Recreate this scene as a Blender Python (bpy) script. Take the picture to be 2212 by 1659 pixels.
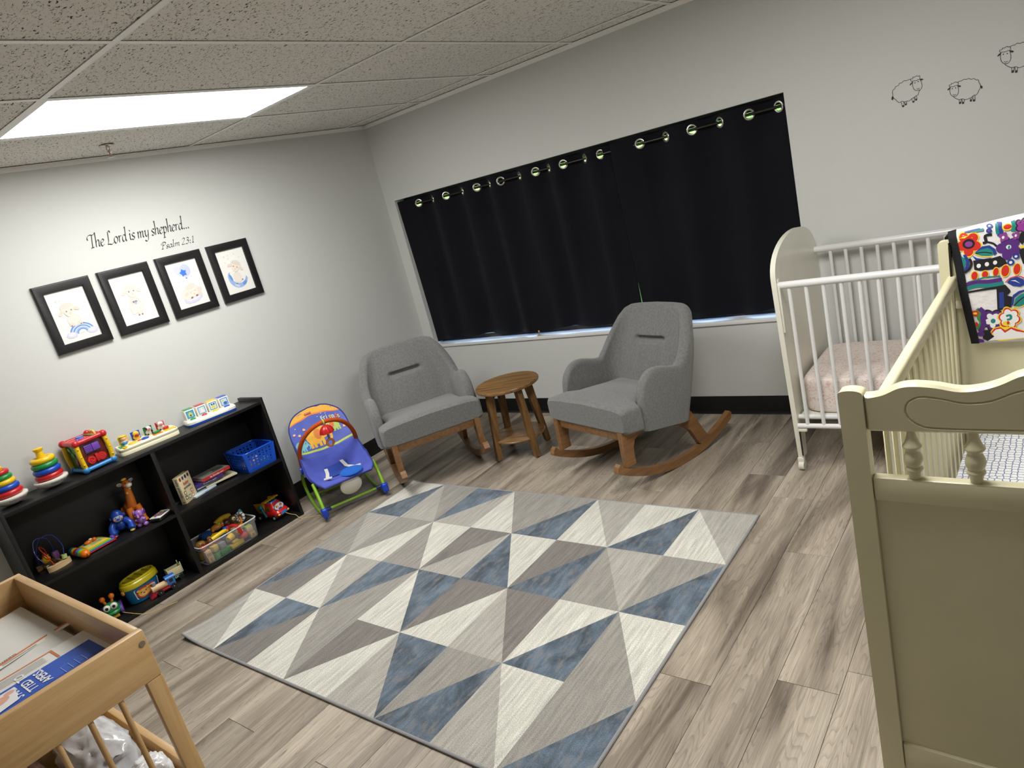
import bpy, bmesh, math, random
from mathutils import Vector, Matrix, noise as mnoise
random.seed(7)
R_ = math.radians
SC = bpy.context.scene
COL = SC.collection
for o in list(bpy.data.objects): bpy.data.objects.remove(o, do_unlink=True)

# ---------------------------------------------------------------- camera
cam_d = bpy.data.cameras.new('camera'); cam = bpy.data.objects.new('camera', cam_d); COL.objects.link(cam)
cam_d.sensor_width = 36.0; cam_d.lens = 1496.778/2212*36; cam_d.clip_start = .02; cam_d.clip_end = 200
CAMLOC = (4.05319, -3.80235, 1.61526)
CR, CD, CF = (.7769, .58163, -.24113), (-.0213, -.35847, -.9333), (-.62927, .73021, -.26611)   # right, down, forward
cam.matrix_world = Matrix(((CR[0], -CD[0], -CF[0], CAMLOC[0]), (CR[1], -CD[1], -CF[1], CAMLOC[1]),
                           (CR[2], -CD[2], -CF[2], CAMLOC[2]), (0, 0, 0, 1)))
SC.camera = cam

SKY_STRENGTH = 1.1
EXPOSURE = 0.22
PANEL_STRENGTH = 5.0; PANEL_WATTS = (26.0, 29.5); PANEL_SPREAD = 178; PANEL_COLOR = (1.0, .99, .955)
# ---------------------------------------------------------------- world, exposure
W = bpy.data.worlds.new('world'); SC.world = W; W.use_nodes = True
wn = W.node_tree.nodes; wl = W.node_tree.links
bg = wn['Background']; sky = wn.new('ShaderNodeTexSky'); sky.sky_type = 'NISHITA'
sky.sun_disc = False; sky.sun_elevation = R_(35); sky.sun_rotation = R_(200)
wl.new(sky.outputs[0], bg.inputs[0]); bg.inputs[1].default_value = SKY_STRENGTH
SC.view_settings.view_transform = 'Standard'; SC.view_settings.look = 'None'
SC.view_settings.gamma = 1.0; SC.view_settings.use_curve_mapping = False
SC.view_settings.exposure = EXPOSURE

# ---------------------------------------------------------------- mesh helpers
def srgb(r, g=None, b=None):
    if g is None: r, g, b = r
    f = lambda c: (c/12.92 if c <= .04045 else ((c+.055)/1.055)**2.4)
    return tuple(f(c/255.0) for c in (r, g, b))

def box(x0, x1, y0, y1, z0, z1):
    v = [(x, y, z) for z in (z0, z1) for y in (y0, y1) for x in (x0, x1)]
    return v, [(0, 2, 3, 1), (4, 5, 7, 6), (0, 1, 5, 4), (2, 6, 7, 3), (0, 4, 6, 2), (1, 3, 7, 5)]

def rbox(x0, x1, y0, y1, z0, z1, r=.004, seg=2):
    bm = bmesh.new(); vv, ff = box(x0, x1, y0, y1, z0, z1)
    bv = [bm.verts.new(p) for p in vv]
    for fc in ff: bm.faces.new([bv[i] for i in fc])
    r = min(r, .49*abs(x1-x0), .49*abs(y1-y0), .49*abs(z1-z0))
    bmesh.ops.bevel(bm, geom=list(bm.edges), offset=r, segments=seg, profile=.5, affect='EDGES', clamp_overlap=True)
    bm.verts.index_update()
    out = ([tuple(v.co) for v in bm.verts], [tuple(v.index for v in f.verts) for f in bm.faces]); bm.free()
    return out

def frame_of(d):
    d = Vector(d).normalized(); a = Vector((0, 0, 1)) if abs(d.z) < .95 else Vector((1, 0, 0))
    x = a.cross(d).normalized(); return x, d.cross(x).normalized(), d

def tube(path, r, n=8, closed=False, cap=True, flat=None):
    P = [Vector(p) for p in path]; N = len(P); v = []; f = []
    rr = r if isinstance(r, (list, tuple)) else [r]*N
    px = None
    for i, p in enumerate(P):
        if closed: d = P[(i+1) % N]-P[i-1]
        else: d = P[min(i+1, N-1)]-P[max(i-1, 0)]
        if d.length < 1e-9: d = Vector((0, 0, 1))
        d.normalize()
        if px is None: x, y, _ = frame_of(d)
        else:
            x = px-d*px.dot(d)
            if x.length < 1e-6: x, y, _ = frame_of(d)
            x.normalize(); y = d.cross(x)
        px = x
        for k in range(n):
            a = 2*math.pi*k/n; sx = flat if flat else 1
            v.append(tuple(p+(x*math.cos(a)*sx+y*math.sin(a))*rr[i]))
    M = N if closed else N-1
    for i in range(M):
        j = (i+1) % N
        for k in range(n): f.append((i*n+k, i*n+(k+1) % n, j*n+(k+1) % n, j*n+k))
    if cap and not closed:
        f.append(tuple(range(n-1, -1, -1))); f.append(tuple((N-1)*n+k for k in range(n)))
    return v, f

def cyl(p0, p1, r0, r1=None, n=16): return tube([p0, p1], [r0, r0 if r1 is None else r1], n)

def lathe(prof, n=24, c=(0, 0, 0)):
    v = []; f = []; m = len(prof)
    for k in range(n):
        a = 2*math.pi*k/n
        for r, z in prof: v.append((c[0]+r*math.cos(a), c[1]+r*math.sin(a), c[2]+z))
    for k in range(n):
        j = (k+1) % n
        for i in range(m-1):
            a, b, cc, d = k*m+i, j*m+i, j*m+i+1, k*m+i+1
            if prof[i][0] < 1e-6 and prof[i+1][0] < 1e-6: continue
            if prof[i][0] < 1e-6: f.append((a, cc, d))
            elif prof[i+1][0] < 1e-6: f.append((a, b, d))
            else: f.append((a, b, cc, d))
    return v, f

def ell(c, r, nu=16, nv=10, M=None):
    v = [(0, 0, -1)]; f = []
    for i in range(1, nv):
        t = math.pi*i/nv-math.pi/2
        for k in range(nu):
            a = 2*math.pi*k/nu; v.append((math.cos(t)*math.cos(a), math.cos(t)*math.sin(a), math.sin(t)))
    v.append((0, 0, 1)); top = len(v)-1
    for k in range(nu):
        j = (k+1) % nu
        f.append((0, 1+j, 1+k)); f.append((top, top-nu+k, top-nu+j))
        for i in range(nv-2): f.append((1+i*nu+k, 1+i*nu+j, 1+(i+1)*nu+j, 1+(i+1)*nu+k))
    r = (r, r, r) if not isinstance(r, (tuple, list)) else r
    out = []
    for p in v:
        q = Vector((p[0]*r[0], p[1]*r[1], p[2]*r[2]))
        if M: q = M @ q
        out.append((q.x+c[0], q.y+c[1], q.z+c[2]))
    return out, f

def torus(c, Rr, r, nu=24, nv=10, M=None, flat=1.0):
    v = []; f = []
    for i in range(nu):
        a = 2*math.pi*i/nu
        for k in range(nv):
            b = 2*math.pi*k/nv; q = Vector(((Rr+r*math.cos(b))*math.cos(a), (Rr+r*math.cos(b))*math.sin(a), r*flat*math.sin(b)))
            if M: q = M @ q
            v.append((q.x+c[0], q.y+c[1], q.z+c[2]))
    for i in range(nu):
        for k in range(nv):
            f.append((i*nv+k, ((i+1) % nu)*nv+k, ((i+1) % nu)*nv+(k+1) % nv, i*nv+(k+1) % nv))
    return v, f

def prism(poly, h0, h1, plane='xy'):
    n = len(poly)
    def m(a, b, h): return {'xy': (a, b, h), 'xz': (a, h, b), 'yz': (h, a, b)}[plane]
    v = [m(a, b, h0) for a, b in poly]+[m(a, b, h1) for a, b in poly]
    f = [tuple(range(n-1, -1, -1)), tuple(range(n, 2*n))]+[(i, (i+1) % n, n+(i+1) % n, n+i) for i in range(n)]
    return v, f

def grid(fn, nu, nv, closeu=False):
    v = []; f = []
    for i in range(nu+(0 if closeu else 1)):
        for j in range(nv+1): v.append(tuple(fn(i/nu, j/nv)))
    m = nv+1; N = nu if closeu else nu+1
    for i in range(nu):
        for j in range(nv):
            a = i*m+j; b = ((i+1) % N)*m+j; f.append((a, b, b+1, a+1))
    return v, f

def spline(pts, sub=8, closed=False):
    P = [Vector(p) for p in pts]; n = len(P); out = []
    rng = range(n if closed else n-1)
    for i in rng:
        if closed: a, b, c, d = P[i-1], P[i], P[(i+1) % n], P[(i+2) % n]
        else: a, b, c, d = P[max(i-1, 0)], P[i], P[i+1], P[min(i+2, n-1)]
        for k in range(sub):
            t = k/sub
            out.append(.5*((2*b)+(c-a)*t+(2*a-5*b+4*c-d)*t*t+(3*b-a-3*c+d)*t**3))
    if not closed: out.append(P[-1].copy())
    return out

class MB:
    def __init__(s): s.v = []; s.f = []; s.c = []
    def add(s, g, M=None, col=None):
        o = len(s.v)
        if M is not None: s.v += [tuple(M @ Vector(p)) for p in g[0]]
        else: s.v += [tuple(p) for p in g[0]]
        s.f += [tuple(i+o for i in fc) for fc in g[1]]; s.c += [col]*len(g[1])
        return s
    def mesh(s, name, mat, smooth=True, ang=38):
        me = bpy.data.meshes.new(name); me.from_pydata(s.v, [], s.f); me.validate(); me.update()
        if any(c is not None for c in s.c) and len(me.polygons) == len(s.c):
            at = me.color_attributes.new('Col', 'FLOAT_COLOR', 'CORNER')
            for p in me.polygons:
                c = s.c[p.index] or (.8, .8, .8)
                for li in p.loop_indices: at.data[li].color = (c[0], c[1], c[2], 1)
        if mat: me.materials.append(mat)
        if smooth:
            for p in me.polygons: p.use_smooth = True
            me.set_sharp_from_angle(angle=R_(ang))
        return me

def put(name, mb, mat, parent=None, smooth=True, loc=None, rz=None, ang=38, mod=None):
    me = mb if isinstance(mb, bpy.types.Mesh) else mb.mesh(name, mat, smooth, ang)
    o = bpy.data.objects.new(name, me); COL.objects.link(o)
    if parent is not None: o.parent = parent
    if loc is not None: o.location = loc
    if rz is not None: o.rotation_euler = (0, 0, rz)
    return o

def G(name, mat, parent, *gs, smooth=True, ang=38):
    m = MB()
    for g in gs: m.add(g)
    return put(name, m, mat, parent, smooth, ang=ang)

def thing(name, label, cat, loc=(0, 0, 0), rz=0, group=None):
    o = bpy.data.objects.new(name, None); COL.objects.link(o)
    o.location = loc; o.rotation_euler = (0, 0, rz); o.empty_display_size = .05
    o['label'] = label; o['category'] = cat
    if group: o['group'] = group
    return o

def tag(o, label, cat, group=None):
    o['label'] = label; o['category'] = cat
    if group: o['group'] = group
    return o

def struct(o, label=None):
    o['kind'] = 'structure'
    if label: o['label'] = label
    return o

# flat print: filled shapes and strokes laid on a surface, colours in a face attribute
class Draw:
    def __init__(s, fn, eps=.0002, base=.0004): s.mb = MB(); s.fn = fn; s.k = 0; s.eps = eps; s.base = base
    def _p(s, a, b): return s.fn(a, b, s.base+s.k*s.eps)
    def poly(s, pts, col):
        n = len(pts); cx = sum(p[0] for p in pts)/n; cy = sum(p[1] for p in pts)/n
        v = [s._p(cx, cy)]+[s._p(*p) for p in pts]
        s.mb.add((v, [(0, 1+i, 1+(i+1) % n) for i in range(n)]), col=col); s.k += 1
    def ngon(s, pts, col):
        s.mb.add(([s._p(*p) for p in pts], [tuple(range(len(pts)))]), col=col); s.k += 1
    def ell(s, c, rx, ry, col, rot=0, n=18, wob=0, lobes=0):
        pts = []
        for i in range(n):
            a = 2*math.pi*i/n; m = 1+wob*math.cos(lobes*a)
            x = rx*m*math.cos(a); y = ry*m*math.sin(a)
            pts.append((c[0]+x*math.cos(rot)-y*math.sin(rot), c[1]+x*math.sin(rot)+y*math.cos(rot)))
        s.poly(pts, col)
    def rect(s, x0, x1, y0, y1, col): s.poly([(x0, y0), (x1, y0), (x1, y1), (x0, y1)], col)
    def line(s, pts, w, col, closed=False, sub=0):
        if sub: pts = [(p.x, p.y) for p in spline([(p[0], p[1], 0) for p in pts], sub, closed)]
        P = [Vector((p[0], p[1])) for p in pts]; n = len(P); v = []; f = []
        for i in range(n):
            if closed: d = P[(i+1) % n]-P[i-1]
            else: d = P[min(i+1, n-1)]-P[max(i-1, 0)]
            if d.length < 1e-9: d = Vector((1, 0))
            d.normalize(); q = Vector((-d.y, d.x))*(w/2)
            a = P[i]+q; b = P[i]-q; v += [s._p(a.x, a.y), s._p(b.x, b.y)]
        for i in range(n if closed else n-1):
            j = (i+1) % n; f.append((2*i, 2*i+1, 2*j+1, 2*j))
        s.mb.add((v, f), col=col); s.k += 1
    def star(s, c, r, col, rot=0, inner=.45, n=5):
        pts = []
        for i in range(2*n):
            a = rot+math.pi/2+math.pi*i/n; q = r if i % 2 == 0 else r*inner
            pts.append((c[0]+q*math.cos(a), c[1]+q*math.sin(a)))
        s.poly(pts, col)
    def flower(s, c, r, col, n=5, rot=0, core=None, cr=.3):
        for i in range(n):
            a = rot+2*math.pi*i/n; s.ell((c[0]+r*.55*math.cos(a), c[1]+r*.55*math.sin(a)), r*.5, r*.42, col, a, 12)
        s.k += 1
        if core: s.ell(c, r*cr, r*cr, core)
    def text(s, string, x, y, size, col, align='LEFT', shear=0, rot=0, sx=1.0, bold=0):
        V, F = text_geo(string, size, align, shear, bold)
        cr, sr = math.cos(rot), math.sin(rot)
        s.mb.add(([s._p(x+(p[0]*sx*cr-p[1]*sr), y+(p[0]*sx*sr+p[1]*cr)) for p in V], F), col=col); s.k += 1
    def put(s, name, parent=None, mat=None): return put(name, s.mb, mat or M_PRINT, parent, smooth=False)

_tc = {}
def text_geo(string, size, align='LEFT', shear=0, bold=0):
    key = (string, size, align, shear, bold)
    if key in _tc: return _tc[key]
    cu = bpy.data.curves.new('t', 'FONT'); cu.body = string; cu.size = size; cu.align_x = align; cu.shear = shear
    cu.offset = bold; cu.resolution_u = 3
    ob = bpy.data.objects.new('t', cu); COL.objects.link(ob)
    dg = bpy.context.evaluated_depsgraph_get(); dg.update()
    me = bpy.data.meshes.new_from_object(ob.evaluated_get(dg))
    out = ([tuple(v.co) for v in me.vertices], [tuple(p.vertices) for p in me.polygons])
    bpy.data.objects.remove(ob, do_unlink=True); bpy.data.meshes.remove(me); bpy.data.curves.remove(cu)
    _tc[key] = out
    return out

def plane_fn(o, ax, ay, n):
    o, ax, ay, n = Vector(o), Vector(ax), Vector(ay), Vector(n)
    return lambda a, b, h: tuple(o+ax*a+ay*b+n*h)

# ---------------------------------------------------------------- materials
def mat(name, col, rough=.5, metal=0, spec=.5, bump=0, bscale=200, var=0, vscale=8, coat=0, sheen=0, stretch=None, emit=0):
    m = bpy.data.materials.new(name); m.use_nodes = True; nt = m.node_tree; N = nt.nodes; L = nt.links
    b = N['Principled BSDF']; b.inputs['Base Color'].default_value = (*col, 1); b.inputs['Roughness'].default_value = rough
    b.inputs['Metallic'].default_value = metal; b.inputs['Specular IOR Level'].default_value = spec
    b.inputs['Coat Weight'].default_value = coat
    if sheen: b.inputs['Sheen Weight'].default_value = sheen
    if emit: b.inputs['Emission Color'].default_value = (*col, 1); b.inputs['Emission Strength'].default_value = emit
    if bump or var:
        tc = N.new('ShaderNodeTexCoord'); src = tc.outputs['Object']
        if stretch:
            mp = N.new('ShaderNodeMapping'); mp.inputs['Scale'].default_value = stretch; L.new(src, mp.inputs[0]); src = mp.outputs[0]
    if bump:
        n = N.new('ShaderNodeTexNoise'); n.inputs['Scale'].default_value = bscale; n.inputs['Detail'].default_value = 3; L.new(src, n.inputs[0])
        bp = N.new('ShaderNodeBump'); bp.inputs['Strength'].default_value = bump; bp.inputs['Distance'].default_value = .004
        L.new(n.outputs[0], bp.inputs['Height']); L.new(bp.outputs[0], b.inputs['Normal'])
    if var:
        n = N.new('ShaderNodeTexNoise'); n.inputs['Scale'].default_value = vscale; n.inputs['Detail'].default_value = 4; L.new(src, n.inputs[0])
        mr = N.new('ShaderNodeMapRange'); mr.inputs['From Min'].default_value = .3; mr.inputs['From Max'].default_value = .7
        mr.inputs['To Min'].default_value = 1-var; mr.inputs['To Max'].default_value = 1+var; L.new(n.outputs[0], mr.inputs[0])
        vm = N.new('ShaderNodeVectorMath'); vm.operation = 'SCALE'; vm.inputs[0].default_value = col; L.new(mr.outputs[0], vm.inputs['Scale'])
        L.new(vm.outputs[0], b.inputs['Base Color'])
    return m

def nodes_of(m): return m.node_tree.nodes, m.node_tree.links, m.node_tree.nodes['Principled BSDF']

def wood(name, c0, c1, rough=.45, axis=1, scale=1.0, coat=0.1):
    """straight-grained wood; axis = grain direction in object space"""
    m = mat(name, c0, rough, coat=coat); N, L, b = nodes_of(m)
    tc = N.new('ShaderNodeTexCoord'); mp = N.new('ShaderNodeMapping')
    s = [22*scale]*3; s[axis] = 1.6*scale; mp.inputs['Scale'].default_value = s; L.new(tc.outputs['Object'], mp.inputs[0])
    n = N.new('ShaderNodeTexNoise'); n.inputs['Scale'].default_value = 2.2; n.inputs['Detail'].default_value = 6; n.inputs['Roughness'].default_value = .62
    n.inputs['Distortion'].default_value = .6; L.new(mp.outputs[0], n.inputs[0])
    cr = N.new('ShaderNodeValToRGB'); cr.color_ramp.elements[0].position = .32; cr.color_ramp.elements[1].position = .7
    cr.color_ramp.elements[0].color = (*c0, 1); cr.color_ramp.elements[1].color = (*c1, 1)
    L.new(n.outputs[0], cr.inputs[0]); L.new(cr.outputs[0], b.inputs['Base Color'])
    return m

def attr_mat(name, rough=.6, var=0, bump=0, bscale=300):
    m = mat(name, (.8, .8, .8), rough, bump=bump, bscale=bscale); N, L, b = nodes_of(m)
    a = N.new('ShaderNodeAttribute'); a.attribute_name = 'Col'; L.new(a.outputs['Color'], b.inputs['Base Color'])
    return m

M_PRINT = attr_mat('printed_ink', .55)
M_WALL = mat('wall_paint', srgb(207, 208, 205), .75, spec=.25, bump=.12, bscale=260)
M_WHITE = mat('white_enamel', srgb(226, 226, 226), .3, coat=.3)
M_IVORY = mat('ivory_enamel', srgb(226, 224, 210), .35, coat=.25, var=.03, vscale=5)
M_CREAM = mat('cream_paint', srgb(213, 206, 172), .38, coat=.2, var=.03, vscale=6)
M_BLACK = mat('black_laminate', srgb(19, 18, 19), .42, spec=.4, bump=.05, bscale=400)
M_RUBBER = mat('black_rubber', srgb(16, 16, 17), .55)
M_CHROME = mat('brushed_metal', srgb(190, 185, 175), .3, 1.0)
M_STEEL = mat('dark_steel', srgb(70, 66, 62), .35, 1.0)
M_BRASS = mat('brass', srgb(205, 180, 110), .3, 1.0)
_pl = {}
def plastic(r, g, b, rough=.32):
    k = (r, g, b, rough)
    if k not in _pl: _pl[k] = mat('plastic_%02x%02x%02x' % (r, g, b), srgb(r, g, b), rough, coat=.2)
    return _pl[k]
RED, YEL, BLU, GRN = plastic(196, 30, 34), plastic(238, 196, 24), plastic(24, 78, 190), plastic(28, 140, 66)
ORG, PUR, LBL, WHT = plastic(232, 118, 22), plastic(116, 72, 180), plastic(54, 140, 214), plastic(236, 234, 222)
BLK, LIM, PNK, TEA = plastic(22, 22, 24), plastic(150, 200, 40), plastic(224, 120, 140), plastic(20, 110, 140)

# ================================================================ THE ROOM
H = 2.2976; XR = 5.5; YF = -5.2
# ---- floor planks
def plank_material():
    m = mat('vinyl_plank', srgb(140, 128, 116), .38, spec=.4); N, L, b = nodes_of(m)
    tc = N.new('ShaderNodeTexCoord'); oi = N.new('ShaderNodeObjectInfo')
    sc = N.new('ShaderNodeVectorMath'); sc.operation = 'SCALE'; sc.inputs[0].default_value = (37, 91, 53); L.new(oi.outputs['Random'], sc.inputs['Scale'])
    ad = N.new('ShaderNodeVectorMath'); ad.operation = 'ADD'; L.new(tc.outputs['Object'], ad.inputs[0]); L.new(sc.outputs[0], ad.inputs[1])
    def noise(scale, stretch, detail=5, rough=.6, dist=0):
        mp = N.new('ShaderNodeMapping'); mp.inputs['Scale'].default_value = stretch; L.new(ad.outputs[0], mp.inputs[0])
        n = N.new('ShaderNodeTexNoise'); n.inputs['Scale'].default_value = scale; n.inputs['Detail'].default_value = detail
        n.inputs['Roughness'].default_value = rough; n.inputs['Distortion'].default_value = dist; L.new(mp.outputs[0], n.inputs[0]); return n.outputs[0]
    broad = noise(1, (9, 1.1, 1), 3, .5, .8)
    fine = noise(1, (150, 4.5, 1), 8, .72)
    # cathedral rings: distorted bands
    mp = N.new('ShaderNodeMapping'); mp.inputs['Scale'].default_value = (20, 1.6, 1); L.new(ad.outputs[0], mp.inputs[0])
    wv = N.new('ShaderNodeTexNoise'); wv.inputs['Scale'].default_value = .8; wv.inputs['Detail'].default_value = 1.0; L.new(mp.outputs[0], wv.inputs[0])
    mu = N.new('ShaderNodeMath'); mu.operation = 'MULTIPLY'; mu.inputs[1].default_value = 26; L.new(wv.outputs[0], mu.inputs[0])
    fr = N.new('ShaderNodeMath'); fr.operation = 'FRACT'; L.new(mu.outputs[0], fr.inputs[0])
    c1 = N.new('ShaderNodeValToRGB'); e = c1.color_ramp.elements
    e[0].position = .28; e[0].color = (*srgb(106, 95, 84), 1); e[1].position = .72; e[1].color = (*srgb(191, 179, 163), 1)
    k = c1.color_ramp.elements.new(.5); k.color = (*srgb(163, 151, 136), 1)
    L.new(broad, c1.inputs[0])
    def mixer(fac_socket, lo, hi, to0, to1, col):
        mr = N.new('ShaderNodeMapRange'); mr.inputs['From Min'].default_value = lo; mr.inputs['From Max'].default_value = hi
        mr.inputs['To Min'].default_value = to0; mr.inputs['To Max'].default_value = to1; L.new(fac_socket, mr.inputs[0])
        vm = N.new('ShaderNodeVectorMath'); vm.operation = 'SCALE'; L.new(col, vm.inputs[0]); L.new(mr.outputs[0], vm.inputs['Scale']); return vm.outputs[0]
    col = mixer(fine, .3, .7, .70, 1.24, c1.outputs[0])
    col = mixer(fr.outputs[0], 0, .4, .76, 1.03, col)
    col = mixer(oi.outputs['Random'], 0, 1, .88, 1.1, col)
    # dark cracks and knots
    ck = noise(1, (38, 2.1, 1), 5, .72, 1.0)
    col = mixer(ck, .635, .685, 1.0, .42, col)
    L.new(col, b.inputs['Base Color'])
    bp = N.new('ShaderNodeBump'); bp.inputs['Strength'].default_value = .12; bp.inputs['Distance'].default_value = .002
    L.new(fine, bp.inputs['Height']); L.new(bp.outputs[0], b.inputs['Normal'])
    return m
M_PLANK = plank_material()
M_SUB = mat('dark_joint', srgb(52, 46, 40), .8)
floor = struct(put('floor', MB().add(box(0, XR, YF, 0, -.05, -.0022)), M_SUB, smooth=False))
PW, PL = .1778, 1.2192
_pm = {}
def plank_mesh(w, l):
    k = (round(w, 3), round(l, 3))
    if k not in _pm:
        g = .0006; c = .0008
        v = [(g, g, -.002), (w-g, g, -.002), (w-g, l-g, -.002), (g, l-g, -.002),
             (g, g, -c), (w-g, g, -c), (w-g, l-g, -c), (g, l-g, -c),
             (g+c, g+c, 0), (w-g-c, g+c, 0), (w-g-c, l-g-c, 0), (g+c, l-g-c, 0)]
        f = [(8, 9, 10, 11)]
        for a in (0, 4): f += [(a+i, a+(i+1) % 4, a+4+(i+1) % 4, a+4+i) for i in range(4)]
        me = bpy.data.meshes.new('plank'); me.from_pydata(v, [], f); me.materials.append(M_PLANK); _pm[k] = me
    return _pm[k]
joint = {0: -2.19, 1: -1.398, 2: -2.095, 3: -1.99, -2: -.40}
k0 = int(math.floor((0-2.970)/PW)); k1 = int(math.ceil((XR-2.970)/PW))
for k in range(k0, k1):
    x0 = max(2.970+k*PW, 0); x1 = min(2.970+(k+1)*PW, XR)
    if x1-x0 < .01: continue
    j = joint.get(k, -random.random()*PL)
    j = j % PL
    ys = [YF]+sorted(y for y in [j-PL*n for n in range(0, 7)] if YF < y < 0)+[0]
    for a, b2 in zip(ys[:-1], ys[1:]):
        if b2-a < .02: continue
        put('plank', plank_mesh(x1-x0, b2-a), None, floor, loc=(x0, a, 0))

# ---- walls
WX0, WX1, WZ0, WZ1 = .0976, 2.969, .562, 1.727
def wall_mesh():
    m = MB(); T = .15
    m.add(box(-.15, WX0, 0, T, -.05, H+.3)); m.add(box(WX1, XR+.15, 0, T, -.05, H+.3))
    m.add(box(WX0, WX1, 0, T, -.05, WZ0)); m.add(box(WX0, WX1, 0, T, WZ1, H+.3)); return m
struct(put('wall_back', wall_mesh(), M_WALL, smooth=False))
struct(put('wall_left', MB().add(box(-.15, 0, YF-.15, 0, -.05, H+.3)), M_WALL, smooth=False))
struct(put('wall_right', MB().add(box(XR, XR+.15, YF-.15, 0, -.05, H+.3)), M_WALL, smooth=False))
struct(put('wall_front', MB().add(box(0, XR, YF-.15, YF, -.05, H+.3)), M_WALL, smooth=False))
def cove(a0, a1): # vinyl cove base profile: (out from wall, height)
    return [(0, 0), (.012, 0), (.0085, .004), (.0045, .012), (.003, .022), (.003, .111), (.002, .1135), (0, .1135)]
M_BASE = mat('black_vinyl_base', srgb(13, 13, 14), .4, spec=.45)
p = cove(0, 0)
struct(put('baseboard_back', MB().add(prism([(-a, z) for a, z in p], 0.0125, XR-.0125, 'yz')), M_BASE, ang=60))
struct(put('baseboard_left', MB().add(prism([(a, z) for a, z in p], YF, -.0, 'xz')), M_BASE, ang=60))
struct(put('baseboard_right', MB().add(prism([(XR-a, z) for a, z in p], YF, -.0, 'xz')), M_BASE, ang=60))

# ---- suspended ceiling
def tile_material():
    m = mat('fissured_tile', srgb(238, 235, 228), .9, spec=.1); N, L, b = nodes_of(m)
    tc = N.new('ShaderNodeTexCoord'); oi = N.new('ShaderNodeObjectInfo')
    sc = N.new('ShaderNodeVectorMath'); sc.operation = 'SCALE'; sc.inputs[0].default_value = (17, 23, 5); L.new(oi.outputs['Random'], sc.inputs['Scale'])
    ad = N.new('ShaderNodeVectorMath'); ad.operation = 'ADD'; L.new(tc.outputs['Object'], ad.inputs[0]); L.new(sc.outputs[0], ad.inputs[1])
    hs = []
    for s_, lo, hi in (((60, 150, 1), .61, .66), ((170, 170, 1), .65, .71)):
        mp = N.new('ShaderNodeMapping'); mp.inputs['Scale'].default_value = s_; mp.inputs['Rotation'].default_value = (0, 0, .5); L.new(ad.outputs[0], mp.inputs[0])
        n = N.new('ShaderNodeTexNoise'); n.inputs['Scale'].default_value = 1; n.inputs['Detail'].default_value = 2; n.inputs['Distortion'].default_value = .8; L.new(mp.outputs[0], n.inputs[0])
        mr = N.new('ShaderNodeMapRange'); mr.inputs['From Min'].default_value = lo; mr.inputs['From Max'].default_value = hi; L.new(n.outputs[0], mr.inputs[0]); hs.append(mr.outputs[0])
    mx = N.new('ShaderNodeMath'); mx.operation = 'MAXIMUM'; L.new(hs[0], mx.inputs[0]); L.new(hs[1], mx.inputs[1])
    mc = N.new('ShaderNodeMix'); mc.data_type = 'RGBA'; mc.inputs[6].default_value = (*srgb(238, 235, 228), 1); mc.inputs[7].default_value = (*srgb(72, 67, 58), 1)
    L.new(mx.outputs[0], mc.inputs[0]); L.new(mc.outputs[2], b.inputs['Base Color'])
    bp = N.new('ShaderNodeBump'); bp.invert = True; bp.inputs['Strength'].default_value = .6; bp.inputs['Distance'].default_value = .004
    L.new(mx.outputs[0], bp.inputs['Height']); L.new(bp.outputs[0], b.inputs['Normal'])
    return m
M_TILE = tile_material(); M_TEE = mat('tee_enamel', srgb(248, 247, 244), .4)
TS = .6096; CX0 = .6463; CY0 = -.1872
ceiling = struct(put('ceiling', MB().add(box(0, XR, YF, 0, H+.06, H+.1)), M_TEE, smooth=False))
xs = [0]+[CX0+TS*k for k in range(0, 9) if CX0+TS*k < XR-.05]+[XR]
ysg = [0]+[CY0-2*TS*k for k in range(0, 6) if CY0-2*TS*k > YF+.05]+[YF]
_tm = {}
for i in range(len(xs)-1):
    for j in range(len(ysg)-1):
        if i in (1, 5) and j == 2: continue          # the light panels sit in these bays
        w, l = xs[i+1]-xs[i], ysg[j]-ysg[j+1]; k = (round(w, 3), round(l, 3))
        if k not in _tm:
            _tm[k] = MB().add(rbox(.004, w-.004, .004, l-.004, .004, .018, .002, 1)).mesh('ceiling_tile', M_TILE, False)
        put('ceiling_tile', _tm[k], None, ceiling, loc=(xs[i], ysg[j+1], H))
def tee_prism(a0, a1, c, along):
    w = .012; q = [(-w, 0), (w, 0), (w, .0015), (.0015, .003), (.0015, .03), (-.0015, .03), (-.0015, .003), (-w, .0015)]
    return prism([(c+a, H+z) for a, z in q], a0, a1, 'yz' if along == 'x' else 'xz')
for y in ysg[1:-1]: put('ceiling_tee', MB().add(tee_prism(0, XR, y, 'x')), M_TEE, ceiling, smooth=False)
for x in xs[1:-1]:
    for j in range(len(ysg)-1):
        put('ceiling_tee', MB().add(tee_prism(ysg[j+1]+.0125, ysg[j]-.0125, x, 'y')), M_TEE, ceiling, smooth=False)
ang = lambda sgn, w=.022: [(0, -.022), (sgn*.0012, -.022), (sgn*.0012, -.0012), (sgn*w, -.0012), (sgn*w, 0), (0, 0)]
struct(put('trim_1', MB().add(prism([(a, H+z) for a, z in ang(1)], YF, 0, 'xz')), M_TEE, smooth=False))
struct(put('trim_2', MB().add(prism([(a, H+z) for a, z in ang(-1)], .0, XR, 'yz')), M_TEE, smooth=False))
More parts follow.
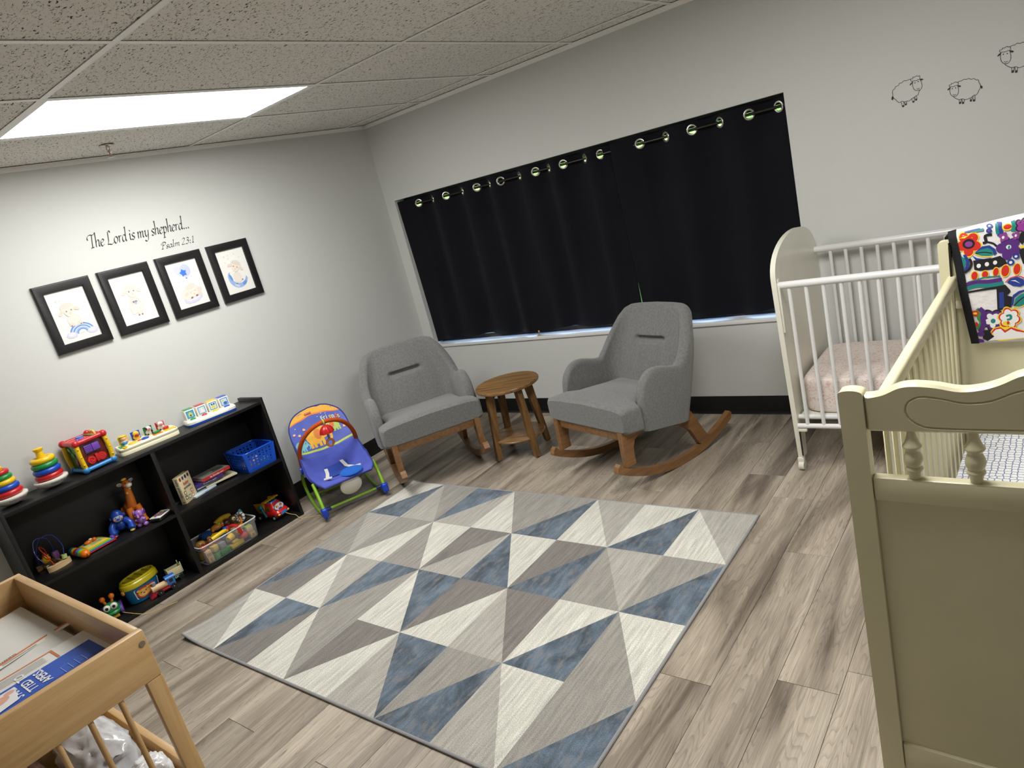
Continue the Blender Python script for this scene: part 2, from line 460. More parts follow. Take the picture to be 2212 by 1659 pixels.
# ---- troffer panels
def troffer(i, j, label):
    x0, x1, y0, y1 = xs[i]+.013, xs[i+1]-.013, ysg[j+1]+.013, ysg[j]-.013
    t = thing('ceiling_light', label, 'light', ((x0+x1)/2, (y0+y1)/2, H))
    hw, hl = (x1-x0)/2, (y1-y0)/2; fw = .014
    G('light_frame', M_TEE, t, box(-hw, -hw+fw, -hl, hl, .0015, .03), box(hw-fw, hw, -hl, hl, .0015, .03),
      box(-hw+fw, hw-fw, -hl, -hl+fw, .0015, .03), box(-hw+fw, hw-fw, hl-fw, hl, .0015, .03), box(-hw, hw, -hl, hl, .03, .034), smooth=False)
    dm = MB(); dm.add(([(-hw+fw, -hl+fw, .006), (-hw+fw, hl-fw, .006), (hw-fw, hl-fw, .006), (hw-fw, -hl+fw, .006)], [(0, 1, 2, 3)]))
    put('diffuser', dm, M_LIT, t, smooth=False)
    ld = bpy.data.lights.new('panel_lamp', 'AREA'); ld.shape = 'RECTANGLE'; ld.size = 2*(hw-fw); ld.size_y = 2*(hl-fw)
    ld.energy = PANEL_WATTS[0 if i == 1 else 1]; ld.color = PANEL_COLOR; ld.spread = R_(PANEL_SPREAD)
    lo = bpy.data.objects.new('panel_lamp', ld); COL.objects.link(lo); lo.parent = t; lo.location = (0, 0, .004)
M_LIT = bpy.data.materials.new('lit_diffuser'); M_LIT.use_nodes = True; b = M_LIT.node_tree.nodes['Principled BSDF']
b.inputs['Base Color'].default_value = (.9, .9, .9, 1); b.inputs['Emission Color'].default_value = (*PANEL_COLOR, 1); b.inputs['Emission Strength'].default_value = PANEL_STRENGTH
troffer(1, 2, 'lit rectangular flat panel light set flush in the ceiling above the toy shelf')
troffer(5, 2, 'lit rectangular flat panel light set flush in the ceiling above the cribs')
# ---- sprinkler head
t = thing('sprinkler_head', 'small chrome fire sprinkler head hanging from a ceiling tile', 'sprinkler', (.315, -2.02, H))
t.scale = (1, 1, 1)
G('escutcheon', M_CHROME, t, lathe([(0, .0), (.036, 0), (.034, -.004), (.016, -.007), (.012, -.012), (0, -.012)], 28))
G('body', M_CHROME, t, lathe([(0, -.01), (.009, -.01), (.009, -.024), (.006, -.026), (0, -.026)], 16))
for s in (-1, 1): G('frame_arm', M_CHROME, t, tube(spline([(s*.008, 0, -.02), (s*.015, 0, -.034), (s*.012, 0, -.048), (0, 0, -.058)], 5), .0022, 6))
G('bulb', mat('red_glass', srgb(150, 60, 50), .1), t, cyl((0, 0, -.026), (0, 0, -.052), .0025, n=8))
G('deflector', M_CHROME, t, lathe([(0, -.058), (.014, -.058), (.015, -.0595), (0, -.0605)], 16))

# ---- window, sill, outside
win = struct(put('window_1', MB().add(box(WX0, WX1, .100, .135, WZ0, WZ0+.05)).add(box(WX0, WX1, .100, .135, WZ1-.05, WZ1))
     .add(box(WX0, WX0+.05, .100, .135, WZ0+.05, WZ1-.05)).add(box(WX1-.05, WX1, .100, .135, WZ0+.05, WZ1-.05))
     .add(box(1.03, 1.075, .100, .135, WZ0+.05, WZ1-.05)).add(box(1.99, 2.035, .100, .135, WZ0+.05, WZ1-.05)), mat('window_frame', srgb(60, 56, 52), .5), smooth=False))
mg = bpy.data.materials.new('window_glass'); mg.use_nodes = True; N, L = mg.node_tree.nodes, mg.node_tree.links
for n in list(N): N.remove(n)
out = N.new('ShaderNodeOutputMaterial'); mx = N.new('ShaderNodeMixShader'); tr = N.new('ShaderNodeBsdfTransparent'); gl = N.new('ShaderNodeBsdfGlossy')
gl.inputs['Roughness'].default_value = .02; mx.inputs[0].default_value = .07; L.new(tr.outputs[0], mx.inputs[1]); L.new(gl.outputs[0], mx.inputs[2]); L.new(mx.outputs[0], out.inputs[0])
for a, b2 in ((WX0+.05, 1.03), (1.075, 1.99), (2.035, WX1-.05)):
    put('pane', MB().add(box(a-.005, b2+.005, .115, .12, WZ0+.045, WZ1-.045)), mg, win, smooth=False)
struct(put('trim_3', MB().add(rbox(WX0, WX1, -.012, .100, WZ0-.001, WZ0+.022, .003, 2)), M_WHITE))   # sill board
M_LEAF = mat('hedge_leaves', srgb(128, 176, 92), .7, var=.5, vscale=30, bump=.6, bscale=60)
def hedge(u, v):
    x = -12+18*u; q = v*3
    if q < 1: y, z = 7.0, -.4+3.4*q
    elif q < 2: y, z = 7.0+(q-1)*1.4, 3.0
    else: y, z = 8.4, 3.0-3.4*(q-2)
    d = mnoise.noise(Vector((x*1.6, y*1.6, z*1.6)))*.3+mnoise.noise(Vector((x*9, y*9, z*9)))*.1
    return (x, y-d, z+d*.6)
tag(put('hedge', MB().add(grid(hedge, 160, 60)), M_LEAF), 'leafy green hedge outside the window behind the curtains', 'hedge')
struct(put('ground', MB().add(box(-14, 9, .16, 14, -.6, -.4)), mat('lawn', srgb(90, 120, 60), .9, var=.3), smooth=False))

# ---- curtains
M_CURT = mat('blackout_fabric', srgb(18, 19, 26), .9, spec=.15, sheen=.04, bump=.15, bscale=900, var=.15, vscale=3)
ZR = 1.667; RY = .045
rod = thing('curtain_rod', 'thin black tension rod holding the dark curtains in the window recess', 'curtain rod', ((WX0+WX1)/2, RY, ZR))
hl = (WX1-WX0)/2
G('rod', M_STEEL, rod, cyl((-hl+.004, 0, 0), (hl-.004, 0, 0), .008, n=14))
for s in (-1, 1): G('end_cap', M_RUBBER, rod, cyl((s*(hl-.0005), 0, 0), (s*(hl-.02), 0, 0), .014, n=16))
def curtain(label, cross, xa, xb, seed, zb, name='curtain'):
    # cross: x positions where the cloth passes the rod; sign alternates, starting in front of the rod (towards the room)
    rnd = random.Random(seed)
    A0 = .03
    ph = [rnd.random()*6 for _ in range(6)]
    def yoff(x, z):
        ks = [xa]+cross+[xb]
        for i in range(len(ks)-1):
            if x <= ks[i+1] or i == len(ks)-2:
                w = ks[i+1]-ks[i]; tt = (x-ks[i])/max(w, 1e-6); s = -1 if i % 2 == 0 else 1
                amp = A0*min(1, w/.12)
                if i == 0: v = s*amp*math.cos(tt*math.pi/2)*.8
                elif i == len(ks)-2: v = s*amp*math.sin(tt*math.pi/2)*.6
                else: v = s*amp*math.sin(math.pi*tt)
                break
        q = max(0, (ZR-z)/1.07)
        v *= (1-.55*q)
        v += q*(.010*math.sin(x*9+ph[0])+.006*math.sin(x*23+ph[1]+z*2)+.004*math.sin(x*41+ph[2]-z*3))
        return RY+v
    xn = int((xb-xa)/.0055)
    zz = [zb+(1.60-zb)*i/26 for i in range(26)]+[1.60+(1.712-1.60)*i/26 for i in range(27)]
    v = []; f = []
    for i in range(xn+1):
        x = xa+(xb-xa)*i/xn
        for jz, z in enumerate(zz):
            zq = z
            if jz < 3: zq = z+.010*math.sin(x*7.3+ph[3])*(1-jz/3)+.006*math.sin(x*17+ph[4])*(1-jz/3)
            v.append((x, yoff(x, z), zq))
    m = len(zz)
    def hole(x, z):
        for c in cross:
            d = .004; sl = (yoff(c+d, ZR)-yoff(c-d, ZR))/(2*d)
            if math.hypot((x-c)*math.sqrt(1+sl*sl), z-ZR) < .0225: return True
        return False
    for i in range(xn):
        for jz in range(m-1):
            cx_ = xa+(xb-xa)*(i+.5)/xn; cz = (zz[jz]+zz[jz+1])/2
            if abs(cz-ZR) < .03 and hole(cx_, cz): continue
            f.append((i*m+jz, (i+1)*m+jz, (i+1)*m+jz+1, i*m+jz+1))
    root = thing(name, label, 'curtain', ((xa+xb)/2, RY, zb))
    off = Vector((-(xa+xb)/2, -RY, -zb))
    cl = put('cloth', MB().add(([tuple(Vector(p)+off) for p in v], f)), M_CURT, root, ang=80)
    so = cl.modifiers.new('thickness', 'SOLIDIFY'); so.thickness = .0015
    for c in cross:
        d = .004; sl = (yoff(c+d, ZR)-yoff(c-d, ZR))/(2*d); n = Vector((sl, -1, 0)).normalized()
        M = n.to_track_quat('Z', 'Y').to_matrix()
        put('grommet', MB().add(torus((0, 0, 0), .0245, .0055, 28, 8, M, .7)), M_CHROME, root, loc=(c+off.x, yoff(c, ZR)+off.y, ZR+off.z))
    return root
curtain('dark navy blackout curtain panel covering the window half near the room corner',
        [.15, .296, .443, .579, .737, .876, .99, 1.09, 1.252, 1.384, 1.49, 1.601, 1.761, 1.872][1:], .0985, 1.952, 3, .610)
curtain('dark navy blackout curtain panel covering the window half near the white crib',
        [1.985, 2.138, 2.302, 2.458, 2.616, 2.774, 2.925][1:], 1.957, 2.9675, 5, .612)
t = thing('sill_latch', 'tiny brass catch standing on the white window sill', 'latch', (1.122, .02, WZ0+.022))
G('foot', M_BRASS, t, rbox(-.012, .012, -.008, .008, 0, .004, .001)); G('stem', M_BRASS, t, cyl((0, 0, .004), (.003, 0, .026), .004, n=8)); G('knob', M_BRASS, t, ell((.004, 0, .03), .008, 10, 8))

# ================================================================ RUG
def rug_material():
    m = mat('woven_pile', (.5, .5, .5), .95, spec=.05, sheen=.25); N, L, b = nodes_of(m)
    a = N.new('ShaderNodeAttribute'); a.attribute_name = 'Col'
    tc = N.new('ShaderNodeTexCoord')
    def noise(stretch, detail, rough=.6, dist=0):
        mp = N.new('ShaderNodeMapping'); mp.inputs['Scale'].default_value = stretch; L.new(tc.outputs['Object'], mp.inputs[0])
        n = N.new('ShaderNodeTexNoise'); n.inputs['Scale'].default_value = 1; n.inputs['Detail'].default_value = detail; n.inputs['Roughness'].default_value = rough
        n.inputs['Distortion'].default_value = dist; L.new(mp.outputs[0], n.inputs[0]); return n.outputs[0]
    def rng(s, lo, hi, t0, t1):
        mr = N.new('ShaderNodeMapRange'); mr.inputs['From Min'].default_value = lo; mr.inputs['From Max'].default_value = hi
        mr.inputs['To Min'].default_value = t0; mr.inputs['To Max'].default_value = t1; L.new(s, mr.inputs[0]); return mr.outputs[0]
    def mul(x, y):
        n = N.new('ShaderNodeMath'); n.operation = 'MULTIPLY'; L.new(x, n.inputs[0]); L.new(y, n.inputs[1]); return n.outputs[0]
    streak = rng(noise((75, 5, 1), 4, .65), .3, .7, .72, 1.22)
    speck = noise((330, 260, 1), 2, .7)
    spk = rng(speck, .3, .7, .62, 1.32)
    # darker mottling only where the yarn is blue (alpha of hue: blue minus red)
    sp = N.new('ShaderNodeSeparateColor'); L.new(a.outputs['Color'], sp.inputs[0])
    sb = N.new('ShaderNodeMath'); sb.operation = 'SUBTRACT'; L.new(sp.outputs[2], sb.inputs[0]); L.new(sp.outputs[0], sb.inputs[1])
    isb = rng(sb.outputs[0], .02, .05, 0, 1)
    mott = rng(noise((9, 5, 1), 5, .68, .5), .36, .64, .45, 1.25)
    mm = N.new('ShaderNodeMix'); mm.data_type = 'FLOAT'; mm.inputs[2].default_value = 1.0; L.new(isb, mm.inputs[0]); L.new(mott, mm.inputs[3])
    f = mul(mul(streak, spk), mm.outputs[0])
    v = N.new('ShaderNodeVectorMath'); v.operation = 'SCALE'; L.new(a.outputs['Color'], v.inputs[0]); L.new(f, v.inputs['Scale'])
    # worn grey threads in the blue
    wg = mul(rng(noise((40, 14, 1), 3), .5, .66, 0, .6), isb)
    mc = N.new('ShaderNodeMix'); mc.data_type = 'RGBA'; mc.inputs[7].default_value = (*srgb(138, 136, 134), 1); L.new(wg, mc.inputs[0]); L.new(v.outputs[0], mc.inputs[6])
    L.new(mc.outputs[2], b.inputs['Base Color'])
    bp = N.new('ShaderNodeBump'); bp.inputs['Strength'].default_value = .7; bp.inputs['Distance'].default_value = .006
    L.new(speck, bp.inputs['Height']); L.new(bp.outputs[0], b.inputs['Normal'])
    return m
RX0, RY1, RW, RL = .7747, -1.163, 2.194, 1.5838
rug = thing('area_rug', 'blue grey and white triangle pattern rug lying on the plank floor', 'rug', (RX0, RY1, 0))
KC = {'W': srgb(222, 220, 210), 'G': srgb(184, 180, 172), 'M': srgb(162, 158, 151), 'D': srgb(134, 129, 125), 'B': srgb(104, 120, 137)}
ROWS = ['WB GM BG WM MB WG WB WG', 'MG MW MW DG BW DB MG MB', 'BD WG BM WB DW GD WB MW', 'GW BD WM DW GB MB GW MB']
cs, rs_ = RW/8, RL/4
def rug_z(sx, tx):                 # near corner by the shelf lifts a little
    d = math.hypot(sx, RL-tx); z = .010+max(0, 1-d/.22)**2*.02
    d = math.hypot(sx, tx); return z+max(0, 1-d/.12)**2*.012
pile = MB()
SUBD = 6
for j, row in enumerate(ROWS):
    for i, c in enumerate(row.split()):
        P0, P1, P2, P3 = (i*cs, j*rs_), ((i+1)*cs, j*rs_), ((i+1)*cs, (j+1)*rs_), (i*cs, (j+1)*rs_)
        tri = [(P0, P3, P2), (P0, P2, P1)] if (i+j) % 2 else [(P0, P3, P1), (P1, P3, P2)]
        for (A, B, Cc), k in zip(tri, c):
            v = []; ix = {}; f = []
            for a in range(SUBD+1):
                for b2 in range(SUBD+1-a):
                    cc = SUBD-a-b2; x = (A[0]*a+B[0]*b2+Cc[0]*cc)/SUBD; y = (A[1]*a+B[1]*b2+Cc[1]*cc)/SUBD
                    ix[a, b2] = len(v); v.append((x, -y, rug_z(x, y)))
            for a in range(SUBD):
                for b2 in range(SUBD-a):
                    f.append((ix[a, b2], ix[a+1, b2], ix[a, b2+1]))
                    if a+b2 < SUBD-1: f.append((ix[a+1, b2], ix[a+1, b2+1], ix[a, b2+1]))
            v2, f2 = v, [tuple(reversed(t3)) for t3 in f]
            pile.add((v2, f2), col=KC[k])
put('pile', pile, rug_material(), rug, smooth=False)
path = []
for a, b2, n in (((0, 0), (RW, 0), 24), ((RW, 0), (RW, RL), 24), ((RW, RL), (0, RL), 24), ((0, RL), (0, 0), 24)):
    for k in range(n):
        x = a[0]+(b2[0]-a[0])*k/n; y = a[1]+(b2[1]-a[1])*k/n; path.append((x, -y, rug_z(x, y)-.004))
put('binding', MB().add(tube(path, .0062, 8, closed=True)), mat('binding_yarn', srgb(150, 150, 152), .9, bump=.4, bscale=500), rug)
bk = MB(); bk.add(box(0, RW, -RL, 0, .0005, .004)); put('backing', bk, mat('rug_backing', srgb(90, 86, 82), .9), rug, smooth=False)

# ================================================================ TOY SHELF
SX, SY0, SY1, ST, SMID, SBOT = .262, -3.08, -1.663, .777, .397, .024
DV0, DV1 = -2.376, -2.352
shelf = thing('toy_shelf', 'low black laminate bookcase full of toys against the wall', 'shelf', (.013, (SY0+SY1)/2, 0))
ox, oy = .013, (SY0+SY1)/2
def sb_(name, x0, x1, y0, y1, z0, z1, r=.0012):
    return G(name, M_BLACK, shelf, rbox(x0-ox, x1-ox, y0-oy, y1-oy, z0, z1, r, 2))
sb_('side_panel', .013, SX, SY1-.02, SY1, 0, .797); sb_('side_panel', .013, SX, SY0, SY0+.02, 0, .797)
sb_('top_board', .013, SX-.001, SY0+.0201, SY1-.0201, ST-.018, ST)
sb_('divider', .02, SX-.0015, DV0, DV1, SBOT, ST-.018)
for a, b2 in ((SY0+.0201, DV0-.0001), (DV1+.0001, SY1-.0201)): sb_('shelf_board', .02, SX-.002, a, b2, SMID-.016, SMID)
sb_('bottom_board', .02, SX-.002, SY0+.0201, SY1-.0201, .006, SBOT); sb_('back_panel', .014, .0195, SY0+.0201, SY1-.0201, .006, ST-.018, .0005)

# ================================================================ ROCKING CHAIRS
M_FAB = mat('grey_upholstery', srgb(120, 120, 119), .95, spec=.1, sheen=.3, bump=.5, bscale=700, var=.16, vscale=90)
M_OAK = wood('honey_oak', srgb(116, 80, 48), srgb(148, 108, 68), .42, 1)
def chair_parts():
    out = []
    vc, RR = -.462, .782
    arc = lambda v: (v-vc)**2/(2*RR)
    # rockers
    prof = [(v, arc(v)) for v in [0.004-.862*i/26 for i in range(27)]]
    top = [(v+.004 if i == 0 else v, z+.043) for i, (v, z) in enumerate(prof)]
    top[0] = (-.016, prof[0][1]+.046); top[1] = (-.04, arc(-.04)+.040)
    poly = [(.012, prof[0][1]+.012), (.0, prof[0][1]+.036)]+top+[(prof[-1][0]-.012, prof[-1][1]+.03)]+prof[::-1]
    for s in (-1, 1): out.append(('rocker', M_OAK, [prism(poly, s*.265-.017, s*.265+.017, 'yz')]))
    # front legs with curved bracket into the side rail
    leg = [(-.056, .150), (-.062, .335), (-.21, .318), (-.21, .288), (-.172, .288), (-.140, .272), (-.124, .24), (-.119, .20), (-.119, .150)]
    rail = [(-.2099, .318), (-.56, .262), (-.56, .225), (-.45, .238), (-.2099, .282)]
    back = [(-.40, .275), (-.56, .262), (-.585, .215), (-.655, .085), (-.70, .075), (-.63, .045), (-.585, .06), (-.535, .16), (-.47, .215), (-.40, .240)]
    for s in (-1, 1):
        out.append(('front_leg', M_OAK, [prism(leg, s*.265-.0165, s*.265+.0165, 'yz')]))
        out.append(('side_rail', M_OAK, [prism(rail, s*.265-.012, s*.265+.012, 'yz')]))
        out.append(('rear_leg', M_OAK, [prism(back, s*.265-.0150, s*.265+.0150, 'yz')]))
    out.append(('front_rail', M_OAK, [rbox(-.248, .248, -.100, -.078, .283, .330, .003)]))
    out.append(('rear_rail', M_OAK, [rbox(-.248, .248, -.56, -.538, .205, .245, .003)]))
    # seat cushion
    def sstep(a, b, t): t = min(1, max(0, (t-a)/(b-a))); return t*t*(3-2*t)
    def seat(u, v):
        # u around section (lateral superellipse), v front to back
        vv = -.065-.53*v
        hw = .318-.062*sstep(-.185, -.225, vv) if vv < -.185 else .318
        zt = .456-.050*v; zb = .322-.085*v
        endr = min(1, (1-abs(2*v-1))/.07); k = math.sqrt(1-(1-endr)**2)
        a = 2*math.pi*u; ca, sa = math.cos(a), math.sin(a); e = .16
        X = math.copysign(abs(ca)**e, ca); Z = math.copysign(abs(sa)**(e*1.3), sa)
        crown = .040*(1-X*X)*math.sin(math.pi*min(1, v*1.15+.12))
        z = (zt+zb)/2+Z*((zt-zb)/2)*(.80+.20*k)+(crown if sa > 0 else 0)
        return (X*hw*(.955+.045*k), vv, z)
    g = grid(seat, 64, 30, closeu=True); n = 31
    v0 = [i*n for i in range(64)]; v1 = [i*n+30 for i in range(64)]
    g[1].append(tuple(v0)); g[1].append(tuple(v1[::-1]))
    out.append(('seat_cushion', M_FAB, [g]))
    # shell: arms and back in one sweep
    vb = lambda z: -.585-(z-.30)*.36
    def hwid(z): return .332-.026*sstep(.56, .80, z)
    NT = 132
    def path(t, z, off):
        # t in 0..1 from right arm front round the back to left arm front; off = inset
        a = hwid(z)-off; b0 = vb(z)+off; vf = -.195; rc = .13-off*.6
        Ls = [abs(b0+rc-vf), math.pi/2*rc, 2*(a-rc), math.pi/2*rc, abs(b0+rc-vf)]
        T = [.0, .27, .40, .60, .73, 1.0]
        for i in range(5):
            if t <= T[i+1] or i == 4:
                q = (t-T[i])/(T[i+1]-T[i]); break
        if i == 0: return (a, vf+(b0+rc-vf)*q)
        if i == 1: w = q*math.pi/2; return (a-rc+rc*math.cos(w), b0+rc-rc*math.sin(w))
        if i == 2: return (a-rc-2*(a-rc)*q, b0)
        if i == 3: w = q*math.pi/2; return (-(a-rc)-rc*math.sin(w), b0+rc-rc*math.cos(w))
        return (-a, b0+rc+(vf-b0-rc)*q)
    def htop(t):
        t = min(t, 1-t)
        if t < .10:
            q = t/.10; return .40+.195*math.sqrt(max(0, 1-(1-q)**2.2))
        if t < .25: return .595-.042*sstep(.10, .25, t)
        K = [(.25, .553), (.275, .595), (.30, .675), (.325, .752), (.35, .793), (.38, .809), (.43, .816), (.5, .819)]
        for (a0, h0), (a1, h1) in zip(K[:-1], K[1:]):
            if t <= a1: return h0+(h1-h0)*(t-a0)/(a1-a0)
        return .819
    def zbot(v): return .300+(v+.195)*.19
    th = .058
    rows = []
    for i in range(NT+1):
        t = i/NT; h = htop(t); row = []
        zb_ = zbot(path(t, .3, 0)[1])
        edge = min(t, 1-t); nose = math.sqrt(max(0, 1-(1-min(1, edge/.035))**2))   # rounds the arm fronts
        hh = th/2*(.35+.65*nose)
        for q in [0, .08, .2, .35, .5, .65, .8, .9]:              # outer face upward
            z = zb_+(h-th*.5-zb_)*q; x, v = path(t, z, th/2-hh-.004*math.sin(math.pi*q)); row.append((x, v, z))
        for k in range(7):                                        # rounded top edge
            w = math.pi*(k/6); z = h-th*.5+math.sin(w)*th*.5
            x, v = path(t, h-th*.5, th/2-hh*math.cos(w)); row.append((x, v, z))
        for q in [.95, .9, .86, .83, .81, .79, .775, .76, .745, .73, .715, .70, .685, .67, .65, .62, .58, .53, .47, .4, .3, .15, 0]:               # inner face downward
            z = zb_+(h-th*.5-zb_)*q; bul = 0
            x, v = path(t, z, th/2+hh)
            if .36 < t < .64 and z < .80:
                bul = .028*math.sin(math.pi*(t-.36)/.28)*math.sin(math.pi*min(1, max(0, (z-.25)/.57)))
                if abs(x) < .125: bul -= .040*math.exp(-((z-.632)/.013)**2)*sstep(.125, .085, abs(x))
                bul -= .006*math.exp(-((abs(x)-.10)/.02)**2)*math.exp(-((z-.56)/.07)**2)
            row.append((x, v+bul, z))
        rows.append(row)
    m = len(rows[0]); v = [p for r in rows for p in r]; f = []
    for i in range(NT):
        for j in range(m): f.append((i*m+j, i*m+(j+1) % m, (i+1)*m+(j+1) % m, (i+1)*m+j))
    f.append(tuple(range(m-1, -1, -1))); f.append(tuple(NT*m+j for j in range(m)))
    out.append(('upholstered_shell', M_FAB, [(v, f)]))
    # piping seam along the arm front
    return out
CP = [(n, (lambda mb: mb)(None), mt, gs) for n, mt, gs in chair_parts()]
CP = []
for n, mt, gs in chair_parts():
    mb = MB()
    for g in gs: mb.add(g)
    CP.append((n, mb.mesh(n, mt, True, 50 if mt is M_FAB else 30)))
def place_chair(label, B, th):
    t = thing('rocking_chair', label, 'chair', (B[0], B[1], 0), th-math.pi/2, 'grey rocking chairs')
    for n, me in CP: put(n, me, None, t)
    return t
# local axes: +y is the facing direction
place_chair('grey upholstered rocking chair standing in the room corner beside the blue baby bouncer', (1.092, -1.1365), R_(-33.6))
place_chair('grey upholstered rocking chair between the round wooden table and the white crib', (2.0148, -1.0297), R_(-108.3))

# ================================================================ SIDE TABLE
M_ACACIA = wood('acacia', srgb(88, 60, 34), srgb(160, 120, 74), .4, 0)
M_ACLEG = wood('acacia_leg', srgb(86, 60, 34), srgb(146, 108, 64), .4, 2)
t = thing('side_table', 'small round wooden side table with a lower shelf between the two rocking chairs', 'table', (1.281, -.632, 0), R_(19.5))
G('table_top', M_ACACIA, t, lathe([(0, .452), (.196, .452), (.203, .456), (.205, .462), (.205, .469), (.202, .474), (0, .474)], 56))
for k in range(4):
    a = R_(45+90*k); c, s = math.cos(a), math.sin(a)
    def rc(r, w, z): return (c*r-s*w, s*r+c*w, z)
    v = [];
    for r0, r1, w, z in ((.166, .200, .0165, 0.006), (.108, .156, .0185, .452)):
        v += [rc(r0, -w, z), rc(r1, -w, z), rc(r1, w, z), rc(r0, w, z)]
    G('leg', M_ACLEG, t, (v, [(3, 2, 1, 0), (4, 5, 6, 7)]+[(i, (i+1) % 4, 4+(i+1) % 4, 4+i) for i in range(4)]))
    G('glide', M_RUBBER, t, cyl(rc(.184, 0, 0), rc(.184, 0, .0062), .009, n=10))
for q in (0, 1):
    a = R_(45+90*q)
    pr = [(-.12, .452), (.12, .452)]+[(.12-.24*i/16, .40+.036*math.sin(math.pi*i/16)**.6) for i in range(17)]
    M = Matrix.Rotation(a, 4, 'Z'); mb = MB(); mb.add(prism(pr, -.010+.0004*q, .010+.0004*q, 'xz'), M); put('apron', mb, M_ACLEG, t, ang=30)
G('lower_shelf', M_ACACIA, t, lathe([(0, .117), (.164, .117), (.169, .121), (.169, .128), (.166, .131), (0, .131)], 48))

# ================================================================ WHITE CRIB
def pattern_mat(name, base, ink, scale, kind):
    m = mat(name, base, .9, spec=.1, bump=.25, bscale=700); N, L, b = nodes_of(m)
    tc = N.new('ShaderNodeTexCoord'); mp = N.new('ShaderNodeMapping'); mp.inputs['Scale'].default_value = (scale, scale, scale); L.new(tc.outputs['Object'], mp.inputs[0])
    if kind == 'toile':
        n = N.new('ShaderNodeTexNoise'); n.inputs['Scale'].default_value = 1; n.inputs['Detail'].default_value = 3; n.inputs['Distortion'].default_value = 2.2; L.new(mp.outputs[0], n.inputs[0])
        r = N.new('ShaderNodeMapRange'); r.inputs['From Min'].default_value = .545; r.inputs['From Max'].default_value = .60; L.new(n.outputs[0], r.inputs[0]); fac = r.outputs[0]
        k = N.new('ShaderNodeMath'); k.operation = 'MULTIPLY'; k.inputs[1].default_value = .75; L.new(fac, k.inputs[0]); fac = k.outputs[0]
    else:
        v = N.new('ShaderNodeTexVoronoi'); v.feature = 'DISTANCE_TO_EDGE'; v.inputs['Scale'].default_value = 1; v.inputs['Randomness'].default_value = .35; L.new(mp.outputs[0], v.inputs[0])
        n = N.new('ShaderNodeTexNoise'); n.inputs['Scale'].default_value = 3; L.new(mp.outputs[0], n.inputs[0])
        ad = N.new('ShaderNodeMath'); ad.operation = 'MULTIPLY_ADD'; ad.inputs[1].default_value = .22; L.new(n.outputs[0], ad.inputs[0]); L.new(v.outputs[0], ad.inputs[2])
        r = N.new('ShaderNodeMapRange'); r.inputs['From Min'].default_value = .22; r.inputs['From Max'].default_value = .16; L.new(ad.outputs[0], r.inputs[0]); fac = r.outputs[0]
    mc = N.new('ShaderNodeMix'); mc.data_type = 'RGBA'; mc.inputs[6].default_value = (*base, 1); mc.inputs[7].default_value = (*ink, 1)
    L.new(fac, mc.inputs[0]); L.new(mc.outputs[2], b.inputs['Base Color'])
    return m
def mattress(lx, ly, h, r=.05):
    def fn(u, v):
        a = 2*math.pi*u; e = .18; ca, sa = math.cos(a), math.sin(a)
        X = math.copysign(abs(ca)**e, ca); Y = math.copysign(abs(sa)**e, sa)
        w = math.pi*(v-.5); k = abs(math.cos(w))**.35; Z = math.copysign(abs(math.sin(w))**.35, math.sin(w))
        k2 = .93+.07*k if v not in (0, 1) else .0
        d = .004*mnoise.noise(Vector((X*4, Y*3, Z*2)))
        return (X*lx/2*k2+d, Y*ly/2*k2, h/2+Z*h/2+(.010*(1-X*X)*(1-Y*Y) if Z > .5 else 0))
    return grid(fn, 80, 24, closeu=True)
wc = thing('white_crib', 'white metal bar crib with an arched end panel standing along the window wall', 'crib', (3.03, -.385, 0))
Lc = 1.32; y0, y1 = -.335, .345        # local: front / back
def arch_poly():
    top = []
    for i in range(25):
        a = math.pi*(1-i/24); top.append((.005+.342*math.cos(a), .93+.175*abs(math.sin(a))**.8))
    back = [(.345, .5), (.325, .06), (.255, .06), (.24, .16), (.20, .21)]
    front = [(-.19, .21), (-.225, .16), (-.24, .06), (-.305, .06), (-.325, .5)]
    return top+back+front
for sx in (0, Lc-.022):
    G('end_panel', M_IVORY, wc, prism(arch_poly(), sx-.012, sx+.010, 'yz'), ang=25)
def rail(y, z, r, name='rail'): return G(name, M_WHITE, wc, cyl((.0105, y, z), (Lc-.0345, y, z), r, n=20))
rail(y0+.022, .915, .0165, 'top_rail'); rail(y1-.03, .940, .0165, 'top_rail'); rail(y0+.022, .235, .012, 'bottom_rail'); rail(y1-.03, .30, .012, 'bottom_rail')
rail(y0+.055, .268, .012, 'support_rail')
nb = 17
for k in range(nb):
    x = .055+.0713*k
    G('bar', M_WHITE, wc, cyl((x, y0+.022, .243), (x, y0+.022, .902), .0088, n=12)); G('bar', M_WHITE, wc, cyl((x+.028, y1-.03, .308), (x+.028, y1-.03, .927), .0088, n=12))
for yy in (y0+.035, y1-.035):
    for sx in (0, Lc-.022):
        w = G('caster_wheel', M_IVORY, wc, cyl((sx-.012, yy, .024), (sx+.012, yy, .024), .024, n=20)); G('caster_fork', M_IVORY, wc, rbox(sx-.016, sx+.014, yy-.012, yy+.012, .034, .066, .004))
G('slide_track', M_IVORY, wc, rbox(.0105, .020, y0+.005, y0+.016, .70, .92, .002), rbox(.0105, .016, y0+.012, y0+.034, .92, .945, .002))
G('foot_track', M_STEEL, wc, rbox(.0105, .016, y0+.018, y0+.026, .08, .222, .001)); G('track_bracket', M_IVORY, wc, rbox(.0105, .05, y0+.012, y0+.034, .208, .2225, .003))
mo = put('crib_mattress', MB().add(mattress(1.245, .56, .165)), pattern_mat('pink_toile', srgb(228, 219, 212), srgb(216, 166, 162), 58, 'toile'), loc=(3.03+.649, -.385+.012, .281))
tag(mo, 'crib mattress in a white sheet with pink toile print inside the white crib', 'mattress')

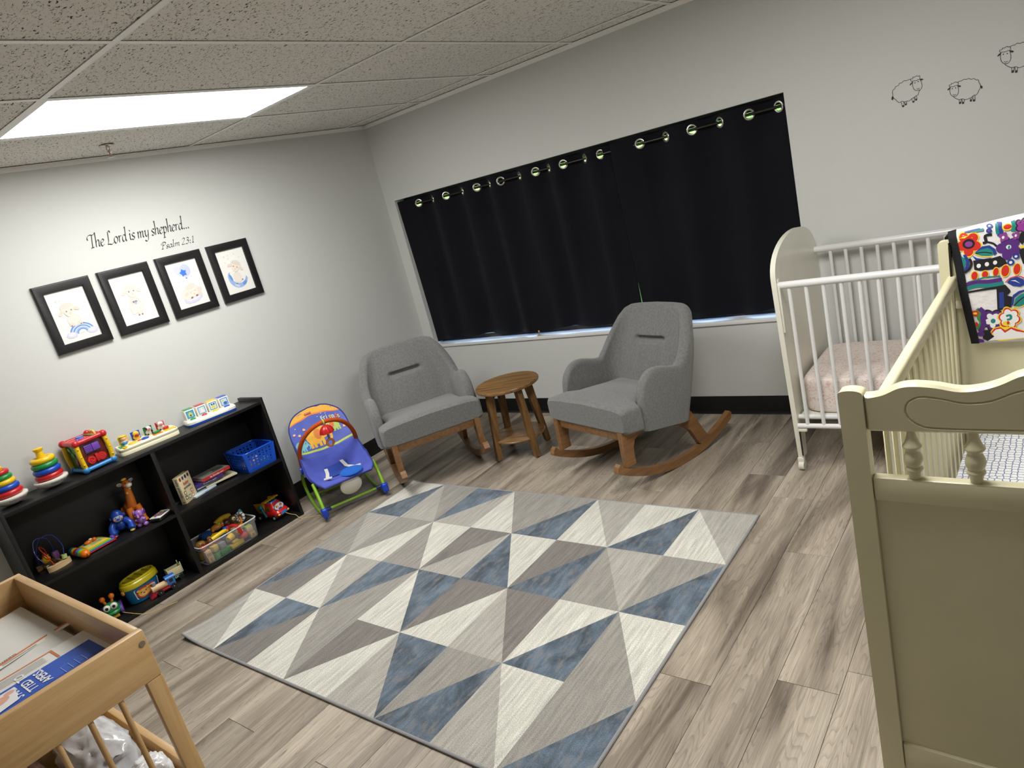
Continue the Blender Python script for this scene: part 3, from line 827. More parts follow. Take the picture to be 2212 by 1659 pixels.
# ================================================================ CREAM CRIB
cc = thing('cream_crib', 'cream painted wooden crib with a scalloped footboard and turned spindles', 'crib', (3.667, -2.35, 0), R_(-1.5))
Wc, Dc = .682, 1.125
def post(x, y, z, w, d, name='post'):
    q = [(x, 0), (x+w, 0), (x+w, z-.012)]+[(x+w/2+w/2*math.cos(math.pi*i/14), z-.011+.011*math.sin(math.pi*i/14)**.7) for i in range(1, 14)]+[(x, z-.012)]
    return G(name, M_CREAM, cc, prism(q, y, y+d, 'xz'), ang=30)
for x in (0, Wc-.048):
    post(x, 0, 1.05, .048, .034); post(.032 if x == 0 else Wc-.068, Dc-.032, 1.125, .036, .032)
half = [(.0485, 1.037), (.062, 1.038), (.085, 1.044), (.113, 1.058), (.141, 1.062), (.180, 1.058), (.217, 1.050), (.25, 1.053), (.28, 1.063), (.31, 1.079), (.341, 1.086)]
crest = [(p.x, p.y) for p in spline([(a, b2, 0) for a, b2 in half], 4)]
full = crest+[(Wc-a, b2) for a, b2 in crest[-2::-1]]
outline = full+[(Wc-.0485, .957), (.0485, .957)]
gh = [(.123, 1.004), (.128, 1.022), (.150, 1.035), (.185, 1.031), (.225, 1.022), (.265, 1.026), (.30, 1.042), (.341, 1.055)]
gt = [(p.x, p.y) for p in spline([(a, b2, 0) for a, b2 in gh], 4)]
gb = [(.127, .990), (.145, .975), (.18, .968), (.341, .968)]
gbs = [(p.x, p.y) for p in spline([(a, b2, 0) for a, b2 in gb], 4)]
groove = gt+[(Wc-a, b2) for a, b2 in gt[-2::-1]]+[(Wc-a, b2) for a, b2 in gbs]+gbs[-2::-1]
def resample(poly, n, start):
    P = [Vector(p) for p in poly]; k = min(range(len(P)), key=lambda i: (P[i]-Vector(start)).length); P = P[k:]+P[:k]+[P[k]]
    d = [0]
    for a, b2 in zip(P[:-1], P[1:]): d.append(d[-1]+(b2-a).length)
    out = []; j = 0
    for i in range(n):
        s_ = d[-1]*i/n
        while d[j+1] < s_: j += 1
        q = (s_-d[j])/max(1e-9, d[j+1]-d[j]); out.append(P[j].lerp(P[j+1], q))
    return out
def inset(poly, e):
    n = len(poly); out = []
    ar = sum(poly[i].x*poly[(i+1) % n].y-poly[(i+1) % n].x*poly[i].y for i in range(n)); s_ = 1 if ar > 0 else -1
    for i in range(n):
        d = (poly[(i+1) % n]-poly[i-1]).normalized(); out.append(poly[i]+Vector((-d.y, d.x))*e*s_)
    return out
def footboard_rail(y0, yd):
    n = 160; O = resample(outline, n, (.0485, 1.0)); Gv = resample(groove, n, (.123, 1.004))
    g0 = inset(Gv, -.0025); g1 = inset(Gv, 0.0); g2 = inset(Gv, .0025)
    rings = [[(p.x, yd, p.y) for p in O], [(p.x, y0+.006, p.y) for p in O], [(p.x, y0, p.y) for p in inset(O, .005)], [(p.x, y0, p.y) for p in g0],
             [(p.x, y0+.0035, p.y) for p in g1], [(p.x, y0, p.y) for p in g2]]
    v = [p for r in rings for p in r]; f = []
    for k in range(len(rings)-1):
        for i in range(n): f.append((k*n+i, k*n+(i+1) % n, (k+1)*n+(i+1) % n, (k+1)*n+i))
    f.append(tuple((len(rings)-1)*n+i for i in range(n))); f.append(tuple(range(n-1, -1, -1)))
    return v, f
def sp_prof(z0, z1, R):
    h = z1-z0
    q = [(.0, .55), (.02, .6), (.07, .62), (.10, .68), (.15, .72), (.18, .9), (.20, .92), (.225, .88), (.26, .72), (.30, .85), (.38, .98), (.46, .95), (.53, .80), (.58, .70), (.62, .74), (.655, .95), (.68, 1.0), (.705, .95), (.74, .80), (.82, .62), (.90, .5), (1, .42)]
    return [(0, z0)]+[(R*r, z0+h*z) for z, r in q]+[(0, z1)]
fb = G('footboard_rail', M_CREAM, cc, footboard_rail(.004, .030), ang=28)
for x in (.127, .234, .341, .448, .555): G('spindle', M_CREAM, cc, lathe(sp_prof(.850, .957, .0185), 20, (x, .0175, 0)))
G('footboard_bar', M_CREAM, cc, rbox(.0485, Wc-.0485, .004, .030, .795, .850, .004))
G('footboard_panel', M_CREAM, cc, box(.0485, Wc-.0485, .013, .023, .136, .795)); G('footboard_bar', M_CREAM, cc, rbox(.0485, Wc-.0485, .004, .030, .06, .136, .004))
hb = [(a, b2+.085) for a, b2 in full]+[(Wc-.0685, .93), (.0685, .93)]
hb = [(min(max(a, .0685), Wc-.0685), b2) for a, b2 in hb]
G('headboard_rail', M_CREAM, cc, prism(hb, Dc-.028, Dc-.004, 'xz'), ang=25)
G('headboard_bar', M_CREAM, cc, rbox(.0685, Wc-.0685, Dc-.030, Dc-.002, .902, .93, .003)); G('headboard_panel', M_CREAM, cc, box(.0685, Wc-.0685, Dc-.020, Dc-.010, .20, .902))
G('headboard_bar', M_CREAM, cc, rbox(.0685, Wc-.0685, Dc-.030, Dc-.002, .13, .20, .003))
for s, x in ((0, .054), (1, Wc-.054-.026)):
    def round_rail(z0, z1): return rbox(x, x+.026, .0345, Dc-.0345, z0, z1, .008, 3)
    G('side_top_rail', M_CREAM, cc, round_rail(.978, 1.016)); G('side_bottom_rail', M_CREAM, cc, rbox(x, x+.026, .0345, Dc-.0345, .30, .345, .005))
    for k in range(14): 
        yy = .075+k*.0735
        G('slat', M_CREAM, cc, rbox(x+.007, x+.019, yy, yy+.028, .345, .978, .003, 1))
    for yy in (Dc-.052,): G("guide_rod", M_STEEL, cc, tube(spline([(x+.013, yy, .30), (x+.013, yy, 1.06), (x+.013, yy+(.010 if yy > .5 else -.010), 1.075), (x+.013, yy+(.026 if yy > .5 else -.026), 1.075)], 5), .0035, 8))
mo = put('crib_mattress', MB().add(mattress(.50, 1.03, .13)), pattern_mat('blue_trellis', srgb(232, 233, 236), srgb(120, 126, 160), 62, 'trellis'), loc=(3.667+.341+.0145, -2.35+.5625-.009, .375), rz=R_(-1.5))
tag(mo, 'crib mattress in a white sheet with small blue pattern inside the cream crib', 'mattress')
G('mattress_board', M_CREAM, cc, box(.05, Wc-.05, .036, Dc-.036, .355, .372))
G('mattress_board', M_IVORY, wc, box(.02, Lc-.05, y0+.05, y1-.05, .262, .278))

# ================================================================ OUTLINES (metres on their wall or cloth)
SHEEP = [{'body': [(3.5179, 1.6328), (3.5084, 1.6335), (3.4986, 1.6315), (3.4877, 1.6334), (3.4803, 1.6277), (3.4706, 1.6283), (3.4658, 1.6206), (3.4543, 1.6178), (3.45, 1.6099), (3.4421, 1.6061), (3.4393, 1.5962), (3.4404, 1.5868), (3.4383, 1.5782), (3.4419, 1.5711), (3.4485, 1.5648), (3.4546, 1.554), (3.4639, 1.5463), (3.4739, 1.5488), (3.4833, 1.5442), (3.4944, 1.5434), (3.5041, 1.5438), (3.5129, 1.5496), (3.5228, 1.553), (3.5313, 1.5575), (3.5397, 1.5598), (3.5417, 1.5682), (3.5477, 1.5769)], 'head': [(3.523, 1.621), (3.5211, 1.6037), (3.5248, 1.5877), (3.5335, 1.5794), (3.5437, 1.5772), (3.5536, 1.5828), (3.5574, 1.5936), (3.5555, 1.6089), (3.551, 1.6214)], 'hair': [(3.5172, 1.6241), (3.516, 1.6334), (3.5239, 1.6332), (3.5244, 1.639), (3.5319, 1.6377), (3.5389, 1.6408), (3.5454, 1.6365), (3.5504, 1.6381), (3.5509, 1.6308), (3.5515, 1.6239), (3.5444, 1.6233), (3.5361, 1.6209), (3.5267, 1.6224)], 'earL': [(3.5092, 1.6094), (3.5124, 1.6145), (3.5196, 1.6196), (3.5234, 1.6194), (3.5191, 1.6126), (3.5132, 1.6074)], 'earR': [(3.5488, 1.6244), (3.5553, 1.6243), (3.5636, 1.6207), (3.5642, 1.6176), (3.5573, 1.6155), (3.5511, 1.619)], 'eyes': [(3.5308, 1.6129), (3.5438, 1.6151)], 'mouth': [(3.5357, 1.5871), (3.5414, 1.5832), (3.5461, 1.5872)], 'legs': [[(3.4708, 1.5457), (3.4732, 1.5292)], [(3.4806, 1.5455), (3.4814, 1.5277)], [(3.4838, 1.5432), (3.4853, 1.5337)], [(3.4902, 1.5436), (3.4925, 1.5339)], [(3.5134, 1.5489), (3.5154, 1.5363)], [(3.5227, 1.5524), (3.5233, 1.5387)], [(3.5256, 1.554), (3.5274, 1.5421)], [(3.5318, 1.5565), (3.5342, 1.5448)]], 'hooves': [[(3.4725, 1.531), (3.4817, 1.5307), (3.4822, 1.5238), (3.4759, 1.5218), (3.4724, 1.5264)], [(3.4842, 1.5348), (3.4921, 1.5358), (3.4933, 1.53), (3.488, 1.5265), (3.4844, 1.5299)], [(3.5145, 1.538), (3.5228, 1.5397), (3.5241, 1.534), (3.5188, 1.5299), (3.5147, 1.5334)], [(3.5259, 1.544), (3.5337, 1.5458), (3.5349, 1.5395), (3.5297, 1.5355), (3.5261, 1.5394)]], 'tail': [(3.4413, 1.5798), (3.4428, 1.5709), (3.4385, 1.5635), (3.4337, 1.5648), (3.4331, 1.5735), (3.437, 1.5798)]},
  {'body': [(3.6903, 1.5681), (3.6962, 1.5727), (3.7064, 1.5727), (3.7129, 1.5766), (3.7229, 1.5732), (3.7305, 1.5753), (3.7402, 1.5683), (3.749, 1.5695), (3.7561, 1.5624), (3.7647, 1.5591), (3.7666, 1.548), (3.771, 1.5369), (3.7696, 1.5244), (3.7637, 1.516), (3.7614, 1.5095), (3.7542, 1.5009), (3.7454, 1.5015), (3.735, 1.4945), (3.7247, 1.4927), (3.7145, 1.4913), (3.7046, 1.4975), (3.6918, 1.498), (3.6819, 1.5042), (3.6733, 1.5123), (3.6716, 1.5181)], 'head': [(3.6619, 1.5586), (3.6595, 1.5418), (3.6625, 1.5264), (3.6717, 1.5165), (3.6826, 1.5165), (3.6904, 1.5275), (3.6918, 1.5416), (3.6895, 1.5553)], 'hair': [(3.6594, 1.5608), (3.6593, 1.5675), (3.6663, 1.5675), (3.6674, 1.5722), (3.6743, 1.5714), (3.6822, 1.5744), (3.6858, 1.5708), (3.6905, 1.5715), (3.6926, 1.5639), (3.6897, 1.5584), (3.6825, 1.5587), (3.6722, 1.5575)], 'earL': [(3.6496, 1.5492), (3.6552, 1.5552), (3.6618, 1.558), (3.6638, 1.5558), (3.6587, 1.5493), (3.6521, 1.5473)], 'earR': [(3.6876, 1.5573), (3.694, 1.5578), (3.7009, 1.5535), (3.702, 1.5498), (3.696, 1.5485), (3.6898, 1.552)], 'eyes': [(3.6691, 1.5502), (3.6815, 1.5497)], 'mouth': [(3.6702, 1.5249), (3.6756, 1.521), (3.681, 1.5237)], 'legs': [[(3.6913, 1.4987), (3.6921, 1.4862)], [(3.699, 1.4975), (3.6982, 1.4846)], [(3.7015, 1.4969), (3.7023, 1.4835)], [(3.71, 1.4937), (3.7084, 1.4834)], [(3.7319, 1.4936), (3.7314, 1.4859)], [(3.738, 1.4957), (3.7375, 1.4857)], [(3.7427, 1.4988), (3.7414, 1.4832)], [(3.7491, 1.5005), (3.7489, 1.4827)]], 'hooves': [[(3.6907, 1.4881), (3.6979, 1.4876), (3.6985, 1.4801), (3.6932, 1.4783), (3.6893, 1.4811)], [(3.7018, 1.4851), (3.709, 1.4847), (3.7091, 1.4773), (3.7046, 1.4753), (3.7004, 1.4782)], [(3.7305, 1.4876), (3.7376, 1.4872), (3.7382, 1.4798), (3.7335, 1.4775), (3.7296, 1.4803)], [(3.7415, 1.4847), (3.7491, 1.485), (3.7497, 1.4773), (3.745, 1.475), (3.7406, 1.4774)]], 'tail': [(3.7696, 1.5344), (3.7746, 1.5341), (3.7787, 1.5276), (3.7769, 1.521), (3.7734, 1.5208), (3.7698, 1.5281)]},
  {'body': [(3.8785, 1.6551), (3.8849, 1.6603), (3.8961, 1.6601), (3.9032, 1.6643), (3.9142, 1.6603), (3.9226, 1.6625), (3.9333, 1.6543), (3.9429, 1.6555), (3.9508, 1.6473), (3.9603, 1.6434), (3.9626, 1.6308), (3.9676, 1.6181), (3.9663, 1.604), (3.96, 1.5946), (3.9576, 1.5873), (3.9499, 1.5776), (3.9403, 1.5785), (3.929, 1.5708), (3.9178, 1.5688), (3.9065, 1.5675), (3.8956, 1.5747), (3.8815, 1.5755), (3.8705, 1.5827), (3.8609, 1.5921), (3.8589, 1.5987)], 'head': [(3.8475, 1.645), (3.8452, 1.6259), (3.8487, 1.6083), (3.8591, 1.597), (3.871, 1.5967), (3.8795, 1.609), (3.8807, 1.6251), (3.8779, 1.6406)], 'hair': [(3.8447, 1.6474), (3.8445, 1.6551), (3.8522, 1.655), (3.8533, 1.6603), (3.8609, 1.6592), (3.8695, 1.6624), (3.8736, 1.6583), (3.8787, 1.659), (3.8811, 1.6504), (3.8781, 1.6442), (3.8702, 1.6446), (3.8588, 1.6435)], 'earL': [(3.8341, 1.6345), (3.8401, 1.6413), (3.8474, 1.6443), (3.8496, 1.6417), (3.8441, 1.6344), (3.8369, 1.6323)], 'earR': [(3.8758, 1.6429), (3.8828, 1.6434), (3.8905, 1.6384), (3.8917, 1.6341), (3.8852, 1.6328), (3.8783, 1.6369)], 'eyes': [(3.8556, 1.6353), (3.8692, 1.6344)], 'mouth': [(3.8572, 1.6064), (3.8633, 1.602), (3.8691, 1.6049)], 'legs': [[(3.881, 1.5763), (3.8821, 1.5621)], [(3.8894, 1.5748), (3.8888, 1.5601)], [(3.8922, 1.574), (3.8933, 1.5588)], [(3.9016, 1.5703), (3.9, 1.5585)], [(3.9256, 1.5698), (3.9253, 1.561)], [(3.9323, 1.572), (3.9319, 1.5607)], [(3.9374, 1.5754), (3.9363, 1.5578)], [(3.9444, 1.5773), (3.9445, 1.557)]], 'hooves': [[(3.8805, 1.5642), (3.8884, 1.5636), (3.8892, 1.5551), (3.8835, 1.5531), (3.879, 1.5564)], [(3.8928, 1.5606), (3.9007, 1.56), (3.9009, 1.5517), (3.896, 1.5495), (3.8914, 1.5528)], [(3.9242, 1.563), (3.932, 1.5623), (3.9328, 1.5539), (3.9277, 1.5515), (3.9234, 1.5547)], [(3.9363, 1.5594), (3.9446, 1.5596), (3.9454, 1.5509), (3.9404, 1.5485), (3.9355, 1.5512)]], 'tail': [(3.9662, 1.6153), (3.9716, 1.6149), (3.9762, 1.6074), (3.9744, 1.6), (3.9706, 1.5998), (3.9665, 1.6082)]}]
QUILT = [('y', 'e', (3.8292, 1.1018, 0.0175, 0.0166, -0.49)),
  ('y', 'e', (3.8108, 1.0885, 0.0205, 0.0145, -1.61)),
  ('y', 'e', (3.7936, 1.1065, 0.017, 0.0174, -2.89)),
  ('y', 'e', (3.8016, 1.1308, 0.0199, 0.0146, 2.05)),
  ('y', 'e', (3.8235, 1.1278, 0.0181, 0.0159, 0.96)),
  ('r', 'e', (3.8278, 1.1025, 0.0155, 0.0147, -0.49)),
  ('r', 'e', (3.8109, 1.0903, 0.0181, 0.0128, -1.61)),
  ('r', 'e', (3.7951, 1.1068, 0.0151, 0.0154, -2.89)),
  ('r', 'e', (3.8024, 1.1292, 0.0176, 0.0129, 2.05)),
  ('r', 'e', (3.8226, 1.1265, 0.016, 0.0141, 0.96)),
  ('r', 'e', (3.8118, 1.1111, 0.0173, 0.0182, -0.15)),
  ('k', 'e', (3.8122, 1.1105, 0.0162, 0.0156, -0.15)),
  ('p', 'e', (3.8122, 1.11, 0.0104, 0.0089, -0.15)),
  ('b', 'p', [(3.8275, 1.0826), (3.8454, 1.0983), (3.8645, 1.0993), (3.8785, 1.0856), (3.882, 1.0723), (3.8754, 1.0654), (3.87, 1.0843), (3.8578, 1.0925), (3.8428, 1.0883), (3.8315, 1.0768)]),
  ('t', 'p', [(3.8252, 1.079), (3.8407, 1.0886), (3.8599, 1.0922), (3.872, 1.0814), (3.8735, 1.0683), (3.8566, 1.0668), (3.8397, 1.0691)]),
  ('k', 0.0031, [(3.8273, 1.0787), (3.8487, 1.0796), (3.8696, 1.074)]),
  ('b', 'p', [(3.8195, 1.0733), (3.8308, 1.0638), (3.8477, 1.0589), (3.8668, 1.0602), (3.8644, 1.054), (3.8431, 1.053), (3.8263, 1.0592)]),
  ('y', 0.0031, [(3.8251, 1.0772), (3.8438, 1.0673), (3.8691, 1.0637)]),
  ('k', 0.0081, [(3.848, 1.1082), (3.8566, 1.1108), (3.8554, 1.129), (3.8722, 1.1307)]),
  ('k', 0.0056, [(3.8566, 1.1108), (3.873, 1.1039), (3.8829, 1.0927)]),
  ('v', 'e', (3.9255, 1.074, 0.0164, 0.0145, -0.71)),
  ('v', 'e', (3.9076, 1.0661, 0.0183, 0.0132, -1.76)),
  ('v', 'e', (3.895, 1.0857, 0.015, 0.0158, -3.13)),
  ('v', 'e', (3.9052, 1.1055, 0.0184, 0.0126, 1.88)),
  ('v', 'e', (3.924, 1.0982, 0.0155, 0.015, 0.78)),
  ('v', 'e', (3.9115, 1.0859, 0.0143, 0.0178, -0.15)),
  ('w', 'e', (3.9116, 1.0872, 0.0065, 0.0066, -0.15)),
  ('t', 'e', (3.9125, 1.0863, 0.0029, 0.0056, -0.15)),
  ('k', 'p', [(3.8208, 1.0573), (3.8434, 1.0582), (3.8688, 1.0586), (3.8899, 1.0634), (3.9017, 1.0489), (3.9064, 1.0379), (3.899, 1.0337), (3.8799, 1.0258), (3.8587, 1.0233), (3.8373, 1.0229), (3.8224, 1.028)]),
  ('w', 'e', (3.8343, 1.0391, 0.0056, 0.0069, -0.13)),
  ('w', 'e', (3.8553, 1.0416, 0.0055, 0.0068, -0.13)),
  ('w', 'e', (3.8761, 1.0441, 0.0052, 0.0065, -0.13)),
  ('y', 'e', (3.8219, 1.0089, 0.0104, 0.016, -0.12)),
  ('r', 'e', (3.8219, 1.0089, 0.0082, 0.0133, -0.12)),
  ('y', 'e', (3.8491, 1.01, 0.0102, 0.0137, -0.12)),
  ('r', 'e', (3.8491, 1.01, 0.0081, 0.0111, -0.12)),
  ('y', 'e', (3.8769, 1.0142, 0.0092, 0.0162, -0.13)),
  ('r', 'e', (3.8769, 1.0142, 0.0071, 0.0136, -0.13)),
  ('y', 'e', (3.9003, 1.0154, 0.012, 0.0203, -0.13)),
  ('r', 'e', (3.9003, 1.0154, 0.0099, 0.0177, -0.13)),
  ('y', 'e', (3.9292, 1.0174, 0.0106, 0.0191, -0.13)),
  ('r', 'e', (3.9292, 1.0174, 0.0085, 0.0165, -0.13)),
  ('t', 0.0044, [(3.8029, 0.9897), (3.8228, 0.9946), (3.8491, 1.0007), (3.8872, 1.0001)]),
  ('v', 0.0137, [(3.7998, 0.9824), (3.8268, 0.9874), (3.8569, 0.986), (3.8909, 0.9891)]),
  ('t', 0.0124, [(3.7996, 0.9703), (3.8263, 0.9767), (3.8563, 0.9738), (3.8946, 0.9774)]),
  ('k', 'p', [(3.7991, 0.9608), (3.8344, 0.9651), (3.8774, 0.9696), (3.8985, 0.9725), (3.9102, 0.954), (3.91, 0.9475), (3.9012, 0.9378), (3.9156, 0.9323), (3.9112, 0.9009), (3.8825, 0.8929), (3.8752, 0.8962), (3.876, 0.9618), (3.8384, 0.9592), (3.801, 0.9552)]),
  ('b', 'p', [(3.8818, 0.9492), (3.8934, 0.9506), (3.8929, 0.9), (3.8806, 0.8984)]),
  ('b', 'p', [(3.9029, 0.9785), (3.9117, 0.9905), (3.9283, 0.9937), (3.9442, 0.984), (3.9477, 0.9681), (3.9353, 0.9617), (3.917, 0.9664)]),
  ('w', 'p', [(3.9115, 0.984), (3.9238, 0.9839), (3.9357, 0.9721), (3.9237, 0.98)]),
  ('r', 0.0025, [(3.8988, 0.979), (3.9139, 0.9929), (3.9365, 0.994), (3.9483, 0.9836)]),
  ('b', 'p', [(3.9106, 0.9116), (3.9158, 0.9376), (3.9307, 0.9491), (3.9472, 0.9526), (3.947, 0.9474), (3.9325, 0.9411), (3.9196, 0.9293), (3.9145, 0.9033)]),
  ('t', 'p', [(3.9165, 0.9031), (3.9216, 0.9264), (3.9344, 0.9383), (3.9468, 0.9422), (3.9456, 0.9082), (3.933, 0.9015)]),
  ('k', 0.0031, [(3.9176, 0.9043), (3.9317, 0.9201), (3.9464, 0.9317)]),
  ('y', 0.0025, [(3.9143, 0.8993), (3.9329, 0.8988), (3.9455, 0.9056)]),
  ('k', 'e', (3.8765, 0.8546, 0.0161, 0.0165, -0.45)),
  ('k', 'e', (3.86, 0.8408, 0.0201, 0.0135, -1.61)),
  ('k', 'e', (3.8444, 0.8566, 0.0163, 0.0168, -2.81)),
  ('k', 'e', (3.8514, 0.8801, 0.0188, 0.0144, 2.05)),
  ('k', 'e', (3.8712, 0.8787, 0.018, 0.0148, 1.01)),
  ('v', 'e', (3.8755, 0.8554, 0.0136, 0.0139, -0.45)),
  ('v', 'e', (3.8611, 0.8434, 0.0169, 0.0113, -1.61)),
  ('v', 'e', (3.8475, 0.8572, 0.0137, 0.0141, -2.81)),
  ('v', 'e', (3.8537, 0.8777, 0.0158, 0.0121, 2.05)),
  ('v', 'e', (3.8709, 0.8766, 0.0152, 0.0125, 1.01)),
  ('w', 'e', (3.8725, 0.8569, 0.009, 0.0092, -0.45)),
  ('w', 'e', (3.8613, 0.8475, 0.0111, 0.0075, -1.61)),
  ('w', 'e', (3.8507, 0.8583, 0.009, 0.0093, -2.81)),
  ('w', 'e', (3.8555, 0.8743, 0.0104, 0.008, 2.05)),
  ('w', 'e', (3.8689, 0.8734, 0.01, 0.0082, 1.01)),
  ('t', 'e', (3.8627, 0.8593, 0.0064, 0.0077, -0.08)),
  ('y', 'e', (3.9204, 0.8598, 0.0143, 0.0152, -0.34)),
  ('y', 'e', (3.909, 0.8449, 0.0181, 0.0124, -1.36)),
  ('y', 'e', (3.893, 0.8504, 0.0165, 0.014, -2.23)),
  ('y', 'e', (3.8886, 0.8709, 0.0147, 0.0152, 2.81)),
  ('y', 'e', (3.9002, 0.8857, 0.0179, 0.0122, 1.78)),
  ('y', 'e', (3.916, 0.8801, 0.0159, 0.0138, 0.91)),
  ('r', 'e', (3.9189, 0.8603, 0.013, 0.0138, -0.34)),
  ('r', 'e', (3.9085, 0.8468, 0.0163, 0.0112, -1.36)),
  ('r', 'e', (3.8941, 0.8518, 0.0149, 0.0127, -2.23)),
  ('r', 'e', (3.8901, 0.8703, 0.0133, 0.0137, 2.81)),
  ('r', 'e', (3.9006, 0.8837, 0.0162, 0.011, 1.78)),
  ('r', 'e', (3.9149, 0.8786, 0.0144, 0.0125, 0.91)),
  ('w', 'e', (3.9168, 0.861, 0.0111, 0.0117, -0.34)),
  ('w', 'e', (3.908, 0.8496, 0.0139, 0.0095, -1.36)),
  ('w', 'e', (3.8956, 0.8538, 0.0127, 0.0108, -2.23)),
  ('w', 'e', (3.8922, 0.8696, 0.0113, 0.0117, 2.81)),
  ('w', 'e', (3.9012, 0.881, 0.0138, 0.0094, 1.78)),
  ('w', 'e', (3.9134, 0.8767, 0.0123, 0.0107, 0.91)),
  ('w', 'e', (3.9046, 0.8653, 0.0126, 0.0162, -0.08)),
  ('t', 0.0068, [(3.8964, 0.8727), (3.907, 0.8745), (3.9076, 0.8637), (3.898, 0.8604)]),
  ('y', 'e', (3.8965, 0.8484, 0.0105, 0.0082, -0.08)),
  ('r', 'e', (3.9008, 0.8507, 0.0034, 0.006, -0.08)),
  ('y', 'p', [(3.8535, 0.8242), (3.8628, 0.8373), (3.8802, 0.8415), (3.8927, 0.835), (3.9077, 0.8393), (3.9222, 0.8328), (3.9385, 0.8235), (3.9422, 0.8124), (3.9417, 0.7989), (3.9166, 0.7965), (3.878, 0.7921), (3.8568, 0.8018)]),
  ('r', 'p', [(3.8556, 0.8227), (3.8648, 0.8344), (3.8801, 0.8382), (3.8924, 0.8269), (3.9076, 0.8361), (3.922, 0.8288), (3.9404, 0.8206), (3.9398, 0.8018), (3.8997, 0.799), (3.8637, 0.8097)]),
  ('w', 'p', [(3.8587, 0.8197), (3.8679, 0.8309), (3.8809, 0.8332), (3.891, 0.8188), (3.9074, 0.8307), (3.9197, 0.8222), (3.9403, 0.8166), (3.9397, 0.8004), (3.8954, 0.7979), (3.8674, 0.7969), (3.8455, 0.7947), (3.8636, 0.8083)]),
  ('k', 'p', [(3.8363, 0.831), (3.8517, 0.8313), (3.8575, 0.8156), (3.8636, 0.8083), (3.8455, 0.7942), (3.8327, 0.8034)]),
  ('r', 'e', (3.8172, 0.8879, 0.011, 0.0094, -0.09)),
  ('y', 'e', (3.8172, 0.8879, 0.0057, 0.0039, -0.09)),
  ('g', 0.0093, [(3.8224, 0.9025), (3.8327, 0.8892), (3.8253, 0.8734), (3.831, 0.8563), (3.8211, 0.8349)]),
  ('v', 0.0137, [(3.829, 0.9033), (3.8392, 0.8886), (3.8361, 0.8697), (3.8373, 0.8503), (3.8273, 0.8261)]),
  ('v', 'e', (3.8287, 0.819, 0.0098, 0.0083, -0.32)),
  ('v', 'p', [(3.8217, 0.8041), (3.8348, 0.8004), (3.8365, 0.7905), (3.8221, 0.79)]),
  ('r', 'e', (3.8186, 0.8518, 0.0044, 0.0072, -0.08)),
  ('t', 'p', [(3.7901, 1.0748), (3.7996, 1.0681), (3.802, 1.0519), (3.7945, 1.0369), (3.7911, 1.0534)]),
  ('b', 0.0081, [(3.7991, 1.0788), (3.8066, 1.0566), (3.8034, 1.0384), (3.7952, 1.0288)]),
  ('k', 0.0068, [(3.8114, 1.0652), (3.816, 1.05), (3.8096, 1.0323), (3.7959, 1.022)]),
  ('b', 'e', (3.8672, 1.1564, 0.0083, 0.0056, -0.16)),
  ('w', 'e', (3.8668, 1.1565, 0.0037, 0.0023, -0.16)),
  ('b', 'e', (3.8655, 1.1434, 0.0075, 0.0071, -0.16)),
  ('p', 'e', (3.8649, 1.1435, 0.0033, 0.0025, -0.16)),
  ('b', 0.0124, [(3.8913, 1.1637), (3.8907, 1.15), (3.8941, 1.1343), (3.8905, 1.1222)]),
  ('t', 0.0081, [(3.885, 1.161), (3.8853, 1.1458), (3.8867, 1.1304)]),
  ('y', 'e', (3.911, 1.1471, 0.0131, 0.0101, 0.08)),
  ('r', 'e', (3.9116, 1.1478, 0.01, 0.0071, 0.08)),
  ('t', 0.0106, [(3.9247, 1.163), (3.9272, 1.1489), (3.9235, 1.1321)]),
  ('p', 'e', (3.9065, 1.1153, 0.0067, 0.0061, -0.61)),
  ('p', 'e', (3.8978, 1.1123, 0.0072, 0.0058, -1.96)),
  ('p', 'e', (3.8948, 1.1234, 0.0068, 0.0061, 2.53)),
  ('p', 'e', (3.9035, 1.1263, 0.0071, 0.0057, 1.18)),
  ('w', 'e', (3.8995, 1.1182, 0.0033, 0.0046, -0.15)),
  ('p', 'e', (3.9361, 1.1153, 0.0058, 0.0053, -0.61)),
  ('p', 'e', (3.9286, 1.1128, 0.0062, 0.005, -1.95)),
  ('p', 'e', (3.926, 1.1223, 0.0058, 0.0052, 2.53)),
  ('p', 'e', (3.9335, 1.1249, 0.0061, 0.0049, 1.19)),
  ('w', 'e', (3.9301, 1.119, 0.0028, 0.004, -0.16)),
  ('k', 'e', (3.9585, 1.1437, 0.0091, 0.0096, -0.16)),
  ('k', 'e', (3.9508, 1.1324, 0.0115, 0.0077, -1.36)),
  ('k', 'e', (3.9392, 1.1391, 0.0095, 0.0096, -2.52)),
  ('k', 'e', (3.9398, 1.1546, 0.0107, 0.0085, 2.3)),
  ('k', 'e', (3.9517, 1.1574, 0.0107, 0.0083, 1.27)),
  ('m', 'e', (3.9579, 1.1438, 0.0077, 0.0082, -0.16)),
  ('m', 'e', (3.9514, 1.1343, 0.0098, 0.0065, -1.36)),
  ('m', 'e', (3.9416, 1.14, 0.008, 0.0081, -2.52)),
  ('m', 'e', (3.942, 1.1531, 0.009, 0.0072, 2.3)),
  ('m', 'e', (3.9522, 1.1554, 0.0091, 0.007, 1.27)),
  ('p', 'e', (3.95, 1.1452, 0.006, 0.0074, -0.16)),
  ('k', 'p', [(3.9413, 1.1242), (3.9495, 1.1304), (3.9524, 1.1), (3.944, 1.0899), (3.9356, 1.1051)]),
  ('k', 'p', [(3.9375, 1.077), (3.9516, 1.0787), (3.9498, 1.027), (3.944, 1.0329), (3.9379, 1.0592)]),
  ('y', 'p', [(3.9389, 1.0882), (3.9518, 1.085), (3.9517, 1.08), (3.9396, 1.0797)]),
  ('b', 'e', (3.9148, 1.0407, 0.009, 0.0098, -0.13)),
  ('w', 'e', (3.9147, 1.0399, 0.0041, 0.0046, -0.13)),
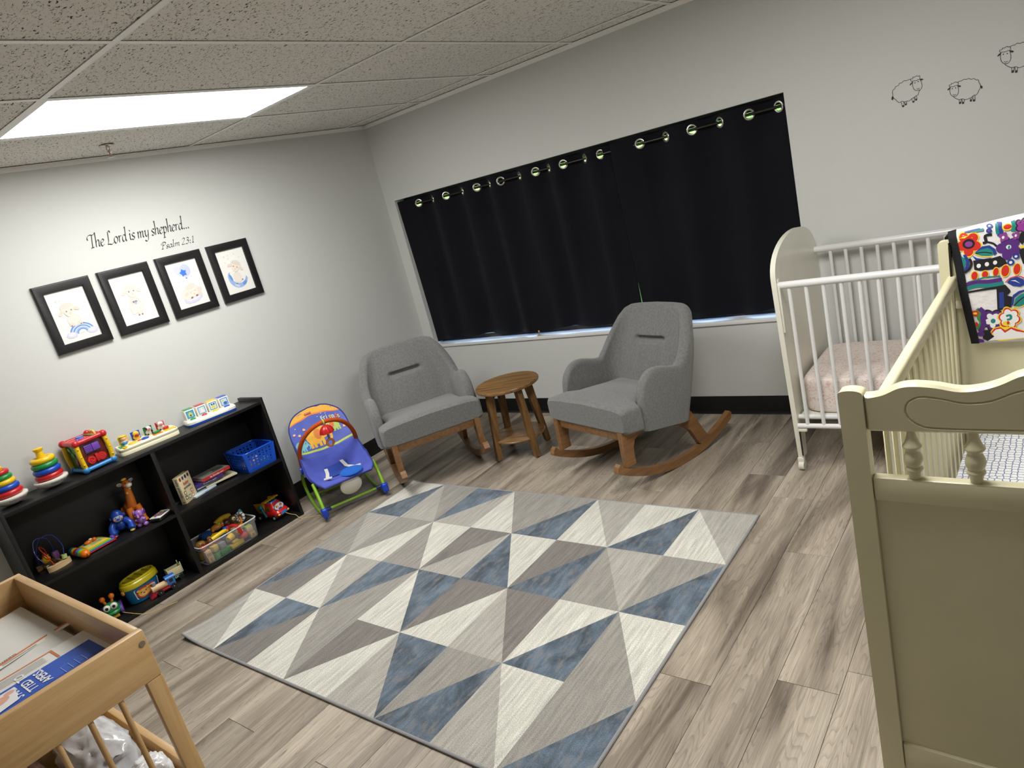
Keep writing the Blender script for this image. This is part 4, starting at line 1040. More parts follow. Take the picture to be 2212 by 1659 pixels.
  ('b', 'e', (3.9287, 1.0567, 0.0085, 0.0087, -0.14)),
  ('w', 'e', (3.9283, 1.0565, 0.0036, 0.0036, -0.14)),
  ('t', 'p', [(3.818, 1.1452), (3.8353, 1.1501), (3.8523, 1.1525), (3.852, 1.1449), (3.835, 1.1438)]),
  ('b', 0.0044, [(3.8029, 1.1463), (3.8268, 1.1497), (3.8439, 1.1513)])]
QUILT_EDGE = {'binding': [(3.76, 1.1326), (3.7808, 1.1415), (3.7917, 1.0639), (3.8002, 0.9607), (3.8118, 0.869), (3.8222, 0.7914), (3.8108, 0.7879), (3.7877, 0.9182), (3.7714, 1.0587)], 'front': [(3.7808, 1.1415), (3.7917, 1.0639), (3.8002, 0.9607), (3.8118, 0.869), (3.8222, 0.7914)]}

# ================================================================ CHANGING TABLE
M_BIRCH = wood('birch', srgb(190, 150, 98), srgb(214, 178, 128), .42, 0); M_BIRCHY = wood('birch_cross', srgb(190, 150, 98), srgb(214, 178, 128), .42, 1); M_BIRCHZ = wood('birch_leg', srgb(190, 150, 98), srgb(214, 178, 128), .42, 2)
TX0, TX1, TY0, TY1, TZ = 1.631, 2.456, -3.887, -3.357, .904
ct = thing('changing_table', 'birch wood changing table with a raised tray rim and round spindles', 'changing table', ((TX0+TX1)/2, (TY0+TY1)/2, 0))
ox, oy = (TX0+TX1)/2, (TY0+TY1)/2; a, b2 = (TX1-TX0)/2, (TY1-TY0)/2
for s in (-1, 1):
    G('end_rail', M_BIRCHY, ct, rbox(s*a-(.022 if s > 0 else 0), s*a+(0 if s > 0 else .022), -b2, b2, .787, TZ, .003))
    G('long_rail', M_BIRCH, ct, rbox(-a+.0222, a-.0222, s*b2-(.022 if s > 0 else 0), s*b2+(0 if s > 0 else .022), .787, TZ-.0005, .003))
    G('lower_long_rail', M_BIRCH, ct, rbox(-a+.0222, a-.0222, s*b2-(.018 if s > 0 else 0), s*b2+(0 if s > 0 else .018), .465, .520, .003))
    G('lower_end_rail', M_BIRCHY, ct, rbox(s*a-(.020 if s > 0 else 0), s*a+(0 if s > 0 else .020), -b2+.0365, b2-.0365, .44, .475, .003))
    for q in (-1, 1): G('leg', M_BIRCHZ, ct, rbox(s*a-(.022 if s > 0 else 0), s*a+(0 if s > 0 else .022), q*b2-(.036 if q > 0 else 0), q*b2+(0 if q > 0 else .036), 0, .7868, .003))
    for k in range(7): yy = b2-.0915-.0635*k if k < 7 else 0; G('spindle', M_BIRCHZ, ct, cyl((s*(a-.010), yy, .475), (s*(a-.010), yy, .7875), .006, n=12))
for s in (-1, 1):
    bo = G('bolt', M_CHROME, ct, cyl((a-.001, s*(b2-.012), .876), (a+.002, s*(b2-.012), .876), .0065, n=16), cyl((a+.002, s*(b2-.012), .876), (a+.0026, s*(b2-.012), .876), .003, n=6))
G('tray_floor', M_BIRCH, ct, box(-a+.02, a-.02, -b2+.02, b2-.02, .789, .797)); G('lower_shelf', M_BIRCH, ct, box(-a+.021, a-.021, -b2+.019, b2-.019, .468, .476))
# pad
def padf(u, v):
    x = .80*(u-.5)*.965; y = .48*(v-.5); e = min(u, 1-u, v, 1-v)/.06
    k = math.sqrt(max(0, 1-(1-min(1, e))**2))
    return (x, y, .002+.026*k+.006*abs(2*v-1)**2*k+.002*mnoise.noise(Vector((x*9, y*9, 0))))
pg = grid(padf, 40, 30); pb = grid(lambda u, v: (.80*(u-.5)*.965, .48*(v-.5), 0.001), 40, 30)
pad = thing('changing_pad', 'white vinyl changing pad lying in the tray of the changing table', 'pad', (ox, oy, .797))
G('pad_body', mat('white_vinyl', srgb(226, 225, 220), .45, bump=.1, bscale=60), pad, pg)
d = Draw(lambda q, w, h: (q-ox, w-oy, .0315+h), eps=.0001)
sx = [2.03, 2.02, 2.006, 2.0, 1.999]; sy = [-3.60, -3.53, -3.45, -3.40, -3.378]
for i in range(4):
    d.poly([(sx[i]-.014, sy[i]), (sx[i]+.014, sy[i]), (sx[i+1]+.014, sy[i+1]), (sx[i+1]-.014, sy[i+1])], srgb(240, 238, 232))
    d.poly([(sx[i]-.014, sy[i]), (sx[i]-.004, sy[i]), (sx[i+1]-.004, sy[i+1]), (sx[i+1]-.014, sy[i+1])], srgb(212, 120, 62))
d.text('WARNING', 2.010, -3.545, .009, srgb(40, 20, 10), rot=R_(101), bold=.0003)
for k in range(3): d.line([(2.022+.003*k, -3.54), (2.012+.003*k, -3.46)], .0012, srgb(120, 110, 105))
st = d.put('warning_strap', pad)
leaf = thing('diaper_leaflet', 'glossy blue and white printed plastic sheet lying on the changing pad', 'leaflet', (2.25, -3.60, .831))
G('sheet', mat('glossy_film', srgb(232, 230, 226), .25, coat=.4), leaf, rbox(-.145, .180, -.245, .222, .001, .0025, .0005, 1))
d = Draw(lambda q, w, h: (q-2.25, w+3.60, .0025+h), eps=.00012)
d.rect(2.176, 2.424, -3.84, -3.392, srgb(28, 62, 158)); d.poly([(2.176, -3.392), (2.26, -3.392), (2.30, -3.84), (2.176, -3.84)], srgb(36, 84, 186))
d.rect(2.110, 2.116, -3.80, -3.46, srgb(214, 128, 70)); d.rect(2.110, 2.172, -3.462, -3.456, srgb(200, 120, 70))
for k in range(5): d.line([(2.126+.008*k, -3.48), (2.126+.008*k, -3.62-.02*k)], .0016, srgb(130, 125, 122))
for k, tx in enumerate(('S ARE', 'TTED TO', 'APERS.')): d.text(tx, 2.262, -3.560+.029*k, .028, srgb(238, 240, 246), rot=math.pi, bold=.0006)
for k in range(2): d.line([(2.275, -3.478+.03*k), (2.235, -3.478+.03*k), (2.235, -3.462+.03*k), (2.275, -3.462+.03*k)], .0012, srgb(150, 180, 230), True)
d.poly([(2.19, -3.56), (2.262, -3.572), (2.30, -3.75), (2.19, -3.75)], srgb(236, 236, 238)); d.ell((2.222, -3.60), .018, .022, srgb(226, 170, 150), .4); d.ell((2.205, -3.575), .010, .011, srgb(228, 176, 156)); d.ell((2.235, -3.625), .016, .012, srgb(214, 84, 70)); d.ell((2.25, -3.66), .022, .03, srgb(226, 170, 150))
d.put('print', leaf)
# things on the lower shelf
def crumple(rx, ry, rz, seed, amp=.16, fq=7):
    g = ell((0, 0, 0), 1, 40, 26); o = Vector((seed*3.1, seed*1.7, seed)); vs = []
    for p in g[0]:
        q = Vector(p); s = Vector((math.copysign(abs(q.x)**.7, q.x), math.copysign(abs(q.y)**.7, q.y), math.copysign(abs(q.z)**.6, q.z)))
        n1 = abs(mnoise.noise(q*fq*.35+o)); n2 = abs(mnoise.noise(q*fq+o)); s *= 1-amp*n1*1.6-amp*.8*n2
        vs.append((s.x*rx, s.y*ry, max(s.z, -.86)*rz+.86*rz))
    return vs, g[1]
M_FILM = mat('crinkled_film', srgb(205, 206, 210), .25, coat=.5, var=.12, vscale=14); M_FILMW = mat('crinkled_white_film', srgb(232, 233, 236), .22, coat=.5)
M_QY = mat('yellow_quilt', srgb(214, 196, 136), .9, bump=.8, bscale=38, var=.12, vscale=20); M_QF = mat('dark_floral_cloth', srgb(120, 92, 80), .9, var=.7, vscale=38)
def shelfitem(name, label, cat, mt, loc, r, seed, amp=.16):
    t = tag(put(name, MB().add(crumple(*r, seed, amp)), mt, loc=loc, ang=70), label, cat); return t
bag = shelfitem('diaper_bag', 'grey printed plastic diaper bag crumpled open on the lower table shelf', 'bag', M_FILM, (2.15, -3.475, .476), (.155, .075, .075), 1)
d = Draw(lambda q, w, h: (q, w, .136+h-.9*(q*q+2*w*w)), eps=.0002)
for k, (x, y) in enumerate(((.02, .02), (-.05, -.01), (.06, -.02))): d.star((x, y), .018, srgb(165, 168, 178), k)
shelfitem('plastic_wrap', 'crumpled white plastic wrapping beside the diaper bag', 'plastic bag', M_FILMW, (2.345, -3.435, .476), (.055, .05, .05), 4, .2)
shelfitem('folded_quilt', 'pale yellow quilted blanket stuffed on the lower table shelf', 'blanket', M_QY, (1.935, -3.50, .476), (.065, .075, .075), 6, .12)
shelfitem('floral_cloth', 'dark flowered cloth bundled at the rear of the lower table shelf', 'cloth', M_QF, (2.07, -3.63, .476), (.10, .07, .065), 9, .12)
bx = thing('cardboard_box', 'plain tan cardboard box on the lower shelf against the far rail', 'box', (1.79, -3.44, .476))
M_CARD = mat('cardboard', srgb(206, 184, 148), .85)
G('box_body', M_CARD, bx, rbox(-.09, .09, -.055, .055, 0, .085, .002)); G('flap', M_CARD, bx, rbox(-.09, .09, .0, .054, .0855, .088, .001)); G('flap', M_CARD, bx, rbox(-.09, .09, -.054, -.001, .0855, .0885, .001))

# ================================================================ QUILT ON THE CREAM CRIB
qm = MB(); QX0, QX1, QY, QT, QB = 3.782, 4.235, -1.262, 1.150, .788
def hbtop(x):   # follows the headboard crest loosely
    return 1.146+.034*math.sin(math.pi*min(1, max(0, (x-3.74)/.59)))
def leftedge(z):
    pts = sorted(((b, a) for a, b in QUILT_EDGE['front']))
    if z <= pts[0][0]: return pts[0][1]
    for (z0, x0), (z1, x1) in zip(pts[:-1], pts[1:]):
        if z <= z1: return x0+(x1-x0)*(z-z0)/(z1-z0)
    return pts[-1][1]-(z-pts[-1][0])*.1
def qprof(x, s, off=0):
    # s: 0 hem in front ... 1 hem behind ; returns point and follows down the front, over the top, down the back
    tp = hbtop(x); rT = .026
    L1 = tp-rT-QB; L2 = math.pi*rT; L3 = .30
    q = s*(L1+L2+L3)
    wob = 0
    yc = -1.241+(x-3.7)*-.026
    if q < L1: return (x, yc-rT-off-wob*(1-q/L1), QB+q)
    if q < L1+L2: w = (q-L1)/rT; return (x, yc-(rT+off)*math.cos(w), tp-rT+(rT+off)*math.sin(w))
    return (x, yc+rT+off, tp-rT-(q-L1-L2))
quilt = thing('crib_quilt', 'colourful floral quilt with black binding draped over the cream crib headboard', 'quilt', (4.0, -1.24, .788))
def qfun(u, v):
    z = qprof(3.9, v)[2]; xl = leftedge(z) if v < .56 else 3.765
    x = xl+(QX1-xl)*u; p = qprof(x, v); return (p[0]-4.0, p[1]+1.24, p[2]-.788)
o = put('cloth', MB().add(grid(qfun, 50, 60)), mat('white_quilting', srgb(228, 224, 224), .9, bump=.5, bscale=60), quilt)
so = o.modifiers.new('thickness', 'SOLIDIFY'); so.thickness = .008; so.offset = -1
QC = dict(y=srgb(236, 206, 50), r=srgb(206, 40, 28), k=srgb(20, 18, 26), p=srgb(134, 60, 140), b=srgb(32, 56, 140), t=srgb(24, 128, 124), w=srgb(232, 230, 230), v=srgb(84, 36, 120), g=srgb(60, 140, 70), m=srgb(150, 50, 150))
def qplane(x, z, h):
    tp = hbtop(x); L1 = tp-.026-QB; q = z-QB
    if q < L1: s = q/(L1+math.pi*.026+.30)
    else: s = (L1+.026*math.asin(min(1, (z-tp+.026)/.027)))/(L1+math.pi*.026+.30)
    p = qprof(x, s, .0012+h); return (p[0]-4.0, p[1]+1.24, p[2]-.788)
d = Draw(qplane, eps=.000012, base=.0)
for c, kind, pts in QUILT:
    if kind == 'e': d.ell(pts[:2], pts[2], pts[3], QC[c], pts[4], 16)
    elif kind == 'p': d.ngon(pts, QC[c])
    else: d.line(pts, kind, QC[c], sub=4)
for i in range(6):   # more of the same print on the part that hangs beyond
    x = 4.0+.035*i; z = .86+.05*((i*7) % 6)
    d.flower((x, z), .032, QC['kvrbtm'[i]], 5, i, QC['w'], .35); d.ell((x+.02, z-.05), .014, .008, QC['rygtbp'[i]], i)
d.put('printed_flowers', quilt)
def bind(v):
    z = qprof(3.9, v)[2]; xl = leftedge(z) if v < .56 else 3.765
    return xl
bb = MB(); n = 60; vs = []; fs = []
for i in range(n+1):
    v = i/n; xl = bind(v)
    for dx, off in ((-.021, .000), (-.021, .003), (.001, .003), (.001, -.004), (-.021, -.004)):
        p = qprof(xl+dx, v, off); vs.append((p[0]-4.0, p[1]+1.24, p[2]-.788))
for i in range(n):
    for k in range(5): fs.append((i*5+k, i*5+(k+1) % 5, (i+1)*5+(k+1) % 5, (i+1)*5+k))
fs.append((0, 1, 2, 3, 4)); fs.append(tuple(n*5+k for k in range(5)))
put('black_binding', bb.add((vs, fs)), mat('black_cotton', srgb(16, 15, 20), .9, bump=.5, bscale=300), quilt, ang=60)

# ================================================================ WALL DECALS
M_VINYL = mat('black_vinyl', srgb(34, 34, 36), .5)
def sheep(label, sd):
    xs_ = [p[0] for p in sd['body']]; zs_ = [p[1] for p in sd['body']]; cx, cz = sum(xs_)/len(xs_), sum(zs_)/len(zs_)
    root = thing('sheep_decal', label, 'wall decal', (cx, 0, cz), 0, 'outlined sheep decals on the window wall')
    fn = lambda a, b, h: (a-cx, -h, b-cz)
    K = srgb(26, 26, 28); w = .0022
    def part(name, draw):
        d = Draw(fn, base=.0006, eps=.00005); draw(d); return put(name, d.mb, M_VINYL, root, smooth=False)
    part('fleece_outline', lambda d: d.line(sd['body'], w, K, sub=4))
    part('head_outline', lambda d: (d.line(sd['head'], w, K, sub=4), d.line(sd['hair'], w, K, True, sub=3), d.line(sd['mouth'], w, K, sub=3)))
    part('ears', lambda d: (d.poly(sd['earL'], K), d.poly(sd['earR'], K)))
    part('eyes', lambda d: [d.ell(e, .0021, .0026, K) for e in sd['eyes']])
    for k in range(4):
        part('leg', lambda d: ([d.line(l, w, K) for l in sd['legs'][2*k:2*k+2]], d.poly(sd['hooves'][k], K)))
    part('tail', lambda d: d.poly(sd['tail'], K))
sheep('black outline sheep decal with its head turned to face another sheep across a gap', SHEEP[0])
sheep('black outline sheep decal in the middle of the three facing the corner', SHEEP[1])
sheep('black outline sheep decal set higher on the wall than the other two', SHEEP[2])

GLY = {
 'T': (.56, [[(-.02, .60), (-.05, .74), (.02, .90), (.2, .96), (.42, .93), (.66, 1.02)], [(.36, .95), (.32, .5), (.30, .03)], [(.16, .0), (.30, .02), (.44, .03)]]),
 'h': (.42, [[(.02, .98), (.07, 1.06), (.07, .5), (.05, 0)], [(.06, .26), (.16, .46), (.27, .5), (.32, .4), (.30, .1), (.38, .02)]]),
 'e': (.37, [[(.07, .24), (.24, .30), (.31, .41), (.22, .5), (.09, .4), (.04, .2), (.12, .01), (.25, .03), (.34, .12)]]),
 'L': (.60, [[(.36, .86), (.30, .99), (.18, .94), (.16, .6), (.14, .25), (.05, .02)], [(.03, .03), (.2, .02), (.4, -.02), (.58, .10)]]),
 'o': (.41, [[(.22, .5), (.08, .40), (.04, .17), (.15, 0), (.31, .12), (.34, .36), (.22, .5)]]),
 'r': (.32, [[(.01, .40), (.09, .5), (.08, .2), (.07, 0)], [(.08, .28), (.18, .45), (.30, .47)]]),
 'd': (.45, [[(.32, .42), (.2, .5), (.07, .38), (.04, .14), (.13, 0), (.27, .12), (.34, .3)], [(.28, .98), (.36, 1.06), (.34, .5), (.33, .1), (.41, .01)]]),
 'i': (.21, [[(.01, .40), (.09, .5), (.08, .12), (.16, .01)], [(.10, .71), (.11, .72)]]),
 's': (.33, [[(.30, .43), (.19, .5), (.07, .41), (.12, .28), (.24, .19), (.23, .05), (.12, 0), (.02, .07)]]),
 'm': (.66, [[(.01, .40), (.09, .5), (.08, .2), (.07, 0)], [(.08, .28), (.2, .47), (.3, .44), (.29, 0)], [(.3, .28), (.42, .47), (.52, .44), (.51, .1), (.59, .01)]]),
 'y': (.45, [[(.01, .40), (.09, .5), (.09, .15), (.19, .02), (.33, .2)], [(.37, .5), (.34, .1), (.27, -.24), (.12, -.33), (.0, -.24)]]),
 'p': (.43, [[(.01, .40), (.09, .5), (.07, .0), (.05, -.36)], [(-.05, -.37), (.06, -.35), (.17, -.34)], [(.08, .28), (.2, .48), (.34, .38), (.33, .14), (.2, 0), (.08, .07)]]),
 '.': (.22, [[(.08, .02), (.10, .04)]]), ' ': (.20, []),
 'P': (.56, [[(.20, .92), (.17, .4), (.13, .0)], [(.02, -.01), (.14, .01), (.26, .0)], [(.02, .62), (.0, .80), (.12, .96), (.34, 1.0), (.50, .86), (.46, .64), (.30, .53), (.18, .56)]]),
 'a': (.43, [[(.32, .43), (.2, .5), (.07, .38), (.04, .14), (.13, 0), (.27, .14), (.33, .38)], [(.35, .5), (.32, .12), (.41, .01)]]),
 'l': (.22, [[(.01, .98), (.09, 1.06), (.08, .3), (.08, .1), (.17, .01)]]),
 '2': (.48, [[(.05, .76), (.14, .94), (.32, .92), (.34, .70), (.18, .32), (.03, .03)], [(.02, .03), (.2, .01), (.42, .05)]]),
 '3': (.48, [[(.06, .84), (.2, .97), (.34, .85), (.28, .62), (.15, .56)], [(.15, .56), (.34, .48), (.36, .2), (.2, 0), (.04, .06)]]),
 ':': (.22, [[(.08, .04), (.10, .06)], [(.08, .40), (.10, .42)]]), '1': (.38, [[(.06, .80), (.2, .97), (.2, .4), (.19, .02)], [(.08, .0), (.2, .01), (.31, .0)]])}
def letter(name, label, string, y0, z0, y1, z1, capw, nib):
    tot = sum(GLY[c][0] for c in string); L = math.hypot(y1-y0, z1-z0); sx = L/tot; sz = capw
    root = thing(name, label, 'wall lettering', (0, (y0+y1)/2, (z0+z1)/2))
    cur = 0; rz = (z1-z0)/(y1-y0)
    nv = Vector((math.cos(R_(38)), math.sin(R_(38))))*nib/2
    for c in string:
        adv, st = GLY[c]
        if st:
            mb = MB(); k = 0
            for s in st:
                P = spline([(x+.24*zz, zz, 0) for x, zz in s], 7) if len(s) > 2 else [Vector((s[0][0]+.24*s[0][1], s[0][1], 0)), Vector((s[1][0]+.24*s[1][1], s[1][1], 0))]
                v = []
                n = len(P)
                for i, p in enumerate(P):
                    q = Vector(((cur+p.x)*sx, p.y*sz)); dd = P[min(i+1, n-1)]-P[max(i-1, 0)]; dd = Vector((dd.x*sx, dd.y*sz)).normalized()
                    pn = Vector((-dd.y, dd.x)); w = pn*max(nib*.13, abs(pn.dot(nv)))
                    w = w if pn.dot(nv) > 0 else -w
                    if n == 2: w = Vector((-.5, 1)).normalized()*nib*.5; q += dd*(-nib*.28 if i == 0 else nib*.28)
                    for e in (q+w, q-w): v.append((.0006+.00006*k, e.x-L/2, e.y+rz*(e.x-L/2)))
                mb.add((v, [(2*i, 2*i+1, 2*i+3, 2*i+2) for i in range(n-1)])); k += 1
            put('letter', mb, M_VINYL, root, smooth=False)
        cur += adv
    return root
letter('scripture_lettering', 'black script wall lettering reading The Lord is my shepherd', 'The Lord is my shepherd...', -2.160, 1.848, -1.580, 1.848, .070, .0080)
letter('verse_lettering', 'small black script wall lettering reading Psalm 23:1', 'Psalm 23:1', -1.790, 1.7630, -1.583, 1.7630, .036, .0060)

# ================================================================ FRAMED LAMB PRINTS
M_FRAME = mat('black_frame', srgb(24, 23, 24), .4, bump=.1, bscale=300); M_PAPER = mat('print_paper', srgb(232, 231, 226), .6)
def frame(k, label, art):
    y0 = -2.505+.323*k; w, h = .2794, .3556; zc = 1.7192-h/2; yc = y0+w/2; bw = .044
    root = thing('framed_picture', label, 'picture', (0.001, yc, zc), 0, 'black framed lamb prints')
    W2, H2 = w/2, h/2
    prof = [(0, .000), (0, .015), (.003, .019), (.006, .020), (bw-.003, .018), (bw, .015), (bw, .006)]   # inset, depth
    v = []; f = []; m = len(prof)
    for (sy, sz) in ((-1, -1), (1, -1), (1, 1), (-1, 1)):
        for i, dpt in prof: v.append((dpt, sy*(W2-i), sz*(H2-i)))
    for c in range(4):
        for i in range(m-1): f.append((c*m+i, ((c+1) % 4)*m+i, ((c+1) % 4)*m+i+1, c*m+i+1))
    put('frame_moulding', MB().add((v, f)), M_FRAME, root, ang=25)
    put('paper', MB().add(box(.001, .007, -W2+bw-.003, W2-bw+.003, -H2+bw-.003, H2-bw+.003)), M_PAPER, root, smooth=False)
    d = Draw(lambda a, b, hh: (.0072+hh, a, b), eps=.00004); art(d); d.put('lamb_print', root)
CR, CR2, BRN, GST, EAR = srgb(228, 220, 210), srgb(219, 209, 199), srgb(150, 116, 102), srgb(208, 206, 203), srgb(228, 212, 200)
B1, B2, B3, LAV = srgb(104, 146, 210), srgb(150, 178, 224), srgb(196, 208, 234), srgb(206, 206, 228)
def lines(d, c, rx, ry, n, col, rot=0):
    for i in range(n):
        a = rot+2*math.pi*i/n; d.line([(c[0]+rx*math.cos(a-.28), c[1]+ry*math.sin(a-.28)), (c[0]+rx*1.10*math.cos(a), c[1]+ry*1.10*math.sin(a)), (c[0]+rx*math.cos(a+.28), c[1]+ry*math.sin(a+.28))], .0007, col, sub=3)
def face(d, x, y, s=1, tilt=0, sleep=False):
    R2 = lambda a, b: (x+s*(a*math.cos(tilt)-b*math.sin(tilt)), y+s*(a*math.sin(tilt)+b*math.cos(tilt)))
    for q in (-1, 1):
        d.ell(R2(q*.037, .001), .017*s, .0095*s, EAR, tilt+q*-.5); d.ell(R2(q*.037, 0), .011*s, .005*s, srgb(230, 204, 194), tilt+q*-.5)
    d.ell(R2(0, .018), .033*s, .024*s, CR, tilt, 28, .05, 9); d.ell(R2(0, -.004), .024*s, .026*s, srgb(232, 220, 208), tilt)
    d.ell(R2(0, .026), .026*s, .013*s, CR2, tilt, 28, .08, 8); lines(d, R2(0, .022), .028*s, .018*s, 9, srgb(190, 172, 160))
    if sleep:
        for q in (-1, 1): d.line([R2(q*.013-.005, .001), R2(q*.013, -.002), R2(q*.013+.005, .001)], .0010*s, BRN, sub=3)
    else:
        for q in (-1, 1): d.ell(R2(q*.012, .001), .0027*s, .0036*s, srgb(96, 70, 64), tilt); d.ell(R2(q*.012+.001, .0025), .0008*s, .0009*s, srgb(245, 245, 245))
    d.line([R2(-.004, -.015), R2(0, -.017), R2(.004, -.015)], .0009*s, BRN, sub=3); d.ell(R2(0, -.011), .0026*s, .0014*s, srgb(206, 150, 140))
def stars(d, pts):
    for i, (a, b, r) in enumerate(pts): d.star((a, b), r, GST, i*.7)
def art1(d):
    stars(d, [(-.055, .085, .009), (-.038, .083, .005), (.045, .075, .005), (-.062, .055, .005), (.06, .03, .006)])
    for i, (r, c) in enumerate(((.062, B1), (.054, B3), (.047, B1), (.040, B3), (.033, B2), (.026, B1), (.02, srgb(232, 231, 226)))):
        d.poly([(.012+r*math.cos(math.pi*k/20), -.098+r*.85*math.sin(math.pi*k/20)) for k in range(21)], c)
    for x in (-.042, .062): d.ell((x, -.098), .027, .016, LAV, 0, 32, .10, 8); d.ell((x, -.095), .018, .010, srgb(222, 222, 236), 0, 28, .08, 7)
    d.ell((-.004, -.026), .034, .03, CR, 0, 36, .05, 11); lines(d, (-.004, -.026), .030, .026, 12, srgb(196, 180, 168)); d.ell((-.022, -.046), .013, .010, CR2); d.ell((.016, -.046), .013, .010, CR2)
    for x in (-.026, .02, .034): d.ell((x, -.052), .004, .003, BRN)
    face(d, -.012, .026, 1.05, .12)
def art2(d):
    stars(d, [(.0, .105, .005), (.042, .078, .007), (-.042, .077, .005), (-.04, .005, .006), (.05, -.002, .007), (-.052, -.045, .006)])
    d.ell((-.002, -.048), .040, .036, CR, 0, 40, .06, 12); d.ell((0, -.012), .03, .025, CR2, 0, 36, .05, 10); lines(d, (-.002, -.048), .036, .032, 14, srgb(196, 180, 168))
    d.ell((-.026, -.075), .012, .010, CR, 0, 24, .1, 7)
    for x in (-.006, .012): d.line([(x, -.07), (x+.001, -.09)], .006, EAR); d.ell((x+.001, -.093), .005, .004, BRN)
    for x in (-.014, .012): d.ell((x*.5-.001, -.018), .006, .005, srgb(120, 84, 72))
    d.poly([(-.008, -.014), (0, -.020), (.008, -.014), (.006, -.026), (0, -.034), (-.006, -.026)], B2)
    face(d, 0, .040, 1.1)
def art3(d):
    stars(d, [(.045, .055, .005), (.038, .036, .007), (.055, .022, .005), (-.045, .02, .006), (-.055, -.005, .006), (-.058, -.03, .005)])
    d.ell((-.034, .088), .022, .024, LAV); d.ell((.014, .078), .032, .036, srgb(190, 198, 232)); d.star((-.022, .066), .020, B3, .3, .6); d.star((-.002, .066), .024, srgb(66, 120, 214), .2, .62); d.line([(.0, .045), (.004, .034)], .0012, B1); d.ell((.006, .033), .006, .004, B1)
    d.ell((.006, -.088), .060, .026, LAV, .15, 48, .07, 11); d.ell((.006, -.082), .05, .018, srgb(220, 220, 236), .15, 40, .06, 9)
    d.ell((-.026, -.060), .036, .032, CR, 0, 36, .06, 10); lines(d, (-.026, -.06), .032, .028, 11, srgb(198, 182, 170)); d.ell((.048, -.062), .016, .024, CR2, .5)
    face(d, .014, -.050, 1.15, .2, True)
    d.ell((-.004, -.084), .008, .005, srgb(158, 104, 84), .3); d.ell((.030, -.078), .008, .005, srgb(158, 104, 84), .2)
def art4(d):
    stars(d, [(-.045, .095, .007), (-.018, .098, .005), (.025, .10, .006), (-.022, .08, .006), (.05, .075, .005), (-.05, .06, .005)])
    o = [(.002+.066*math.cos(a), -.040+.066*math.sin(a)) for a in [R_(150+195*k/24) for k in range(25)]]; i = [(.008+.052*math.cos(a)*1.02, -.022+.058*math.sin(a)) for a in [R_(338-180*k/24) for k in range(25)]]
    d.mb.add(([d._p(*p) for p in o]+[d._p(*p) for p in i[::-1]], [(k, k+1, 26+k, 25+k) for k in range(24)]), col=B2); d.k += 1
    d.ell((-.045, -.035), .008, .022, B1, .25); d.ell((.035, -.085), .018, .010, B1, .5); d.ell((-.02, -.09), .018, .007, B3, -.5)
    d.ell((.0, -.042), .028, .034, CR, 0, 36, .06, 10); lines(d, (0, -.042), .025, .03, 11, srgb(200, 184, 172))
    for x, y in ((-.018, -.078), (.028, -.062)): d.ell((x, y), .005, .004, BRN)
    face(d, .006, .022, 1.0, -.45)
frame(0, 'black framed print of a lamb sitting on a blue rainbow', art1)
frame(1, 'black framed print of a standing lamb holding a blue heart', art2)
frame(2, 'black framed print of a sleeping lamb under blue balloons', art3)
frame(3, 'black framed print of a lamb sitting on a blue crescent moon', art4)

# ================================================================ BABY BOUNCER
def dotted(name, base, ink, scale):
    m = mat(name, base, .85, spec=.1, bump=.3, bscale=120); N, L, b = nodes_of(m)
    tc = N.new('ShaderNodeTexCoord'); v = N.new('ShaderNodeTexVoronoi'); v.inputs['Scale'].default_value = scale; v.inputs['Randomness'].default_value = .2; L.new(tc.outputs['Object'], v.inputs[0])
    r = N.new('ShaderNodeMapRange'); r.inputs['From Min'].default_value = .22; r.inputs['From Max'].default_value = .18; L.new(v.outputs['Distance'], r.inputs[0])
    mc = N.new('ShaderNodeMix'); mc.data_type = 'RGBA'; mc.inputs[6].default_value = (*base, 1); mc.inputs[7].default_value = (*ink, 1); L.new(r.outputs[0], mc.inputs[0]); L.new(mc.outputs[2], b.inputs['Base Color'])
    return m
bo = thing('baby_bouncer', 'blue fabric baby rocker seat with green tube frame and orange toy bar', 'baby rocker', (.63, -1.52, 0), R_(-23.7-90))
M_GRT = mat('lime_tube', srgb(140, 192, 44), .35, coat=.3); M_PERI = mat('periwinkle_cloth', srgb(88, 100, 190), .9, spec=.1, bump=.35, bscale=90, var=.06, vscale=20)
M_BLUP = plastic(24, 66, 196); M_NAVY = plastic(22, 36, 92)
for s in (-1, 1):
    x = s*.195
    G('rocker_tube', M_GRT, bo, tube(spline([(x, -.335, .245), (x, -.43, .20), (x, -.485, .12), (x, -.44, .045), (x, -.30, .014), (x, -.14, .018), (x, -.03, .046), (x, .0, .056)], 6), .0105, 12))
    G('front_tube', M_GRT, bo, tube(spline([(x, .0, .06), (x, -.012, .10), (x, -.05, .17), (x, -.09, .225)], 5), .0105, 12))
    G('foot', M_BLUP, bo, rbox(x-.019, x+.019, -.022, .022, .030, .088, .010, 3), rbox(x-.006, x+.006, -.004, .008, .014, .031, .002))
    G('hub', M_BLUP, bo, cyl((x-.016, -.335, .255), (x+.014, -.335, .255), .026, n=20))
    G('tube_sleeve', M_NAVY, bo, cyl((s*.150, -.032, .062), (s*.180, -.026, .062), .0135, n=14))
G('front_crossbar', M_GRT, bo, tube(spline([(-.185, -.016, .062), (-.15, -.032, .062), (0, -.05, .055), (.15, -.032, .062), (.185, -.016, .062)], 5), .008, 10))
G('rear_crossbar', M_GRT, bo, tube(spline([(-.195, -.455, .055), (-.15, -.47, .022), (0, -.475, .018), (.15, -.47, .022), (.195, -.455, .055)], 5), .008, 10))
